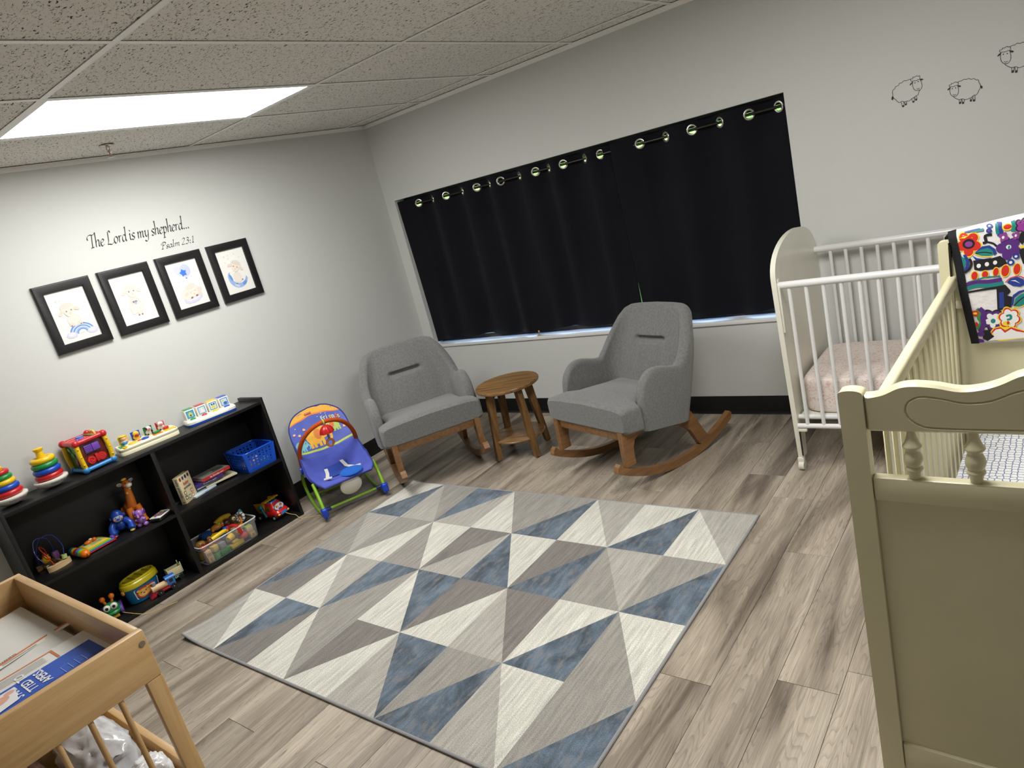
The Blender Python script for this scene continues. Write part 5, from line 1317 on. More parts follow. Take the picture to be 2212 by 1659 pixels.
ST_ = [(0, .012, .205, .150, .0), (.06, -.012, .222, .172, .004), (.14, -.06, .208, .185, .03), (.3, -.165, .178, .195, .075), (.43, -.265, .195, .197, .09), (.53, -.318, .255, .192, .075), (.68, -.385, .365, .188, .035), (.82, -.445, .470, .185, .014), (.9, -.475, .528, .160, .006), (.955, -.495, .566, .112, .003), (.985, -.503, .582, .062, .0), (1, -.506, .587, .012, 0)]
def stn(s):
    for i in range(len(ST_)-1):
        if s <= ST_[i+1][0] or i == len(ST_)-2:
            a, b, c, d = ST_[max(i-1, 0)], ST_[i], ST_[i+1], ST_[min(i+2, len(ST_)-1)]; t = (s-b[0])/(c[0]-b[0]); break
    f = lambda k: .5*((2*b[k])+(c[k]-a[k])*t+(2*a[k]-5*b[k]+4*c[k]-d[k])*t*t+(3*b[k]-a[k]-3*c[k]+d[k])*t**3)
    return f(1), f(2), max(.008, f(3)), max(0, f(4))
def bs(a, s, h=0):
    v, z, hw, lf = stn(s); v2, z2, _, _ = stn(min(1, s+.02)); v1, z1, _, _ = stn(max(0, s-.02))
    d = Vector((0, v2-v1, z2-z1)).normalized(); n = Vector((0, d.z, -d.y)); n = n if n.z > 0 or n.y > 0 else -n
    q = min(1.15, abs(a)/hw); return tuple(Vector((a, v, z))+n*(lf*q**2.6+h)+Vector((0, 0, .002*math.sin(a*60)*math.sin(s*9))))
o = put('seat_cloth', MB().add(grid(lambda u, w: bs((2*u-1)*stn(w)[2], w), 36, 60)), M_PERI, bo, ang=80)
so = o.modifiers.new('thickness', 'SOLIDIFY'); so.thickness = .014; so.offset = 1
edge = [bs(-stn(w)[2], w) for w in [i/50 for i in range(51)]]+[bs(stn(w)[2], w) for w in [1-i/50 for i in range(51)]]
G('edge_piping', mat('navy_piping', srgb(52, 60, 140), .8), bo, tube(edge, .0045, 6, closed=True))
d = Draw(lambda a, b, h: bs(-a, b, h), base=.0012, eps=.00012)
def gridpoly(fa, fb, col, n=24, m=5):
    for i in range(n):
        for j in range(m):
            u0, u1, w0, w1 = i/n, (i+1)/n, j/m, (j+1)/m
            P = lambda u, w: (lambda s: (max(-1, min(1, 2*u-1))*stn(s)[2]*.985, s))(fa(u)+(fb(u)-fa(u))*w)
            d.mb.add(([d._p(*P(u0, w0)), d._p(*P(u1, w0)), d._p(*P(u1, w1)), d._p(*P(u0, w1))], [(0, 1, 2, 3)]), col=col)
    d.k += 1
gridpoly(lambda u: .62, lambda u: .995, srgb(74, 92, 184), 24, 14)
gridpoly(lambda u: .875+.045*math.sin(math.pi*u), lambda u: .99, srgb(240, 178, 50), 24, 5)
gridpoly(lambda u: .868+.045*math.sin(math.pi*u), lambda u: .880+.045*math.sin(math.pi*u), srgb(236, 128, 50), 24, 1)
gridpoly(lambda u: .640-.012*math.sin(math.pi*u), lambda u: .655-.012*math.sin(math.pi*u), srgb(190, 206, 84), 24, 1)
YE, TE, GE = srgb(240, 180, 48), srgb(120, 186, 196), srgb(176, 200, 96)
def eleph(a, s, k, col, ear, fl=1):
    d.ell((a, s), .050*k, .058*k, col, 0, 20); d.ell((a+fl*.050*k, s+.012*k), .032*k, .044*k, col, 0, 18)
    d.line([(a+fl*.075*k, s+.01*k), (a+fl*.092*k, s-.03*k), (a+fl*.080*k, s-.062*k)], .014*k, col, sub=4)
    for q in (-.032, -.012, .018, .040): d.rect(a+q*k-.008*k, a+q*k+.008*k, s-.078*k, s-.03*k, col)
    d.ell((a+fl*.022*k, s+.006*k), .022*k, .036*k, ear, 0, 14); d.ell((a+fl*.058*k, s+.02*k), .004*k, .005*k, srgb(60, 50, 40))
eleph(-.045, .745, 1.12, YE, srgb(226, 128, 48)); eleph(.100, .775, .66, GE, srgb(222, 112, 50), -1); eleph(-.150, .70, .62, TE, TE)
for a, s in ((-.16, .80), (-.13, .78), (.155, .735), (-.09, .82)): d.ell((a, s), .009, .010, srgb(240, 180, 140))
for a, s in ((.02, .885), (.05, .90), (.075, .885), (-.14, .84)): d.ell((a, s), .003, .004, srgb(220, 228, 246))
for i, (ch, c) in enumerate(zip('Friends', ('eee', 'eee', 'eee', 'ye', 'eee', 'r', 'ye'))):
    V, F = text_geo(ch, .034, 'LEFT', 0, .0006); cc_ = srgb(235, 235, 200) if c == 'eee' else srgb(232, 190, 60) if c == 'ye' else srgb(220, 90, 60)
    d.mb.add(([d._p(.035+.0175*i+p[0], .838+p[1]*1.55-.0016*i*i*.4) for p in V], F), col=cc_)
d.rect(-.052, -.008, .926, .942, srgb(176, 40, 44)); d.text('Fisher-Price', -.049, .931, .0085, srgb(240, 230, 220), sx=.9)
d.put('printed_elephants', bo)
bar = [(-.19, -.345, .265)]+[(.19*math.cos(math.pi*(1-k/12)), -.345+.15*math.sin(math.pi*k/12), .275+.265*math.sin(math.pi*k/12)**.8) for k in range(1, 12)]+[(.19, -.345, .265)]
G('toy_bar', dotted('orange_dotted_cloth', srgb(190, 84, 34), srgb(100, 40, 24), 110), bo, tube(spline(bar, 4), .0135, 12))
ap = Vector((0, -.195, .540))
G('bar_clip', plastic(190, 206, 90), bo, torus(tuple(ap), .0155, .005, 16, 8, Matrix.Rotation(R_(90), 3, 'Y')))
um = G('umbrella_toy', RED, bo, grid(lambda u, v: (lambda a, t: (ap.x+(.044*math.sin(t))*(1+.06*math.cos(8*a))*math.cos(a), ap.y+.015+(.044*math.sin(t))*(1+.06*math.cos(8*a))*math.sin(a), ap.z-.07+.052*math.cos(t)))(2*math.pi*u, .05+1.5*v), 48, 12, closeu=True))
G('toy_strap', plastic(110, 100, 60), bo, rbox(ap.x-.006, ap.x+.006, ap.y+.010, ap.y+.016, ap.z-.115, ap.z-.005, .001))
G('teether_ring', plastic(206, 120, 50, .15), bo, torus((ap.x, ap.y+.013, ap.z-.135), .021, .0075, 24, 10, Matrix.Rotation(R_(90), 3, 'X')))
G('crotch_pad', mat('royal_pad', srgb(26, 96, 196), .85, bump=.3, bscale=60), bo, ell((-.035, -.022, .236), (.072, .042, .012), 24, 10, Matrix.Rotation(R_(-12), 3, 'Z') @ Matrix.Rotation(R_(-20), 3, 'X')))
G('waist_panel', mat('royal_panel', srgb(48, 76, 170), .85), bo, grid(lambda u, w: bs(-.08+.15*u, .34+.15*w, .006), 10, 6))
M_WEB = mat('white_webbing', srgb(226, 224, 220), .8, bump=.2, bscale=400)
for pts in ([(.065, .47), (.070, .40), (.085, .33), (.088, .27)], [(-.045, .50), (-.06, .42), (-.085, .36), (-.095, .31)]):
    v = []
    for a, s in pts: v += [bs(a-.011, s, .009), bs(a+.011, s, .009)]
    G('strap', M_WEB, bo, (v, [(2*i, 2*i+1, 2*i+3, 2*i+2) for i in range(len(pts)-1)]))
for a, s, r in ((.092, .25, -.35), (-.105, .285, -.3)):
    c = Vector(bs(a, s, .014)); mb = MB(); mb.add(rbox(-.026, .026, -.011, .011, -.005, .005, .003), Matrix.Translation(c) @ Matrix.Rotation(r, 4, 'Z')); put('buckle', mb, WHT, bo)
MD = Matrix.Translation((-.012, -.040, .142)) @ Matrix.Rotation(R_(68), 4, 'X')
mb = MB(); mb.add(lathe([(0, -.018), (.062, -.018), (.068, -.012), (.068, .0), (.060, .006), (0, .010)], 36), MD @ Matrix.Rotation(math.pi, 4, 'X')); vu = put('vibration_unit', mb, WHT, bo)
d = Draw(lambda a, b, h: tuple(MD @ Vector((a, b, .0185+h))), eps=.0002)
d.ell((0, -.034), .012, .006, srgb(120, 186, 50)); d.star((-.004, .012), .012, srgb(60, 140, 150), .2, .6, 6); d.ell((.008, .008), .006, .008, srgb(60, 140, 150))
for a, b in ((-.03, -.01), (-.028, .005), (.03, -.02), (-.022, -.03)): d.ell((a, b), .002, .002, srgb(80, 90, 140))
d.put('unit_print', vu)

# ================================================================ TOYS ON THE SHELF TOP
def ring_toy(label, loc, rings, postz, txt, rz=0):
    t = thing('stacking_rings', label, 'toy', loc, rz, 'ring stacking toys')
    b = G('rocker_base', WHT, t, lathe([(0, 0), (.02, .0008), (.045, .008), (.064, .020), (.0745, .033), (.076, .038), (.0745, .043), (.068, .045), (0, .045)], 40))
    def bandf(a, z, h): # wraps round the rim, facing +x
        r = .0640+.0105*((z-.020)/.013); w = a/.070; return ((r+h)*math.cos(w), (r+h)*math.sin(w), z)
    d = Draw(bandf, base=.0012, eps=.0001); d.text('Fisher-Price', -.035, .0225, .0145, txt, shear=.25); d.put('base_lettering', b)
    zt = .046
    for m_, R0, r in rings:
        G('ring', m_, t, torus((0, 0, zt+r*.9), R0, r, 32, 14, None, .95)); zt += r*1.72
    G('post', YEL, t, lathe([(0, .045), (.030, .045), (.0175, zt+.012), (.016, postz-.018), (.021, postz-.012), (.022, postz-.003), (.018, postz), (0, postz)], 24))
    return t
ring_toy('white based stacking ring toy with four rings, yellow ring on top', (.120, -2.795, ST), [(RED, .046, .0165), (BLU, .045, .0165), (GRN, .043, .0160), (YEL, .040, .0155)], .205, srgb(30, 50, 150), .12)
ring_toy('white based stacking ring toy with five rings, red ring on top', (.120, -2.978, ST), [(RED, .047, .0165), (BLU, .043, .0155), (YEL, .038, .0145), (GRN, .033, .0140), (RED, .028, .0135)], .19, srgb(190, 80, 160), .12)

# activity cube
cu = thing('activity_cube', 'red yellow and blue activity cube with purple flap and spiral on its side', 'toy', (.102, -2.590, ST), R_(4)); cu.scale = (1.06, 1.06, 1.06)
h = .066; zt = .152
M_SMOKE = mat('dark_red_window', srgb(92, 34, 24), .12, coat=.6); M_DG = plastic(60, 120, 40)
for x in (-h, h):
    for y in (-h, h):
        G('top_ball', RED, cu, ell((x, y, zt), .0175, 18, 12)); G('bottom_ball', LBL, cu, ell((x, y, .0165), .0165, 18, 12))
        p = G('corner_post', YEL, cu, tube(spline([(x, y, .028), (x*1.05, y*1.05, .085), (x, y, zt-.012)], 5), .0115, 12))
        for k in range(3): G('post_bump', YEL, cu, ell((x*1.05+math.copysign(.009, x), y*1.04, .045+.04*k), .0045, 8, 6))
for a, b in (((-h, -h), (h, -h)), ((h, -h), (h, h)), ((h, h), (-h, h)), ((-h, h), (-h, -h))):
    G('top_bar', RED, cu, cyl((*a, zt), (*b, zt), .0115, n=14)); G('bottom_bar', LBL, cu, cyl((*a, .0155), (*b, .0155), .010, n=14))
G('top_plate', RED, cu, rbox(-h, h, -h, h, zt-.004, zt+.006, .003)); G('bottom_plate', plastic(40, 60, 120), cu, rbox(-h, h, -h, h, .010, .018, .003))
G('window_panel', M_SMOKE, cu, rbox(h-.010, h-.004, -h+.01, h-.01, .024, zt-.008, .001)); G('leaf_panel', M_DG, cu, rbox(-h+.01, h-.01, -h+.004, -h+.010, .024, zt-.008, .001))
G('back_panel', M_SMOKE, cu, rbox(-h+.004, -h+.010, -h+.01, h-.01, .024, zt-.008, .001)); G('side_panel', plastic(70, 60, 30), cu, rbox(-h+.01, h-.01, h-.010, h-.004, .024, zt-.008, .001))
for y in (-.022, .014): G('flap_book', PUR, cu, rbox(h-.003, h+.006, y-.017, y+.017, .092, .128, .002))
for k in range(4): G('flap_ridge', plastic(90, 52, 150), cu, rbox(h+.006, h+.0075, -.036, -.009, .098+.008*k, .101+.008*k, .0005))
G('hinge', RED, cu, rbox(h-.003, h+.008, -.006, .008, .036, .076, .002))
for y in (-.026, .024): G('spinner', RED, cu, cyl((h-.002, y, .054), (h+.005, y, .054), .0195, n=24))
G('spiral', plastic(224, 60, 60), cu, tube([(h+.006, -.026+.0035*a/2.2*math.cos(a), .054+.0035*a/2.2*math.sin(a)) for a in [.5+i*.35 for i in range(30)]], .0016, 6))
for i in range(5):
    for j in range(5):
        if (i-2)**2+(j-2)**2 < 6: G('spinner_dot', plastic(224, 60, 60), cu, ell((h+.005, .024+(i-2)*.0065, .054+(j-2)*.0065), .0024, 6, 4))
mb = MB(); mb.add(ell((0, 0, 0), (.007, .02, .024), 14, 8)); G('ladybird', plastic(120, 30, 34), cu, ell((.02, -h+.001, .055), (.02, .008, .022), 16, 10))
for k in range(4): G('leaf', plastic(84, 150, 54), cu, ell((-.03+.022*k, -h+.002, .12-.028*k), (.017, .005, .010), 12, 8, Matrix.Rotation(.6, 3, 'Y')))
G('top_flower', PUR, cu, *[ell((.015+.012*math.cos(a), -.02+.012*math.sin(a), zt+.007), (.009, .007, .004), 10, 6, Matrix.Rotation(a, 3, 'Z')) for a in [i*1.2566 for i in range(5)]])
G('top_gear', LBL, cu, lathe([(0, 0), (.018, 0), (.018, .006), (0, .008)], 20, (-.03, .0, zt+.006))); G('top_slider', plastic(90, 170, 60), cu, rbox(-.045, .045, .026, .036, zt+.006, zt+.012, .002))
G('top_arch', plastic(230, 200, 90), cu, tube(spline([(-.01, .045, zt+.004), (.0, .045, zt+.022), (.03, .045, zt+.022), (.04, .045, zt+.004)], 5), .005, 8)); G('top_knob', RED, cu, ell((-.045, .045, zt+.012), .014, 14, 10))

# farm pop-up toy
fm = thing('popup_farm_toy', 'cream pop-up toy with four open animal flaps and coloured knobs', 'toy', (.105, -2.302, ST), R_(-7)); fm.scale = (1.07, 1.07, 1.07)
CRM = plastic(238, 232, 200)
def bodyf(x0, x1, hl, z0, z1, r): # slab, long axis y
    pts = []
    for i in range(32):
        a = 2*math.pi*i/32; c, s = math.cos(a), math.sin(a); e = .35; pts.append(((x0+x1)/2+math.copysign(abs(c)**e, c)*(x1-x0)/2, math.copysign(abs(s)**e, s)*hl))
    return pts
P = bodyf(-.055, .062, .148, 0, 0, 0)
v = [(a, b, 0) for a, b in P]+[(a, b, .018) for a, b in P]+[(a*.98, b*.995, .0195) for a, b in P]+[(a, b, .021) for a, b in P]+[(a, b, .034-.05*(a)) for a, b in P]+[(a*.9, b*.97, .040-.05*a) for a, b in P]
n = 32; f = [tuple(range(n-1, -1, -1)), tuple(5*n+i for i in range(n))]+[(k*n+i, k*n+(i+1) % n, (k+1)*n+(i+1) % n, (k+1)*n+i) for k in range(5) for i in range(n)]
G('toy_base', CRM, fm, (v, f), ang=40)
cols = [YEL, BLU, GRN, RED]; an = [plastic(236, 190, 150), plastic(240, 200, 50), WHT, WHT]
for k in range(4):
    y = -.098+.062*k; z = .042
    mb = MB(); mb.add(rbox(-.022, .022, -.0025, .0025, -.0, .048, .002), Matrix.Translation((-.030, y, z-.004)) @ Matrix.Rotation(R_(90), 4, 'Z') @ Matrix.Rotation(R_(12), 4, 'X')); put('flap', mb, cols[k], fm)
    bd = G('figure_body', an[k], fm, ell((-.016, y, z+.012), (.013, .017, .016), 14, 10)); hd = G('figure_head', an[k], fm, ell((-.012, y, z+.031), (.013, .015, .013), 14, 10))
    if k >= 2:
        G('snout', PNK, fm, ell((.001, y, z+.029), (.006, .008, .007), 12, 8)); 
        for s in (-1, 1): G('hoof', BLK, fm, ell((.0, y+s*.011, z+.004), .005, 8, 6)); G('figure_ear', PNK if k == 3 else BLK, fm, ell((-.012, y+s*.014, z+.039), (.004, .006, .004), 8, 6))
    if k == 0: G('hat', YEL, fm, ell((-.013, y, z+.042), (.015, .018, .006), 14, 8)); G('overalls', LBL, fm, ell((-.013, y, z+.008), (.013, .016, .010), 12, 8))
    if k == 1: G('beak', ORG, fm, ell((.002, y, z+.030), (.006, .006, .003), 8, 6)); G('bow', RED, fm, ell((-.002, y, z+.020), (.004, .012, .006), 8, 6))
    if k == 2: G('cow_spot', BLK, fm, ell((-.006, y-.010, z+.033), (.006, .006, .008), 8, 6)); G('cow_spot', BLK, fm, ell((-.008, y+.012, z+.014), (.008, .006, .007), 8, 6))
zk = .034
G('turn_knob', plastic(236, 196, 40), fm, lathe([(0, 0), (.021, 0), (.022, .008), (.018, .012), (0, .013)], 24, (.022, -.072, zk-.002))); G('key_leaf', GRN, fm, rbox(-.012, .042, -.138, -.106, zk-.002, zk+.008, .004)); G('side_button', YEL, fm, lathe([(0, 0), (.014, 0), (.013, .01), (0, .011)], 20, (.044, -.118, zk-.003)))
G('dial', BLU, fm, torus((.025, -.012, zk+.005), .013, .006, 20, 8)); G('star_knob', RED, fm, ell((.018, -.038, zk+.003), (.012, .012, .006), 10, 6))
G('slide_plate', ORG, fm, rbox(.002, .048, .026, .074, zk-.003, zk+.007, .004)); G('slide_knob', GRN, fm, rbox(.012, .030, .034, .066, zk+.006, zk+.020, .004))
for k in range(5): G('piano_key', YEL, fm, rbox(.006, .050, .082+.0115*k, .092+.0115*k, zk-.003, zk+.007, .002))
G('lever', RED, fm, rbox(-.004, .014, .090, .116, zk+.007, zk+.020, .004))

# four-door pop-up toy
pp = thing('popup_block_toy', 'white pop-up toy with four picture blocks on a blue rimmed base', 'toy', (.118, -1.932, ST), R_(-11)); pp.scale = (1.06, 1.06, 1.06)
P = bodyf(-.055, .062, .136, 0, 0, 0)
v = [(a, b, 0) for a, b in P]+[(a*1.02, b*1.01, .010) for a, b in P]; f = [tuple(range(n-1, -1, -1)), tuple(n+i for i in range(n))]+[(i, (i+1) % n, n+(i+1) % n, n+i) for i in range(n)]
G('base_rim', BLU, pp, (v, f))
v = [(a*1.02, b*1.01, .0101) for a, b in P]+[(a*1.02, b*1.01, .022) for a, b in P]+[(a*.92, b*.97, .030) for a, b in P]; f = [tuple(range(n-1, -1, -1)), tuple(2*n+i for i in range(n))]+[(k*n+i, k*n+(i+1) % n, (k+1)*n+(i+1) % n, (k+1)*n+i) for k in range(2) for i in range(n)]
G('base', WHT, pp, (v, f))
for k, (m_, c) in enumerate(zip((GRN, RED, YEL, BLU), (srgb(40, 140, 190), srgb(90, 150, 200), srgb(70, 150, 190), srgb(60, 130, 200)))):
    y = -.094+.063*k
    b = G('picture_block', WHT, pp, rbox(-.048, .006, y-.028, y+.028, .0295, .084, .005)); G('block_lid', m_, pp, rbox(-.046, .002, y-.024, y+.024, .0841, .087, .002))
    d = Draw(lambda a, q, hh: (.0062+hh, y+a, .057+q), eps=.0001); d.rect(-.020, .020, -.020, .021, c); d.rect(-.016, .016, -.016, .017, srgb(206, 226, 232) if k else srgb(80, 170, 210))
    if k == 0: d.poly([(-.014, .002), (0, .015), (.014, .002)], srgb(206, 214, 90)); d.rect(-.010, .010, -.013, .003, srgb(206, 214, 110)); d.ell((0, -.006), .004, .006, srgb(30, 60, 140))
    elif k == 1: d.poly([(-.008, -.012), (.008, -.012), (.004, .012), (-.004, .012)], srgb(240, 240, 236)); d.ell((.006, -.008), .007, .005, srgb(240, 240, 236))
    elif k == 2: d.ell((.0, -.006), .012, .008, srgb(220, 210, 90)); d.ell((-.005, .009), .004, .006, srgb(30, 70, 150), .5); d.ell((.007, .009), .004, .006, srgb(30, 70, 150), -.5)
    else: d.ell((.004, -.008), .011, .008, srgb(50, 110, 190)); d.ell((-.006, .006), .007, .006, srgb(220, 216, 110))
    d.put('block_picture', b)
    G('button', m_, pp, *([rbox(.014, .034, y-.015, y+.015, .027, .036, .004)] if k in (2, 3) else [ell((.024, y, .030), (.011, .016, .009), 16, 8)]))
d = Draw(lambda a, q, hh: (.054+q*.6, a, .0300+hh-.4*q*0), eps=.0001); d.text('busy pals', -.035, -.008, .016, srgb(196, 200, 150), rot=0)
# mirrored axes: letters read along +y seen from +x
d.put('base_lettering', pp)

# ================================================================ UPPER LEFT BAY
Z1 = SMID
gf = thing('toy_giraffe', 'orange plastic toy giraffe with long neck and white muzzle', 'toy', (.100, -2.508, Z1), R_(-88))
OR2 = plastic(222, 122, 34); YE2 = plastic(238, 190, 90)
G('body', OR2, gf, ell((0, -.01, .105), (.032, .045, .034), 20, 12, Matrix.Rotation(R_(18), 3, 'X')))
G('neck', OR2, gf, tube(spline([(0, .015, .115), (0, .030, .150), (0, .042, .19), (0, .048, .228)], 6), [.026-.012*i/18 for i in range(19)], 14))
hd = G('head', OR2, gf, ell((0, .058, .245), (.022, .028, .021), 18, 12)); G('muzzle', WHT, hd, ell((0, .084, .240), (.016, .015, .013), 16, 10))
for s in (-1, 1):
    e = G('ear', YE2, hd, ell((s*.030, .050, .252), (.014, .005, .009), 14, 8, Matrix.Rotation(s*-.3, 3, 'Y'))); G('inner_ear', LBL, e, ell((s*.031, .0545, .252), (.009, .002, .006), 10, 6, Matrix.Rotation(s*-.3, 3, 'Y')))
    G('eye', BLK, hd, ell((s*.011, .080, .255), .003, 8, 6)); G('cheek', PNK, hd, ell((s*.016, .077, .242), .005, 8, 6))
    G('front_leg', OR2, gf, tube(spline([(s*.020, .02, .105), (s*.026, .032, .06), (s*.026, .034, .025), (s*.026, .040, .008)], 5), [.020, .019, .018, .017, .016, .016, .015, .015, .015, .016, .017, .018, .019, .019, .019, .018], 12))
    G('hind_leg', OR2, gf, tube(spline([(s*.022, -.035, .10), (s*.030, -.055, .06), (s*.030, -.060, .02), (s*.030, -.05, .008)], 5), .018, 12))
for k in range(5): G('spot', YE2, gf, ell((.010 if k % 2 else -.006, .036+.006*k, .135+.020*k), (.008, .006, .007), 8, 6))
G('horn_tuft', YE2, hd, ell((0, .050, .270), (.014, .010, .007), 12, 8))

gr = thing('toy_gorilla', 'blue plastic toy gorilla with pale face leaning on its arms', 'toy', (.115, -2.594, Z1), R_(-108))
BG = plastic(30, 74, 176); FC = plastic(170, 184, 206)
G('body', BG, gr, ell((0, -.02, .045), (.034, .040, .036), 20, 12)); hd = G('head', BG, gr, ell((0, .012, .100), (.031, .029, .034), 20, 14)); G('face', FC, hd, ell((0, .026, .092), (.025, .019, .022), 18, 12))
G('nose', BG, hd, ell((0, .0455, .090), (.009, .005, .005), 10, 6))
for s in (-1, 1):
    G('ear', BG, hd, ell((s*.032, .010, .095), (.007, .005, .009), 10, 8)); G('eye', BLK, hd, ell((s*.009, .0425, .099), .0028, 8, 6)); G('cheek', PNK, hd, ell((s*.018, .038, .088), .0055, 8, 6))
    G('arm', BG, gr, tube(spline([(s*.026, .0, .065), (s*.044, .022, .045), (s*.044, .036, .018), (s*.042, .044, .012)], 5), [.017]*8+[.018]*4+[.018, .017, .015, .012], 12)); G('hand_pad', plastic(190, 170, 60) if s < 0 else plastic(140, 50, 60), gr, ell((s*.042, .040, .007), (.014, .018, .007), 12, 8))
    G('leg', BG, gr, ell((s*.032, -.018, .018), (.018, .028, .018), 14, 10))

el = thing('toy_elephant', 'small purple toy elephant with raised trunk standing at the shelf edge', 'toy', (.178, -2.512, Z1), R_(-135))
LV = plastic(158, 110, 190); DV_ = plastic(96, 52, 130)
G('body', LV, el, ell((0, 0, .038), (.022, .021, .024), 18, 12)); hd = G('head', LV, el, ell((0, .004, .074), (.022, .021, .022), 18, 12))
G('trunk', LV, hd, tube(spline([(0, .022, .070), (-.006, .036, .066), (-.012, .046, .070)], 5), [.008-.003*i/10 for i in range(11)], 10))
for s in (-1, 1):
    e = G('ear', LV, hd, ell((s*.024, -.004, .078), (.006, .014, .017), 14, 10)); G('inner_ear', DV_, e, ell((s*.028, -.002, .078), (.003, .011, .013), 12, 8)); G('leg', LV, el, ell((s*.016, .006, .012), (.013, .016, .012), 12, 8)); G('arm', LV, el, ell((s*.020, .012, .044), (.008, .012, .008), 10, 8)); G('eye', BLK, hd, ell((s*.009, .0235, .080), .002, 6, 5)); G('cheek', PNK, hd, ell((s*.014, .020, .070), .004, 6, 5))
ph = thing('toy_phone', 'white toy phone with black back and coloured icons lying on the shelf', 'toy', (.205, -2.425, Z1), R_(28))
G('case', BLK, ph, rbox(-.034, .034, -.052, .052, 0, .022, .008, 3)); fc = G('face_plate', WHT, ph, rbox(-.033, .033, -.051, .051, .020, .027, .005, 2))
d = Draw(plane_fn((0, 0, .0272), (1, 0, 0), (0, 1, 0), (0, 0, 1)), eps=.0001); d.rect(-.026, .026, -.030, .034, srgb(40, 38, 60)); 
for i in range(3):
    for j in range(4): d.rect(-.022+.016*i, -.010+.016*i, -.026+.015*j, -.015+.015*j, srgb(*[(220, 60, 60), (60, 140, 210), (240, 190, 50), (90, 180, 90), (200, 90, 170)][(i*4+j) % 5]))
d.ell((0, -.040), .006, .006, srgb(60, 140, 210)); d.put('icons', fc)

# musical book toy
mbk = thing('musical_book_toy', 'toy board book with rolled spine, tiger picture and rainbow pages', 'toy', (.125, -2.750, Z1), R_(5))
for k, (m_, z) in enumerate(((RED, .004), (LBL, .011), (LIM, .017), (YEL, .023))):
    G('page', m_, mbk, rbox(-.062+.004*k, .064-.003*k, -.060, .088-.010*k, z, z+.0062, .003))
pf = G('cover_panel', plastic(228, 206, 90), mbk, rbox(-.046, .052, -.050, .050, .029, .032, .003))
d = Draw(plane_fn((0, 0, .0322), (1, 0, 0), (0, 1, 0), (0, 0, 1)), eps=.0001)
d.rect(-.040, .046, -.044, .044, srgb(204, 212, 130)); d.ell((-.02, -.02), .018, .02, srgb(96, 150, 60)); d.ell((-.03, .022), .012, .02, srgb(110, 160, 70)); d.rect(-.036, -.014, -.040, .0, srgb(140, 180, 200))
for k in range(3): d.line([(.012+.01*k, -.02), (.012+.01*k, .035)], .003, srgb(140, 80, 130))
d.put('cover_print', pf)
G('tiger', ORG, mbk, ell((-.012, -.012, .040), (.014, .022, .010), 14, 8), ell((-.006, .016, .042), (.012, .012, .010), 12, 8)); G('tiger_muzzle', WHT, mbk, ell((-.014, .002, .048), (.008, .010, .006), 10, 6))
for k, (m_, y) in enumerate(((TEA, -.0), (YEL, .0), (RED, 0), (LBL, 0), (LIM, 0))):
    x = -.062+.025*k; G('spine_roll', m_, mbk, cyl((x, -.076, .021), (x+.0248, -.076, .021), .0205, n=22))
G('spine_ball', ORG, mbk, ell((.072, -.076, .0205), (.024, .0225, .0205), 18, 12)); G('ball_tab', ORG, mbk, torus((.098, -.076, .018), .006, .003, 14, 6, Matrix.Rotation(R_(90), 3, 'X')))
G('corner_knob', PUR, mbk, rbox(.030, .056, .070, .086, .0095, .030, .005, 2))

# bead maze
M_PINE = wood('pine', srgb(206, 172, 124), srgb(226, 196, 150), .5, 1)
bm_ = thing('bead_maze', 'wooden bead maze toy with looping blue and red wires', 'toy', (.115, -2.925, Z1), R_(8))
mo_ = [(.045*math.cos(a)*.62+.020, .058*math.sin(a)) for a in [R_(-78+156*i/16) for i in range(17)]]; mi_ = [(.012+.010*math.cos(a), .050*math.sin(a)) for a in [R_(75-150*i/16) for i in range(17)]]
G('front_block', M_PINE, bm_, prism(mo_+mi_, 0, .026, 'xy'), ang=30); G('rear_block', wood('pine_dark', srgb(130, 100, 66), srgb(160, 126, 88), .5, 1), bm_, rbox(-.084, -.066, -.062, .050, 0, .028, .003))
G('cross_dowel', M_PINE, bm_, cyl((-.066, -.030, .014), (.022, -.034, .014), .004, n=8)); G('cross_dowel', M_PINE, bm_, cyl((-.066, .034, .014), (.026, .034, .014), .004, n=8))
WB, WR = plastic(40, 62, 150), plastic(200, 62, 40)
G('blue_wire', WB, bm_, tube(spline([(.030, .030, .026), (.030, .036, .055), (.025, .046, .10), (.005, .030, .160), (-.01, -.020, .165), (-.03, -.048, .11), (-.05, -.050, .06), (-.072, -.045, .028)], 7), .0024, 8))
G('blue_wire', WB, bm_, tube(spline([(-.074, .025, .028), (-.06, .036, .08), (-.05, .020, .145), (-.05, -.030, .158), (-.03, -.056, .10), (.0, -.05, .05), (-.04, -.045, .04), (-.073, -.02, .028)], 7), .0024, 8))
G('red_wire', WR, bm_, tube(spline([(.032, -.022, .026), (.026, -.030, .06), (.015, -.036, .10), (-.01, -.036, .08), (-.02, -.022, .055), (.0, -.015, .050), (.01, -.030, .075), (-.02, -.034, .125), (-.06, .0, .09), (-.074, .005, .028)], 7), .0026, 8))
G('green_bead', plastic(190, 216, 130), bm_, cyl((.030, .031, .030), (.029, .034, .050), .0125, n=18)); G('purple_bead', plastic(96, 60, 120), bm_, rbox(-.022, .0, .004, .030, .040, .075, .002)); G('yellow_bead', YEL, bm_, ell((-.035, -.02, .048), (.010, .022, .018), 12, 8)); G('star_bead', plastic(220, 150, 40), bm_, prism([(-.02+.024*(1 if i % 2 else .55)*math.cos(i*.628), .055+.024*(1 if i % 2 else .55)*math.sin(i*.628)) for i in range(10)], -.044, -.036, 'yz'))
for k in range(4): G('plum_bead', plastic(80, 50, 84), bm_, ell((-.072, -.045+.002*k, .038+.012*k), (.011, .011, .006), 12, 8))
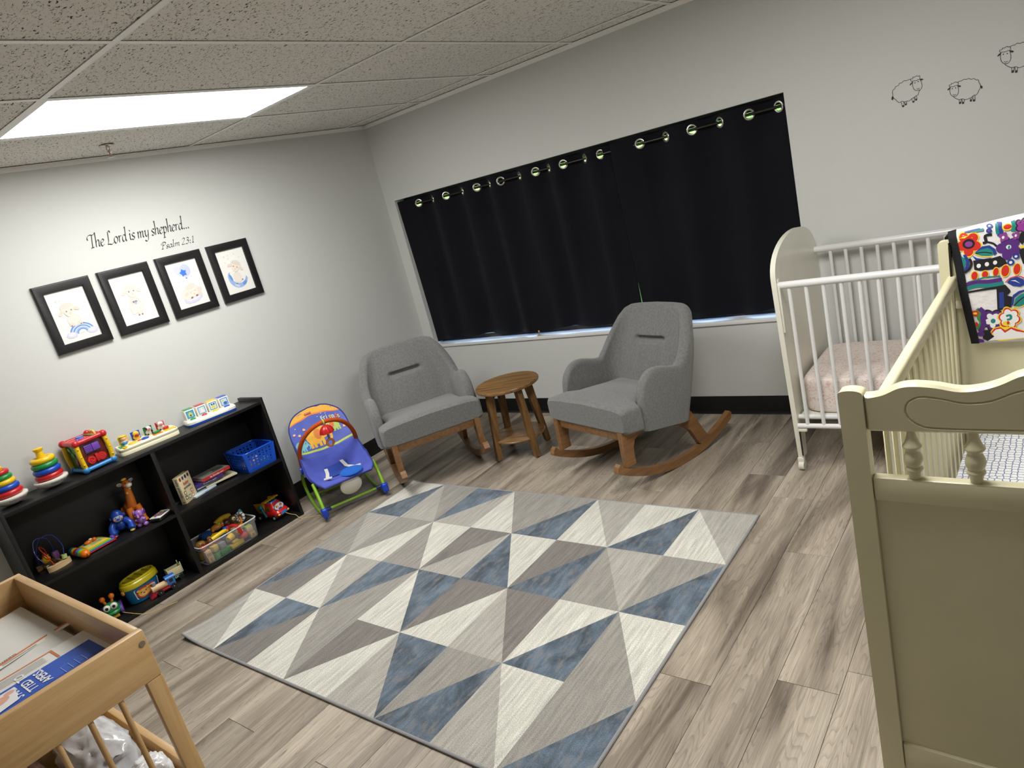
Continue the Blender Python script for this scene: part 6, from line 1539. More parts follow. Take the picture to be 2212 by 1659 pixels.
G('blue_bead', WB, bm_, ell((-.006, -.032, .014), (.010, .010, .010), 12, 8)); G('lime_bead', plastic(190, 216, 130), bm_, ell((-.026, -.031, .014), (.009, .009, .009), 12, 8))

# ================================================================ UPPER RIGHT BAY
def book(label, loc, rz, w, l, t, cov, spine_txt=None, tcol=(240, 240, 236), pages=(232, 228, 214), tilt=0, title=None, group='books stacked on the shelf', name='picture_book'):
    """lies flat: spine on +x side, length along y"""
    r = thing(name, label, 'book', loc, rz, group); r.rotation_euler = (0, tilt, rz)
    c = plastic(*cov, .4)
    G('page_block', mat('pages_%d' % random.randrange(9**6), srgb(*pages), .8, bump=.3, bscale=300, stretch=(1, 1, 30)), r, box(-w+.003, -.003, -l/2+.002, l/2-.002, .0025, t-.0025))
    cv = G('cover', c, r, rbox(-w, 0, -l/2, l/2, 0, .0024, .0008, 1), rbox(-w, 0, -l/2, l/2, t-.0024, t, .0008, 1), rbox(-.0026, .0004, -l/2, l/2, .0005, t-.0005, .0006, 1))
    if spine_txt:
        d = Draw(lambda a, b, h: (.0004+h, a, b), eps=.0001); d.text(spine_txt, 0, t*.28, t*.62, srgb(*tcol), 'CENTER', bold=.0002); d.put('spine_title', cv)
    return r, cv
Z = SMID
book('thin pale blue and white book at the bottom of the shelf pile', (.165, -2.135, Z+.0005), R_(14), .12, .155, .010, (196, 214, 226), 'little one', (90, 140, 190))
book('open backed white picture book lying second in the shelf pile', (.15, -2.02, Z+.0118), R_(-9), .125, .19, .010, (214, 208, 176))
book('thin white book lying third in the shelf pile', (.125, -2.075, Z+.0230), R_(4), .10, .18, .009, (226, 224, 214))
book('purple spined picture book in the shelf pile', (.143, -2.085, Z+.0335), R_(-4), .115, .17, .022, (66, 46, 120), 'Grandma and I', (220, 215, 235))
r, cv = book('red spined picture book on top of the shelf pile', (.150, -2.035, Z+.0570), R_(3), .125, .18, .020, (196, 44, 40), 'My Grandpa and I', (245, 235, 225))
d = Draw(plane_fn((0, 0, .0202), (1, 0, 0), (0, 1, 0), (0, 0, 1)), eps=.0001); d.rect(-.123, -.003, -.088, .088, srgb(150, 152, 150)); d.ell((-.05, .02), .03, .05, srgb(110, 100, 84)); d.ell((-.06, -.01), .02, .02, srgb(190, 176, 150)); d.ell((-.04, .05), .018, .02, srgb(84, 80, 70)); d.put('cover_picture', cv)
book('dark bookshelf book lying in the back by the divider', (.125, -2.285, Z+.0005), R_(-6), .095, .11, .012, (40, 40, 44))
bb = thing('baby_animals_book', 'thick cream board book of baby animals standing upright', 'book', (.178, -2.278, Z), R_(-150))
# local: spine faces +y' ; cover faces +x'
w, hh, t_ = .112, .158, .030
blk = G('board_pages', mat('board_pages', srgb(206, 192, 150), .7), bb, rbox(-t_/2+.0015, t_/2-.0015, -w+.002, -.001, .001, hh-.001, .001))
cvr = G('cover', plastic(226, 210, 168, .45), bb, rbox(-t_/2, t_/2, -.0024, .0006, 0, hh, .001), rbox(t_/2-.0016, t_/2, -w, 0, 0, hh, .0006), rbox(-t_/2, -t_/2+.0016, -w, 0, 0, hh, .0006))
d = Draw(lambda a, b, h: (t_/2-.002-a*0+h*0-(a), .0006+h, b), eps=.0001)
d.text('baby animals', .010, .150, .022, srgb(60, 70, 120), rot=R_(-90), bold=.0003); d.ell((.014, .010), .005, .004, srgb(150, 60, 60)); d.put('spine_title', cvr)
KA = [(150, 60, 50), (60, 70, 120), (40, 50, 90), (60, 50, 44), (90, 140, 130), (200, 130, 90), (150, 110, 80), (190, 120, 100)]
d2 = []
def onc(a, b, h): return (-t_/2-h, -a, b)
d = Draw(onc, eps=.0001)
for k in range(4): d.ell((.018+.025*k, .140), .008, .011, srgb(*KA[k]))
for k, (a, b) in enumerate(((.018, .030), (.046, .026), (.074, .022), (.020, .058), (.078, .050))): d.rect(a-.010, a+.010, b-.010, b+.012, srgb(*KA[3+k])); d.ell((a, b), .006, .007, srgb(236, 226, 200))
d.put('cover_picture', cvr)
V1 = lambda s, x, z, sz, col, dd: dd.mb.add(([onc(x+p[0], z+p[1], .0016) for p in text_geo(s, sz, 'LEFT', 0, .0004)[0]], text_geo(s, sz, 'LEFT', 0, .0004)[1]), col=col)
d = Draw(onc, eps=.0001); V1('baby', .030, .100, .026, srgb(200, 60, 56), d); V1('animals', .022, .078, .022, srgb(80, 86, 110), d); d.put('cover_title', cvr)

# blue basket with round holes
bk = thing('blue_basket', 'bright blue plastic basket with round holes standing on the shelf', 'basket', (.140, -1.793, SMID), R_(-2))
M_BK = plastic(16, 84, 206)
b0, b1 = (.098, .092), (.117, .1045); BH = .118    # half sizes (x, y) bottom, top
def side(fn, n, m, holes):
    v, f = grid(fn, n, m); keep = []
    for i in range(n):
        for j in range(m):
            u, w = (i+.5)/n, (j+.5)/m
            if any(((u-a)*1.9)**2+((w-b)*1.08)**2 < r*r for a, b, r in holes): continue
            keep.append(f[i*m+j])
    return v, keep
HO = [(.14+.12*i, .2+.155*j, (.046, .060, .038)[(i*2+j) % 3]*(1 if 1 else 1)) for i in range(7) for j in range(5)]
lerp = lambda a, b, t: a+(b-a)*t
sides = {'x+': lambda u, w: (lerp(b0[0], b1[0], w), (2*u-1)*lerp(b0[1], b1[1], w)*.97, .004+w*BH), 'x-': lambda u, w: (-lerp(b0[0], b1[0], w), (2*u-1)*lerp(b0[1], b1[1], w)*.97, .004+w*BH),
         'y+': lambda u, w: ((2*u-1)*lerp(b0[0], b1[0], w)*.97, lerp(b0[1], b1[1], w), .004+w*BH), 'y-': lambda u, w: ((2*u-1)*lerp(b0[0], b1[0], w)*.97, -lerp(b0[1], b1[1], w), .004+w*BH)}
for k, fn in sides.items():
    o = put('side_wall', MB().add(side(fn, 72, 44, HO)), M_BK, bk, smooth=False); so = o.modifiers.new('thickness', 'SOLIDIFY'); so.thickness = .0018
for sx in (-1, 1):
    for sy in (-1, 1): G('corner_post', M_BK, bk, tube([(sx*b0[0]*.985, sy*b0[1]*.985, .003), (sx*b1[0]*.985, sy*b1[1]*.985, BH+.004)], .0045, 8))
G('bottom', M_BK, bk, rbox(-b0[0], b0[0], -b0[1], b0[1], 0.0, .004, .001))
rim = []
for i in range(40):
    a = 2*math.pi*i/40; c, s = math.cos(a), math.sin(a); rim.append((math.copysign(abs(c)**.28, c)*b1[0], math.copysign(abs(s)**.28, s)*b1[1], .004+BH))
G('rim', M_BK, bk, tube(rim, .005, 8, closed=True))
def small_block(label, loc, s, m_, rz=0, name='toy_block', dm=None):
    return tag(put(name, MB().add(rbox(-s/2, s/2, -s/2, s/2, 0, s, s*.08)), m_, loc=loc, rz=rz), label, 'toy')
small_block('orange and cream wooden block lying inside the blue basket', (.165, -1.80, SMID+.0045), .045, plastic(226, 160, 96), .4)
small_block('white block at the wall side inside the blue basket', (.10, -1.75, SMID+.0045), .04, WHT, .9)
small_block('pale green block inside the blue basket', (.19, -1.745, SMID+.0045), .036, plastic(150, 190, 150), .2)
small_block('grey block in the corner of the blue basket beside the books', (.155, -1.855, SMID+.0045), .036, plastic(170, 170, 168), .7)

# ================================================================ LOWER LEFT BAY
Z0 = SBOT
tb = thing('shape_tub', 'blue toy bucket with yellow shape sorter lid and lion sticker', 'toy', (.128, -2.628, Z0), R_(12)); tb.scale = (1.1, 1.24, 1.1)
def oval(a, b, z, n=36): return [(a*math.cos(2*math.pi*i/n)*(1), b*math.copysign(abs(math.sin(2*math.pi*i/n))**.8, math.sin(2*math.pi*i/n)), z) for i in range(n)]
def loft(rings, cap=True):
    n = len(rings[0]); v = [p for r in rings for p in r]; f = [(k*n+i, k*n+(i+1) % n, (k+1)*n+(i+1) % n, (k+1)*n+i) for k in range(len(rings)-1) for i in range(n)]
    if cap: f += [tuple(range(n-1, -1, -1)), tuple((len(rings)-1)*n+i for i in range(n))]
    return v, f
tbd = G('bucket', plastic(20, 104, 150), tb, loft([oval(.040, .060, 0), oval(.046, .068, .006), oval(.053, .079, .085)]))
G('lid', plastic(206, 190, 30), tb, loft([oval(.056, .083, .085), oval(.0575, .085, .092), oval(.056, .083, .108), oval(.050, .076, .114)]))
for k in range(4): G('lid_handle', plastic(190, 172, 26), tb, rbox(-.042, .042, -.058+.034*k, -.050+.034*k, .113, .120, .003))
G('lid_rim', plastic(206, 190, 30), tb, tube(oval(.047, .072, .117), .006, 8, closed=True))
G('handle_pivot', plastic(226, 150, 60), tb, ell((.0, -.083, .078), (.012, .006, .012), 14, 8)); G('handle_pivot', plastic(226, 150, 60), tb, ell((.0, .083, .078), (.012, .006, .012), 14, 8))
def stick(a, b, h):
    z = .012+b; k = (z-.006)/.079; ax, by = .046+.007*k, .068+.011*k; w = a/.06
    return ((ax+h)*math.cos(w), (by+h)*math.copysign(abs(math.sin(w))**.8, math.sin(w)), z)
d = Draw(stick, base=.0014, eps=.0002)
d.poly([(-.046, .014), (-.042, .010), (.05, .010), (.054, .014), (.054, .058), (.05, .062), (-.042, .062), (-.046, .058)], srgb(206, 220, 226))
d.ell((-.014, .034), .027, .027, srgb(196, 52, 44), 0, 30, .06, 11); d.ell((-.014, .033), .020, .020, srgb(236, 182, 84)); d.ell((-.014, .026), .009, .006, srgb(244, 214, 150)); d.ell((-.014, .030), .004, .003, srgb(150, 70, 40))
for s in (-1, 1): d.ell((-.014+s*.008, .038), .002, .0026, srgb(40, 30, 30)); d.ell((-.014+s*.016, .050), .006, .006, srgb(236, 182, 84))
d.poly([(.020, .016), (.034, .014), (.044, .026), (.036, .042), (.022, .038)], srgb(80, 60, 150)); d.poly([(.016, .046), (.026, .044), (.030, .054), (.020, .058)], srgb(40, 90, 170)); d.rect(.0, .018, .052, .058, srgb(196, 40, 44))
d.put('lion_sticker', tbd)

tr = thing('wooden_train', 'wooden toy train engine with red chassis and blue cab', 'toy', (.222, -2.558, Z0), R_(-99)); tr.scale = (1.08, 1.08, 1.08)
# local: +x forward (towards the changing table)
G('chassis', plastic(176, 26, 40), tr, rbox(-.055, .045, -.017, .017, .012, .024, .002)); G('cowcatcher', plastic(176, 26, 40), tr, prism([(.045, .024), (.045, .006), (.074, .002), (.060, .024)], -.017, .017, 'xz'), ang=30)
G('boiler', M_PINE, tr, cyl((-.018, 0, .040), (.055, 0, .040), .0165, n=24)); G('chimney', plastic(150, 156, 160), tr, lathe([(0, .054), (.008, .054), (.008, .066), (.011, .067), (.011, .074), (0, .074)], 16, (.038, 0, 0)))
G('cab', plastic(50, 120, 200), tr, rbox(-.055, -.018, -.018, .018, .0241, .062, .002)); G('cab_roof', plastic(40, 104, 190), tr, prism([(.0215*math.cos(a), .060+.014*math.sin(a)) for a in [math.pi*i/12 for i in range(13)]], -.060, -.014, 'yz'), ang=50)
for s in (-1, 1): G('cab_window', BLK, tr, rbox(-.046, -.028, s*.0182-.0008, s*.0182+.0008, .040, .056, .0004))
for x in (-.040, .025):
    for s in (-1, 1): w = G('wheel', BLK, tr, cyl((x, s*.0175, .0145), (x, s*.0245, .0145), .0143, n=24)); G('axle_cap', M_CHROME, w, ell((x, s*.0247, .0145), (.003, .0015, .003), 8, 6))
wg = thing('toy_wagon', 'green toy truck wagon with cream box sides behind the train engine', 'toy', (.160, -2.470, Z0), R_(-95)); wg.scale = (1.15, 1.15, 1.15)
G('chassis', plastic(30, 96, 56), wg, rbox(-.038, .030, -.018, .018, .012, .032, .002)); CB = plastic(222, 212, 170)
G('front_side', CB, wg, rbox(.022, .026, -.022, .022, .0321, .072, .001)); G('long_side', CB, wg, rbox(-.038, .0219, .018, .022, .0321, .068, .001)); G('long_side', CB, wg, rbox(-.038, .0219, -.022, -.018, .0321, .068, .001))
for k in range(3): G('slat', CB, wg, rbox(-.042, -.0385, -.020, .020, .036+.014*k, .044+.014*k, .001))
for s in (-1, 1): G('slat_post', CB, wg, rbox(-.043, -.0384, s*.020-.002, s*.020+.002, .0321, .085, .0008))
G('side_number', mat('white_ink', srgb(226, 226, 220), .6), wg, torus((-.004, .0183, .022), .005, .0012, 14, 5, Matrix.Rotation(R_(90), 3, 'X')), torus((-.016, .0183, .022), .005, .0012, 14, 5, Matrix.Rotation(R_(90), 3, 'X')))
for x in (-.026, .018):
    for s in (-1, 1): G('wheel', plastic(196, 196, 190) if False else BLK, wg, cyl((x, s*.0185, .0125), (x, s*.025, .0125), .0123, n=20))

def cord(name, pts, root, m_): return G(name, m_, root, tube(spline(pts, 8), .0016, 6))
M_CORD = mat('yellow_cord', srgb(216, 190, 110), .8)
bg_ = thing('pull_bug_toy', 'green pull-along bug toy with big white eyes and orange antennae', 'toy', (.140, -2.800, Z0), R_(-108))
GB = plastic(30, 134, 70); G('head', GB, bg_, ell((0, .022, .052), (.042, .034, .036), 24, 16)); G('lower_jaw', GB, bg_, ell((0, .030, .034), (.042, .032, .018), 22, 10)); G('mouth_line', plastic(10, 70, 40), bg_, torus((0, .029, .036), .0405, .0016, 28, 6, None))
for s in (-1, 1):
    e = G('eye_white', WHT, bg_, ell((s*.0165, .046, .070), (.0175, .013, .018), 18, 12)); G('pupil', BLK, e, ell((s*.0165, .0575, .072), (.0075, .003, .0085), 12, 8))
    G('antenna', ORG, bg_, tube([(s*.014, .012, .080), (s*.020, .010, .100)], .007, 10)); G('antenna_knob', ORG, bg_, ell((s*.022, .010, .112), (.014, .013, .015), 16, 12))
    G('wheel', PUR, bg_, cyl((s*.036, .010, .024), (s*.050, .010, .024), .024, n=24)); G('wheel', PUR, bg_, cyl((s*.036, -.052, .024), (s*.050, -.052, .024), .024, n=24))
G('body_segment', plastic(30, 50, 130), bg_, ell((0, -.030, .045), (.034, .034, .032), 18, 12)); G('body_segment', plastic(150, 30, 40), bg_, ell((0, -.008, .045), (.035, .022, .034), 18, 12)); G('chin_bar', plastic(206, 160, 50), bg_, rbox(-.026, .026, .034, .056, .006, .020, .004))
def wl(o, pts): # world points to a thing's local frame
    M = (Matrix.Translation(o.location) @ Matrix.Rotation(o.rotation_euler.z, 4, 'Z') @ Matrix.Diagonal((*o.scale, 1))).inverted(); return [tuple(M @ Vector(p)) for p in pts]
cord('pull_cord', wl(bg_, [(.188, -2.772, .036), (.235, -2.757, .030), (.272, -2.735, .018), (.300, -2.700, .0025), (.345, -2.63, .0022), (.37, -2.575, .0022)]), bg_, M_CORD)

# ================================================================ LOWER RIGHT BAY
M_CLR = bpy.data.materials.new('clear_plastic'); M_CLR.use_nodes = True; N, L = M_CLR.node_tree.nodes, M_CLR.node_tree.links
for nn in list(N): N.remove(nn)
out = N.new('ShaderNodeOutputMaterial'); m1 = N.new('ShaderNodeMixShader'); m2 = N.new('ShaderNodeMixShader'); tr_ = N.new('ShaderNodeBsdfTransparent'); df = N.new('ShaderNodeBsdfDiffuse'); gl = N.new('ShaderNodeBsdfGlossy')
df.inputs[0].default_value = (.85, .86, .88, 1); gl.inputs['Roughness'].default_value = .15; m1.inputs[0].default_value = .22; m2.inputs[0].default_value = .08
L.new(tr_.outputs[0], m1.inputs[1]); L.new(df.outputs[0], m1.inputs[2]); L.new(m1.outputs[0], m2.inputs[1]); L.new(gl.outputs[0], m2.inputs[2]); L.new(m2.outputs[0], out.inputs[0])
bn = thing('clear_toy_bin', 'clear plastic bin heaped with small toys on the bottom shelf', 'storage bin', (.140, -2.135, Z0))
hx, hy, HB = .086, .168, .118
def rr(a, b, z, e=.2, n=48): return [(math.copysign(abs(math.cos(t))**e, math.cos(t))*a, math.copysign(abs(math.sin(t))**e, math.sin(t))*b, z) for t in [2*math.pi*i/n for i in range(n)]]
v, f = loft([rr(hx, hy, .001), rr(hx+.004, hy+.004, .006), rr(hx+.012, hy+.012, HB-.02), rr(hx+.017, hy+.017, HB-.018), rr(hx+.018, hy+.018, HB)], cap=False); f.append(tuple(range(47, -1, -1)))
o = put('bin_shell', MB().add((v, f)), M_CLR, bn, ang=50); G('bin_rim', mat('frosted_rim', srgb(206, 208, 210), .4), bn, tube(rr(hx+.018, hy+.018, HB), .0042, 8, closed=True))
bx0, by0 = .140, -2.135
def bt(name, label, g, m_, x, y, z, rz=0, extra=()):
    r = thing(name, label, 'toy', (bx0+x, by0+y, Z0+z), rz); G('body', m_, r, *g)
    for nm, m2_, gg in extra: G(nm, m2_, r, *gg)
    return r
cubeg = lambda s: [rbox(-s/2, s/2, -s/2, s/2, 0, s, s*.07)]
def face_txt(s, ch, col): 
    V, F = text_geo(ch, s*.8, 'CENTER'); return ([(s/2+.0006, p[0], s*.2+p[1]) for p in V], F)
WDB = plastic(206, 176, 130, .6)
bt('letter_block', 'wooden picture block at the bottom front corner of the clear bin near the divider', cubeg(.036), WDB, .062, -.138, .004, .05, [('mark', plastic(110, 80, 60), [face_txt(.036, 'E', 0)])])
bt('letter_block', 'wooden picture block stacked on another block in the bin corner near the divider', cubeg(.036), WDB, .062, -.140, .041, -.05, [('mark', plastic(110, 80, 60), [face_txt(.036, 'm', 0)])])
bt('letter_block', 'wooden picture block low in the bin corner beside the toy truck', cubeg(.036), WDB, .062, .138, .004, .08, [('mark', plastic(110, 80, 60), [face_txt(.036, 'A', 0)])])
bt('letter_block', 'wooden block with lime top stacked in the bin corner beside the toy truck', cubeg(.038), WDB, .060, .134, .041, -.1, [('lid', LIM, [rbox(-.018, .018, -.018, .018, .0381, .0395, .0005)])])
bt('letter_block', 'grey blue letter U block behind the front of the clear bin', cubeg(.036), plastic(120, 140, 160), .066, -.052, .044, .15, [('mark', plastic(214, 130, 70), [face_txt(.036, 'U', 0)])])
bt('letter_block', 'yellow wooden block beside the letter U block in the bin', cubeg(.034), plastic(214, 190, 90), .064, -.096, .050, .3)
bt('green_brick', 'green toy brick lying at the bottom of the clear bin', [rbox(-.018, .018, -.030, .030, 0, .034, .003)]+[cyl((0, y, .034), (0, y, .039), .007, n=12) for y in (-.016, .016)], GRN, .064, -.045, .004, 0)
bt('green_cup', 'pale green stacking cup lying at the bottom of the clear bin', [lathe([(0, 0), (.018, 0), (.021, .034), (.019, .034), (.016, .003), (0, .003)], 20)], plastic(90, 180, 100), .064, -.095, .004, 0)
bt('yellow_car', 'yellow toy car body lying low in the middle of the bin', [rbox(-.02, .02, -.042, .042, 0, .024, .005), rbox(-.016, .016, -.022, .018, .0235, .040, .006)], plastic(216, 190, 40), .064, .032, .006, .05)
bt('yellow_cup', 'yellow toy cup tipped on its side behind the bin wall', [tube([(0, -.02, .02), (0, .018, .026)], [.016, .022], 20)], plastic(236, 196, 40), .058, .012, .048, .4)
bt('red_barrel', 'red toy barrel lying low in the bin', [tube([(0, -.022, .020), (0, -.018, .021), (0, 0, .022), (0, .018, .021), (0, .022, .020)], [.012, .018, .020, .018, .012], 20)], plastic(200, 50, 50), .058, .090, .014, .1)
bt('yellow_half_cup', 'small yellow bowl near the bin end beside the truck', [lathe([(0, 0), (.014, .001), (.022, .018), (.020, .018), (.012, .004), (0, .004)], 18)], plastic(226, 180, 50), .058, .078, .058, .2)
bt('red_rattle', 'red and white dumbbell rattle near the bin corner by the divider', [tube([(0, -.025, .016), (0, .025, .016)], .007, 10), ell((0, -.028, .016), .016, 14, 10), ell((0, .028, .016), .016, 14, 10)], RED, .050, -.125, .082, .25)
bt('doll_head', 'brown toy animal head lying on the heap by the divider', [ell((0, 0, .022), (.026, .030, .022), 16, 12)], plastic(176, 128, 60), .01, -.138, .085, .0, [('nose', plastic(90, 50, 30), [ell((.027, .0, .024), .008, 10, 8)]), ('eye', BLK, [ell((.022, -.014, .032), .003, 6, 5)])])
bt('brown_ball', 'small brown wooden ball on the toy heap', [ell((0, 0, .018), .018, 16, 12)], plastic(120, 70, 40), .045, -.095, .092)
bt('yellow_ring_toy', 'translucent yellow ring toy lying on the heap', [torus((0, 0, .012), .030, .010, 24, 10)], plastic(244, 196, 20, .15), .020, -.055, .100, 0)
bt('yellow_telephone', 'long yellow toy handset lying along the front of the heap', [tube(spline([(0, -.05, .012), (.006, -.02, .018), (.006, .02, .020), (0, .052, .014)], 5), .012, 12)], plastic(246, 210, 40), .052, -.035, .104, .05)
bt('blue_cloth_toy', 'dark blue cloth toy crumpled on the heap', [crumple(.034, .040, .020, 3, .2)], mat('blue_cloth', srgb(20, 60, 120), .9), -.03, -.075, .108)
bt('teddy', 'tan plastic bear lying on its front on the heap', [ell((0, 0, .018), (.022, .034, .018), 16, 10), ell((0, .036, .022), .017, 14, 10), ell((.018, -.024, .012), .010, 10, 8), ell((-.016, -.026, .012), .010, 10, 8)], plastic(196, 130, 60), -.02, -.005, .122, -.4)
bt('parrot_rattle', 'red blue and yellow bird rattle in the middle of the heap', [ell((0, 0, .016), (.016, .026, .016), 16, 10)], plastic(200, 40, 40), .045, .020, .108, .3, [('wing', BLU, [ell((.0, -.012, .026), (.014, .016, .008), 12, 8)]), ('eye_patch', YEL, [ell((.010, -.024, .018), .009, 10, 8)])])
bt('red_strap_toy', 'red and white fabric strap toy hanging over the bin edge', [tube(spline([(-.02, -.02, .020), (.010, .0, .030), (.040, .012, .016), (.046, .02, -.03)], 6), .007, 8, flat=1.8)], plastic(186, 36, 44), .058, .045, .105, 0)
bt('plum_toy', 'dark plum toy ball on the heap behind the bird rattle', [ell((0, 0, .022), (.024, .026, .022), 16, 12)], plastic(74, 36, 34), .0, .050, .120)
bt('bug_eye_toy', 'brown rattle with a shiny silver eye on top of the heap', [ell((0, 0, .024), (.022, .024, .024), 16, 12)], plastic(70, 60, 40), .015, .085, .125, 0, [('eye', plastic(230, 220, 150), [ell((.018, 0, .028), (.008, .012, .012), 12, 8)]), ('pupil', plastic(120, 80, 140), [ell((.0245, 0, .028), (.003, .006, .006), 10, 6)])])
bt('orange_frame_toy', 'orange angular teether standing at the front of the heap', [tube([(0, -.03, .0), (0, .004, .006), (0, .010, .045), (0, .006, .050)], .0055, 10)], ORG, .066, .098, .105, 0, [('blue_tip', TEA, [tube([(0, -.055, -.004), (0, -.03, 0)], .006, 10)])])
bt('zebra_ring', 'black and white striped soft ring at the bin end', [torus((0, 0, .026), .024, .009, 28, 10, Matrix.Rotation(R_(80), 3, 'X'))], mat('white_stripe', srgb(230, 230, 228), .8), .02, .130, .112, .5, [('black_stripe', BLK, [torus((.024*math.cos(a), .0+.024*math.sin(a)*math.cos(R_(80)), .026+.024*math.sin(a)), .0086, .0022, 12, 6, Vector((-math.sin(a), math.cos(a)*math.cos(R_(80)), math.cos(a))).to_track_quat('Z', 'X').to_matrix()) for a in [i*.698 for i in range(9)]])])
bt('teal_leaf_toy', 'teal leaf shaped soft toy poking out of the bin end', [ell((0, 0, .030), (.006, .018, .034), 14, 10)], plastic(80, 170, 190), .0, .150, .112, .3)
bt('green_frog_toy', 'lime green toy piece poking up in the heap', [ell((0, 0, .015), (.014, .022, .012), 12, 8)], LIM, -.02, .02, .135, .6)
bt('yellow_caterpillar', 'yellow ribbed toy tube lying at the back of the heap', [tube([(0, -.05+.1*i/20, .020+.010*math.sin(math.pi*i/20)) for i in range(21)], [.016+.003*(i % 2) for i in range(21)], 14)], plastic(196, 160, 40), -.045, .055, .130, .1)
fillers = [(-.04, -.13, .004), (-.04, -.06, .004), (-.04, .01, .004), (-.04, .08, .004), (-.04, .14, .004), (.01, -.10, .004), (.01, -.03, .004), (.01, .04, .004), (.01, .11, .004), (-.03, -.10, .055), (-.03, -.02, .055), (-.03, .06, .055), (-.03, .13, .055), (.015, -.06, .05), (.015, .01, .05), (.02, .075, .055)]
for k, (x, y, z) in enumerate(fillers):
    bt('toy_block', 'plain %s block buried among the toys in the clear bin' % ('yellow', 'red', 'blue', 'wooden', 'green', 'orange')[k % 6], cubeg(.044), (YEL, RED, BLU, WDB, GRN, ORG)[k % 6], x, y, z, k*.37)['group'] = 'blocks buried in the clear bin'

tk = thing('dump_truck', 'red toy dump truck with yellow bed and windscreen animal faces', 'toy', (.128, -1.760, Z0), R_(10)); tk.scale = (1.12, 1.12, 1.12)
RT = plastic(206, 34, 36)
def body(u, w):
    a = 2*math.pi*u; e = .5; c, s = math.cos(a), math.sin(a); L_ = [(.0, .0, .030), (.012, .030, .042), (.045, .052, .050), (.062, .057, .050), (.070, .030, .046), (.105, .0, .038), (.112, -.012, .030)][min(6, int(w*6.999))]
    return (0, 0, 0)
G('bonnet', RT, tk, loft([rr(.052, .040, .014, .45, 36), rr(.060, .046, .024, .45, 36), rr(.060, .046, .040, .45, 36), rr(.050, .042, .050, .5, 36)]))
cab = G('cab', RT, tk, loft([[(p[0]-.010, p[1], p[2]) for p in rr(.044, .042, .048, .5, 36)], [(p[0]-.014, p[1], p[2]) for p in rr(.036, .038, .080, .5, 36)], [(p[0]-.016, p[1], p[2]) for p in rr(.028, .030, .094, .6, 36)]]))
G('roof_hatch', LBL, tk, loft([[(p[0]-.016, p[1], p[2]) for p in rr(.026, .028, .0935, .6, 30)], [(p[0]-.016, p[1], p[2]) for p in rr(.024, .026, .098, .6, 30)]])); G('hatch_glass', plastic(16, 70, 110), tk, loft([[(p[0]-.016, p[1], p[2]) for p in rr(.019, .021, .0979, .7, 24)], [(p[0]-.016, p[1], p[2]) for p in rr(.017, .019, .100, .7, 24)]]))
wsf = lambda a, b, h: (.0335-b*.24+h, a, .066+b)
d = Draw(wsf, base=.0016, eps=.0003); d.ell((0, 0), .034, .0205, srgb(90, 130, 200), 0, 28); d.ell((0, 0), .031, .0175, srgb(232, 232, 226), 0, 28)
d.ell((-.012, .001), .009, .009, srgb(226, 190, 120)); d.ell((-.019, .004), .003, .006, srgb(120, 80, 50)); d.ell((-.012, -.004), .004, .003, srgb(240, 226, 190)); d.ell((.013, .004), .009, .008, srgb(206, 96, 50)); d.ell((.013, .0), .004, .003, srgb(240, 220, 190)); d.ell((.0, -.012), .013, .005, srgb(40, 90, 190))
for a in (-.015, -.009, .010, .016): d.ell((a, .003), .0013, .0016, srgb(30, 24, 24))
d.put('windscreen_picture', cab)
G('grille', LBL, tk, rbox(.056, .063, -.022, .022, .022, .034, .003), rbox(.056, .0625, -.020, .020, .0345, .0385, .0015))
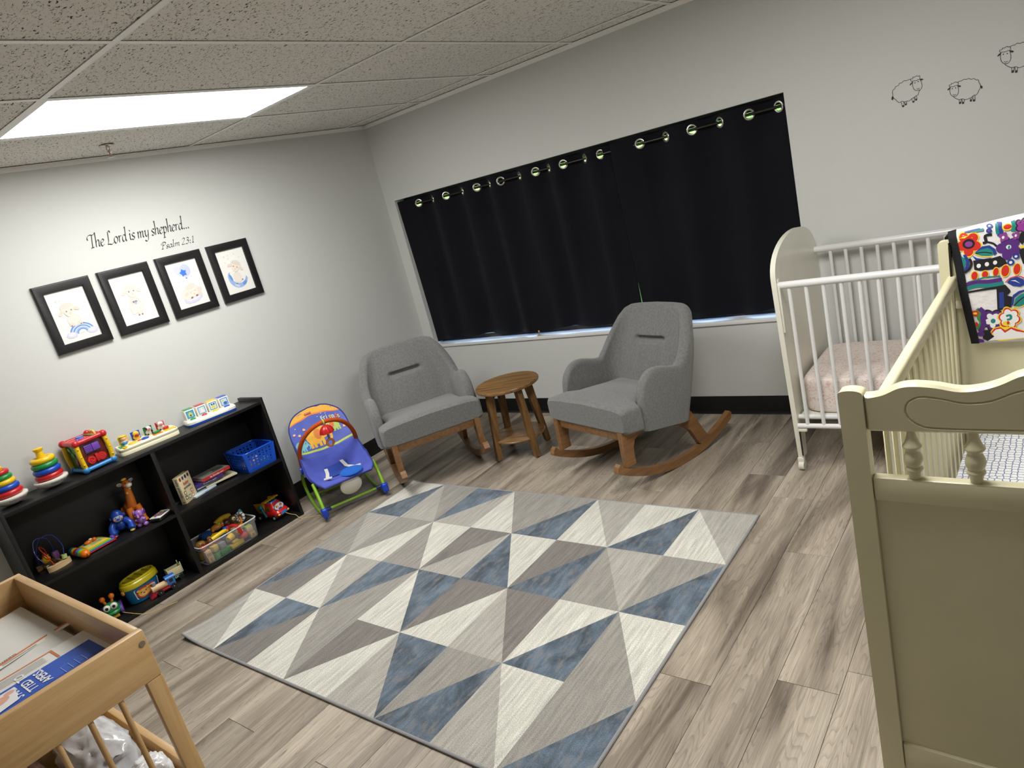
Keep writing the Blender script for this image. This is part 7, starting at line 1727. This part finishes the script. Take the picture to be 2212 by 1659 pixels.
for s in (-1, 1):
    G('headlamp', plastic(240, 190, 70), tk, ell((.056, s*.034, .028), (.006, .008, .006), 12, 8))
    for x in (.030, -.085): w = G('wheel', BLK, tk, cyl((x, s*.040, .0165), (x, s*.054, .0165), .0163, n=22)); G('hub_cap', plastic(190, 190, 186), w, cyl((x, s*.0541, .0165), (x, s*.0552, .0165), .008, n=12))
    G('side_window', plastic(120, 110, 40), tk, rbox(-.030, .004, s*.0405-.001, s*.0405+.001, .056, .078, .001))
G('chassis', plastic(20, 60, 100), tk, rbox(-.115, -.035, -.034, .034, .018, .034, .003)); G('ram', TEA, tk, tube([(-.035, -.048, .020), (-.052, -.050, .075)], .006, 10), ell((-.053, -.050, .080), .013, 12, 8))
bed = [(-.120, .040), (-.050, .040), (-.044, .100), (.002, .106), (.0, .112), (-.046, .108), (-.056, .104), (-.126, .092)]
YB = plastic(206, 160, 30)
G('bed_floor', YB, tk, prism([(-.118, .036), (-.046, .036), (-.046, .042), (-.118, .042)], -.036, .036, 'xz'))
for s in (-1, 1): G('bed_side', YB, tk, ([(-.116, s*.036, .040), (-.046, s*.036, .040), (-.036, s*.050, .104), (-.130, s*.048, .098), (-.116, s*.032, .040), (-.046, s*.032, .040), (-.038, s*.046, .104), (-.128, s*.044, .098)], [(0, 1, 2, 3), (7, 6, 5, 4), (0, 4, 5, 1), (1, 5, 6, 2), (2, 6, 7, 3), (3, 7, 4, 0)]))
G('bed_front', YB, tk, ([(-.048, -.036, .040), (-.048, .036, .040), (-.038, .050, .104), (-.038, -.050, .104), (-.044, -.036, .040), (-.044, .036, .040), (-.034, .050, .104), (-.034, -.050, .104)], [(3, 2, 1, 0), (4, 5, 6, 7), (0, 1, 5, 4), (1, 2, 6, 5), (2, 3, 7, 6), (3, 0, 4, 7)]))
sc_ = [(-.040, -.052, .102)]+[(-.016+.004*math.sin(i*1.9), -.05+.1*i/12, .108+.003*math.cos(i*2)) for i in range(13)]
G('bed_visor', YB, tk, rbox(-.040, -.010, -.050, .050, .103, .110, .003), *[ell((-.012, -.042+.017*i, .108), (.010, .010, .005), 10, 6) for i in range(6)])
cord('pull_cord', wl(tk, [(.190, -1.742, .048), (.228, -1.73, .034), (.262, -1.72, .026), (.290, -1.715, .004), (.335, -1.70, .0022), (.40, -1.66, .0022), (.445, -1.645, .0022)]), tk, M_CORD)
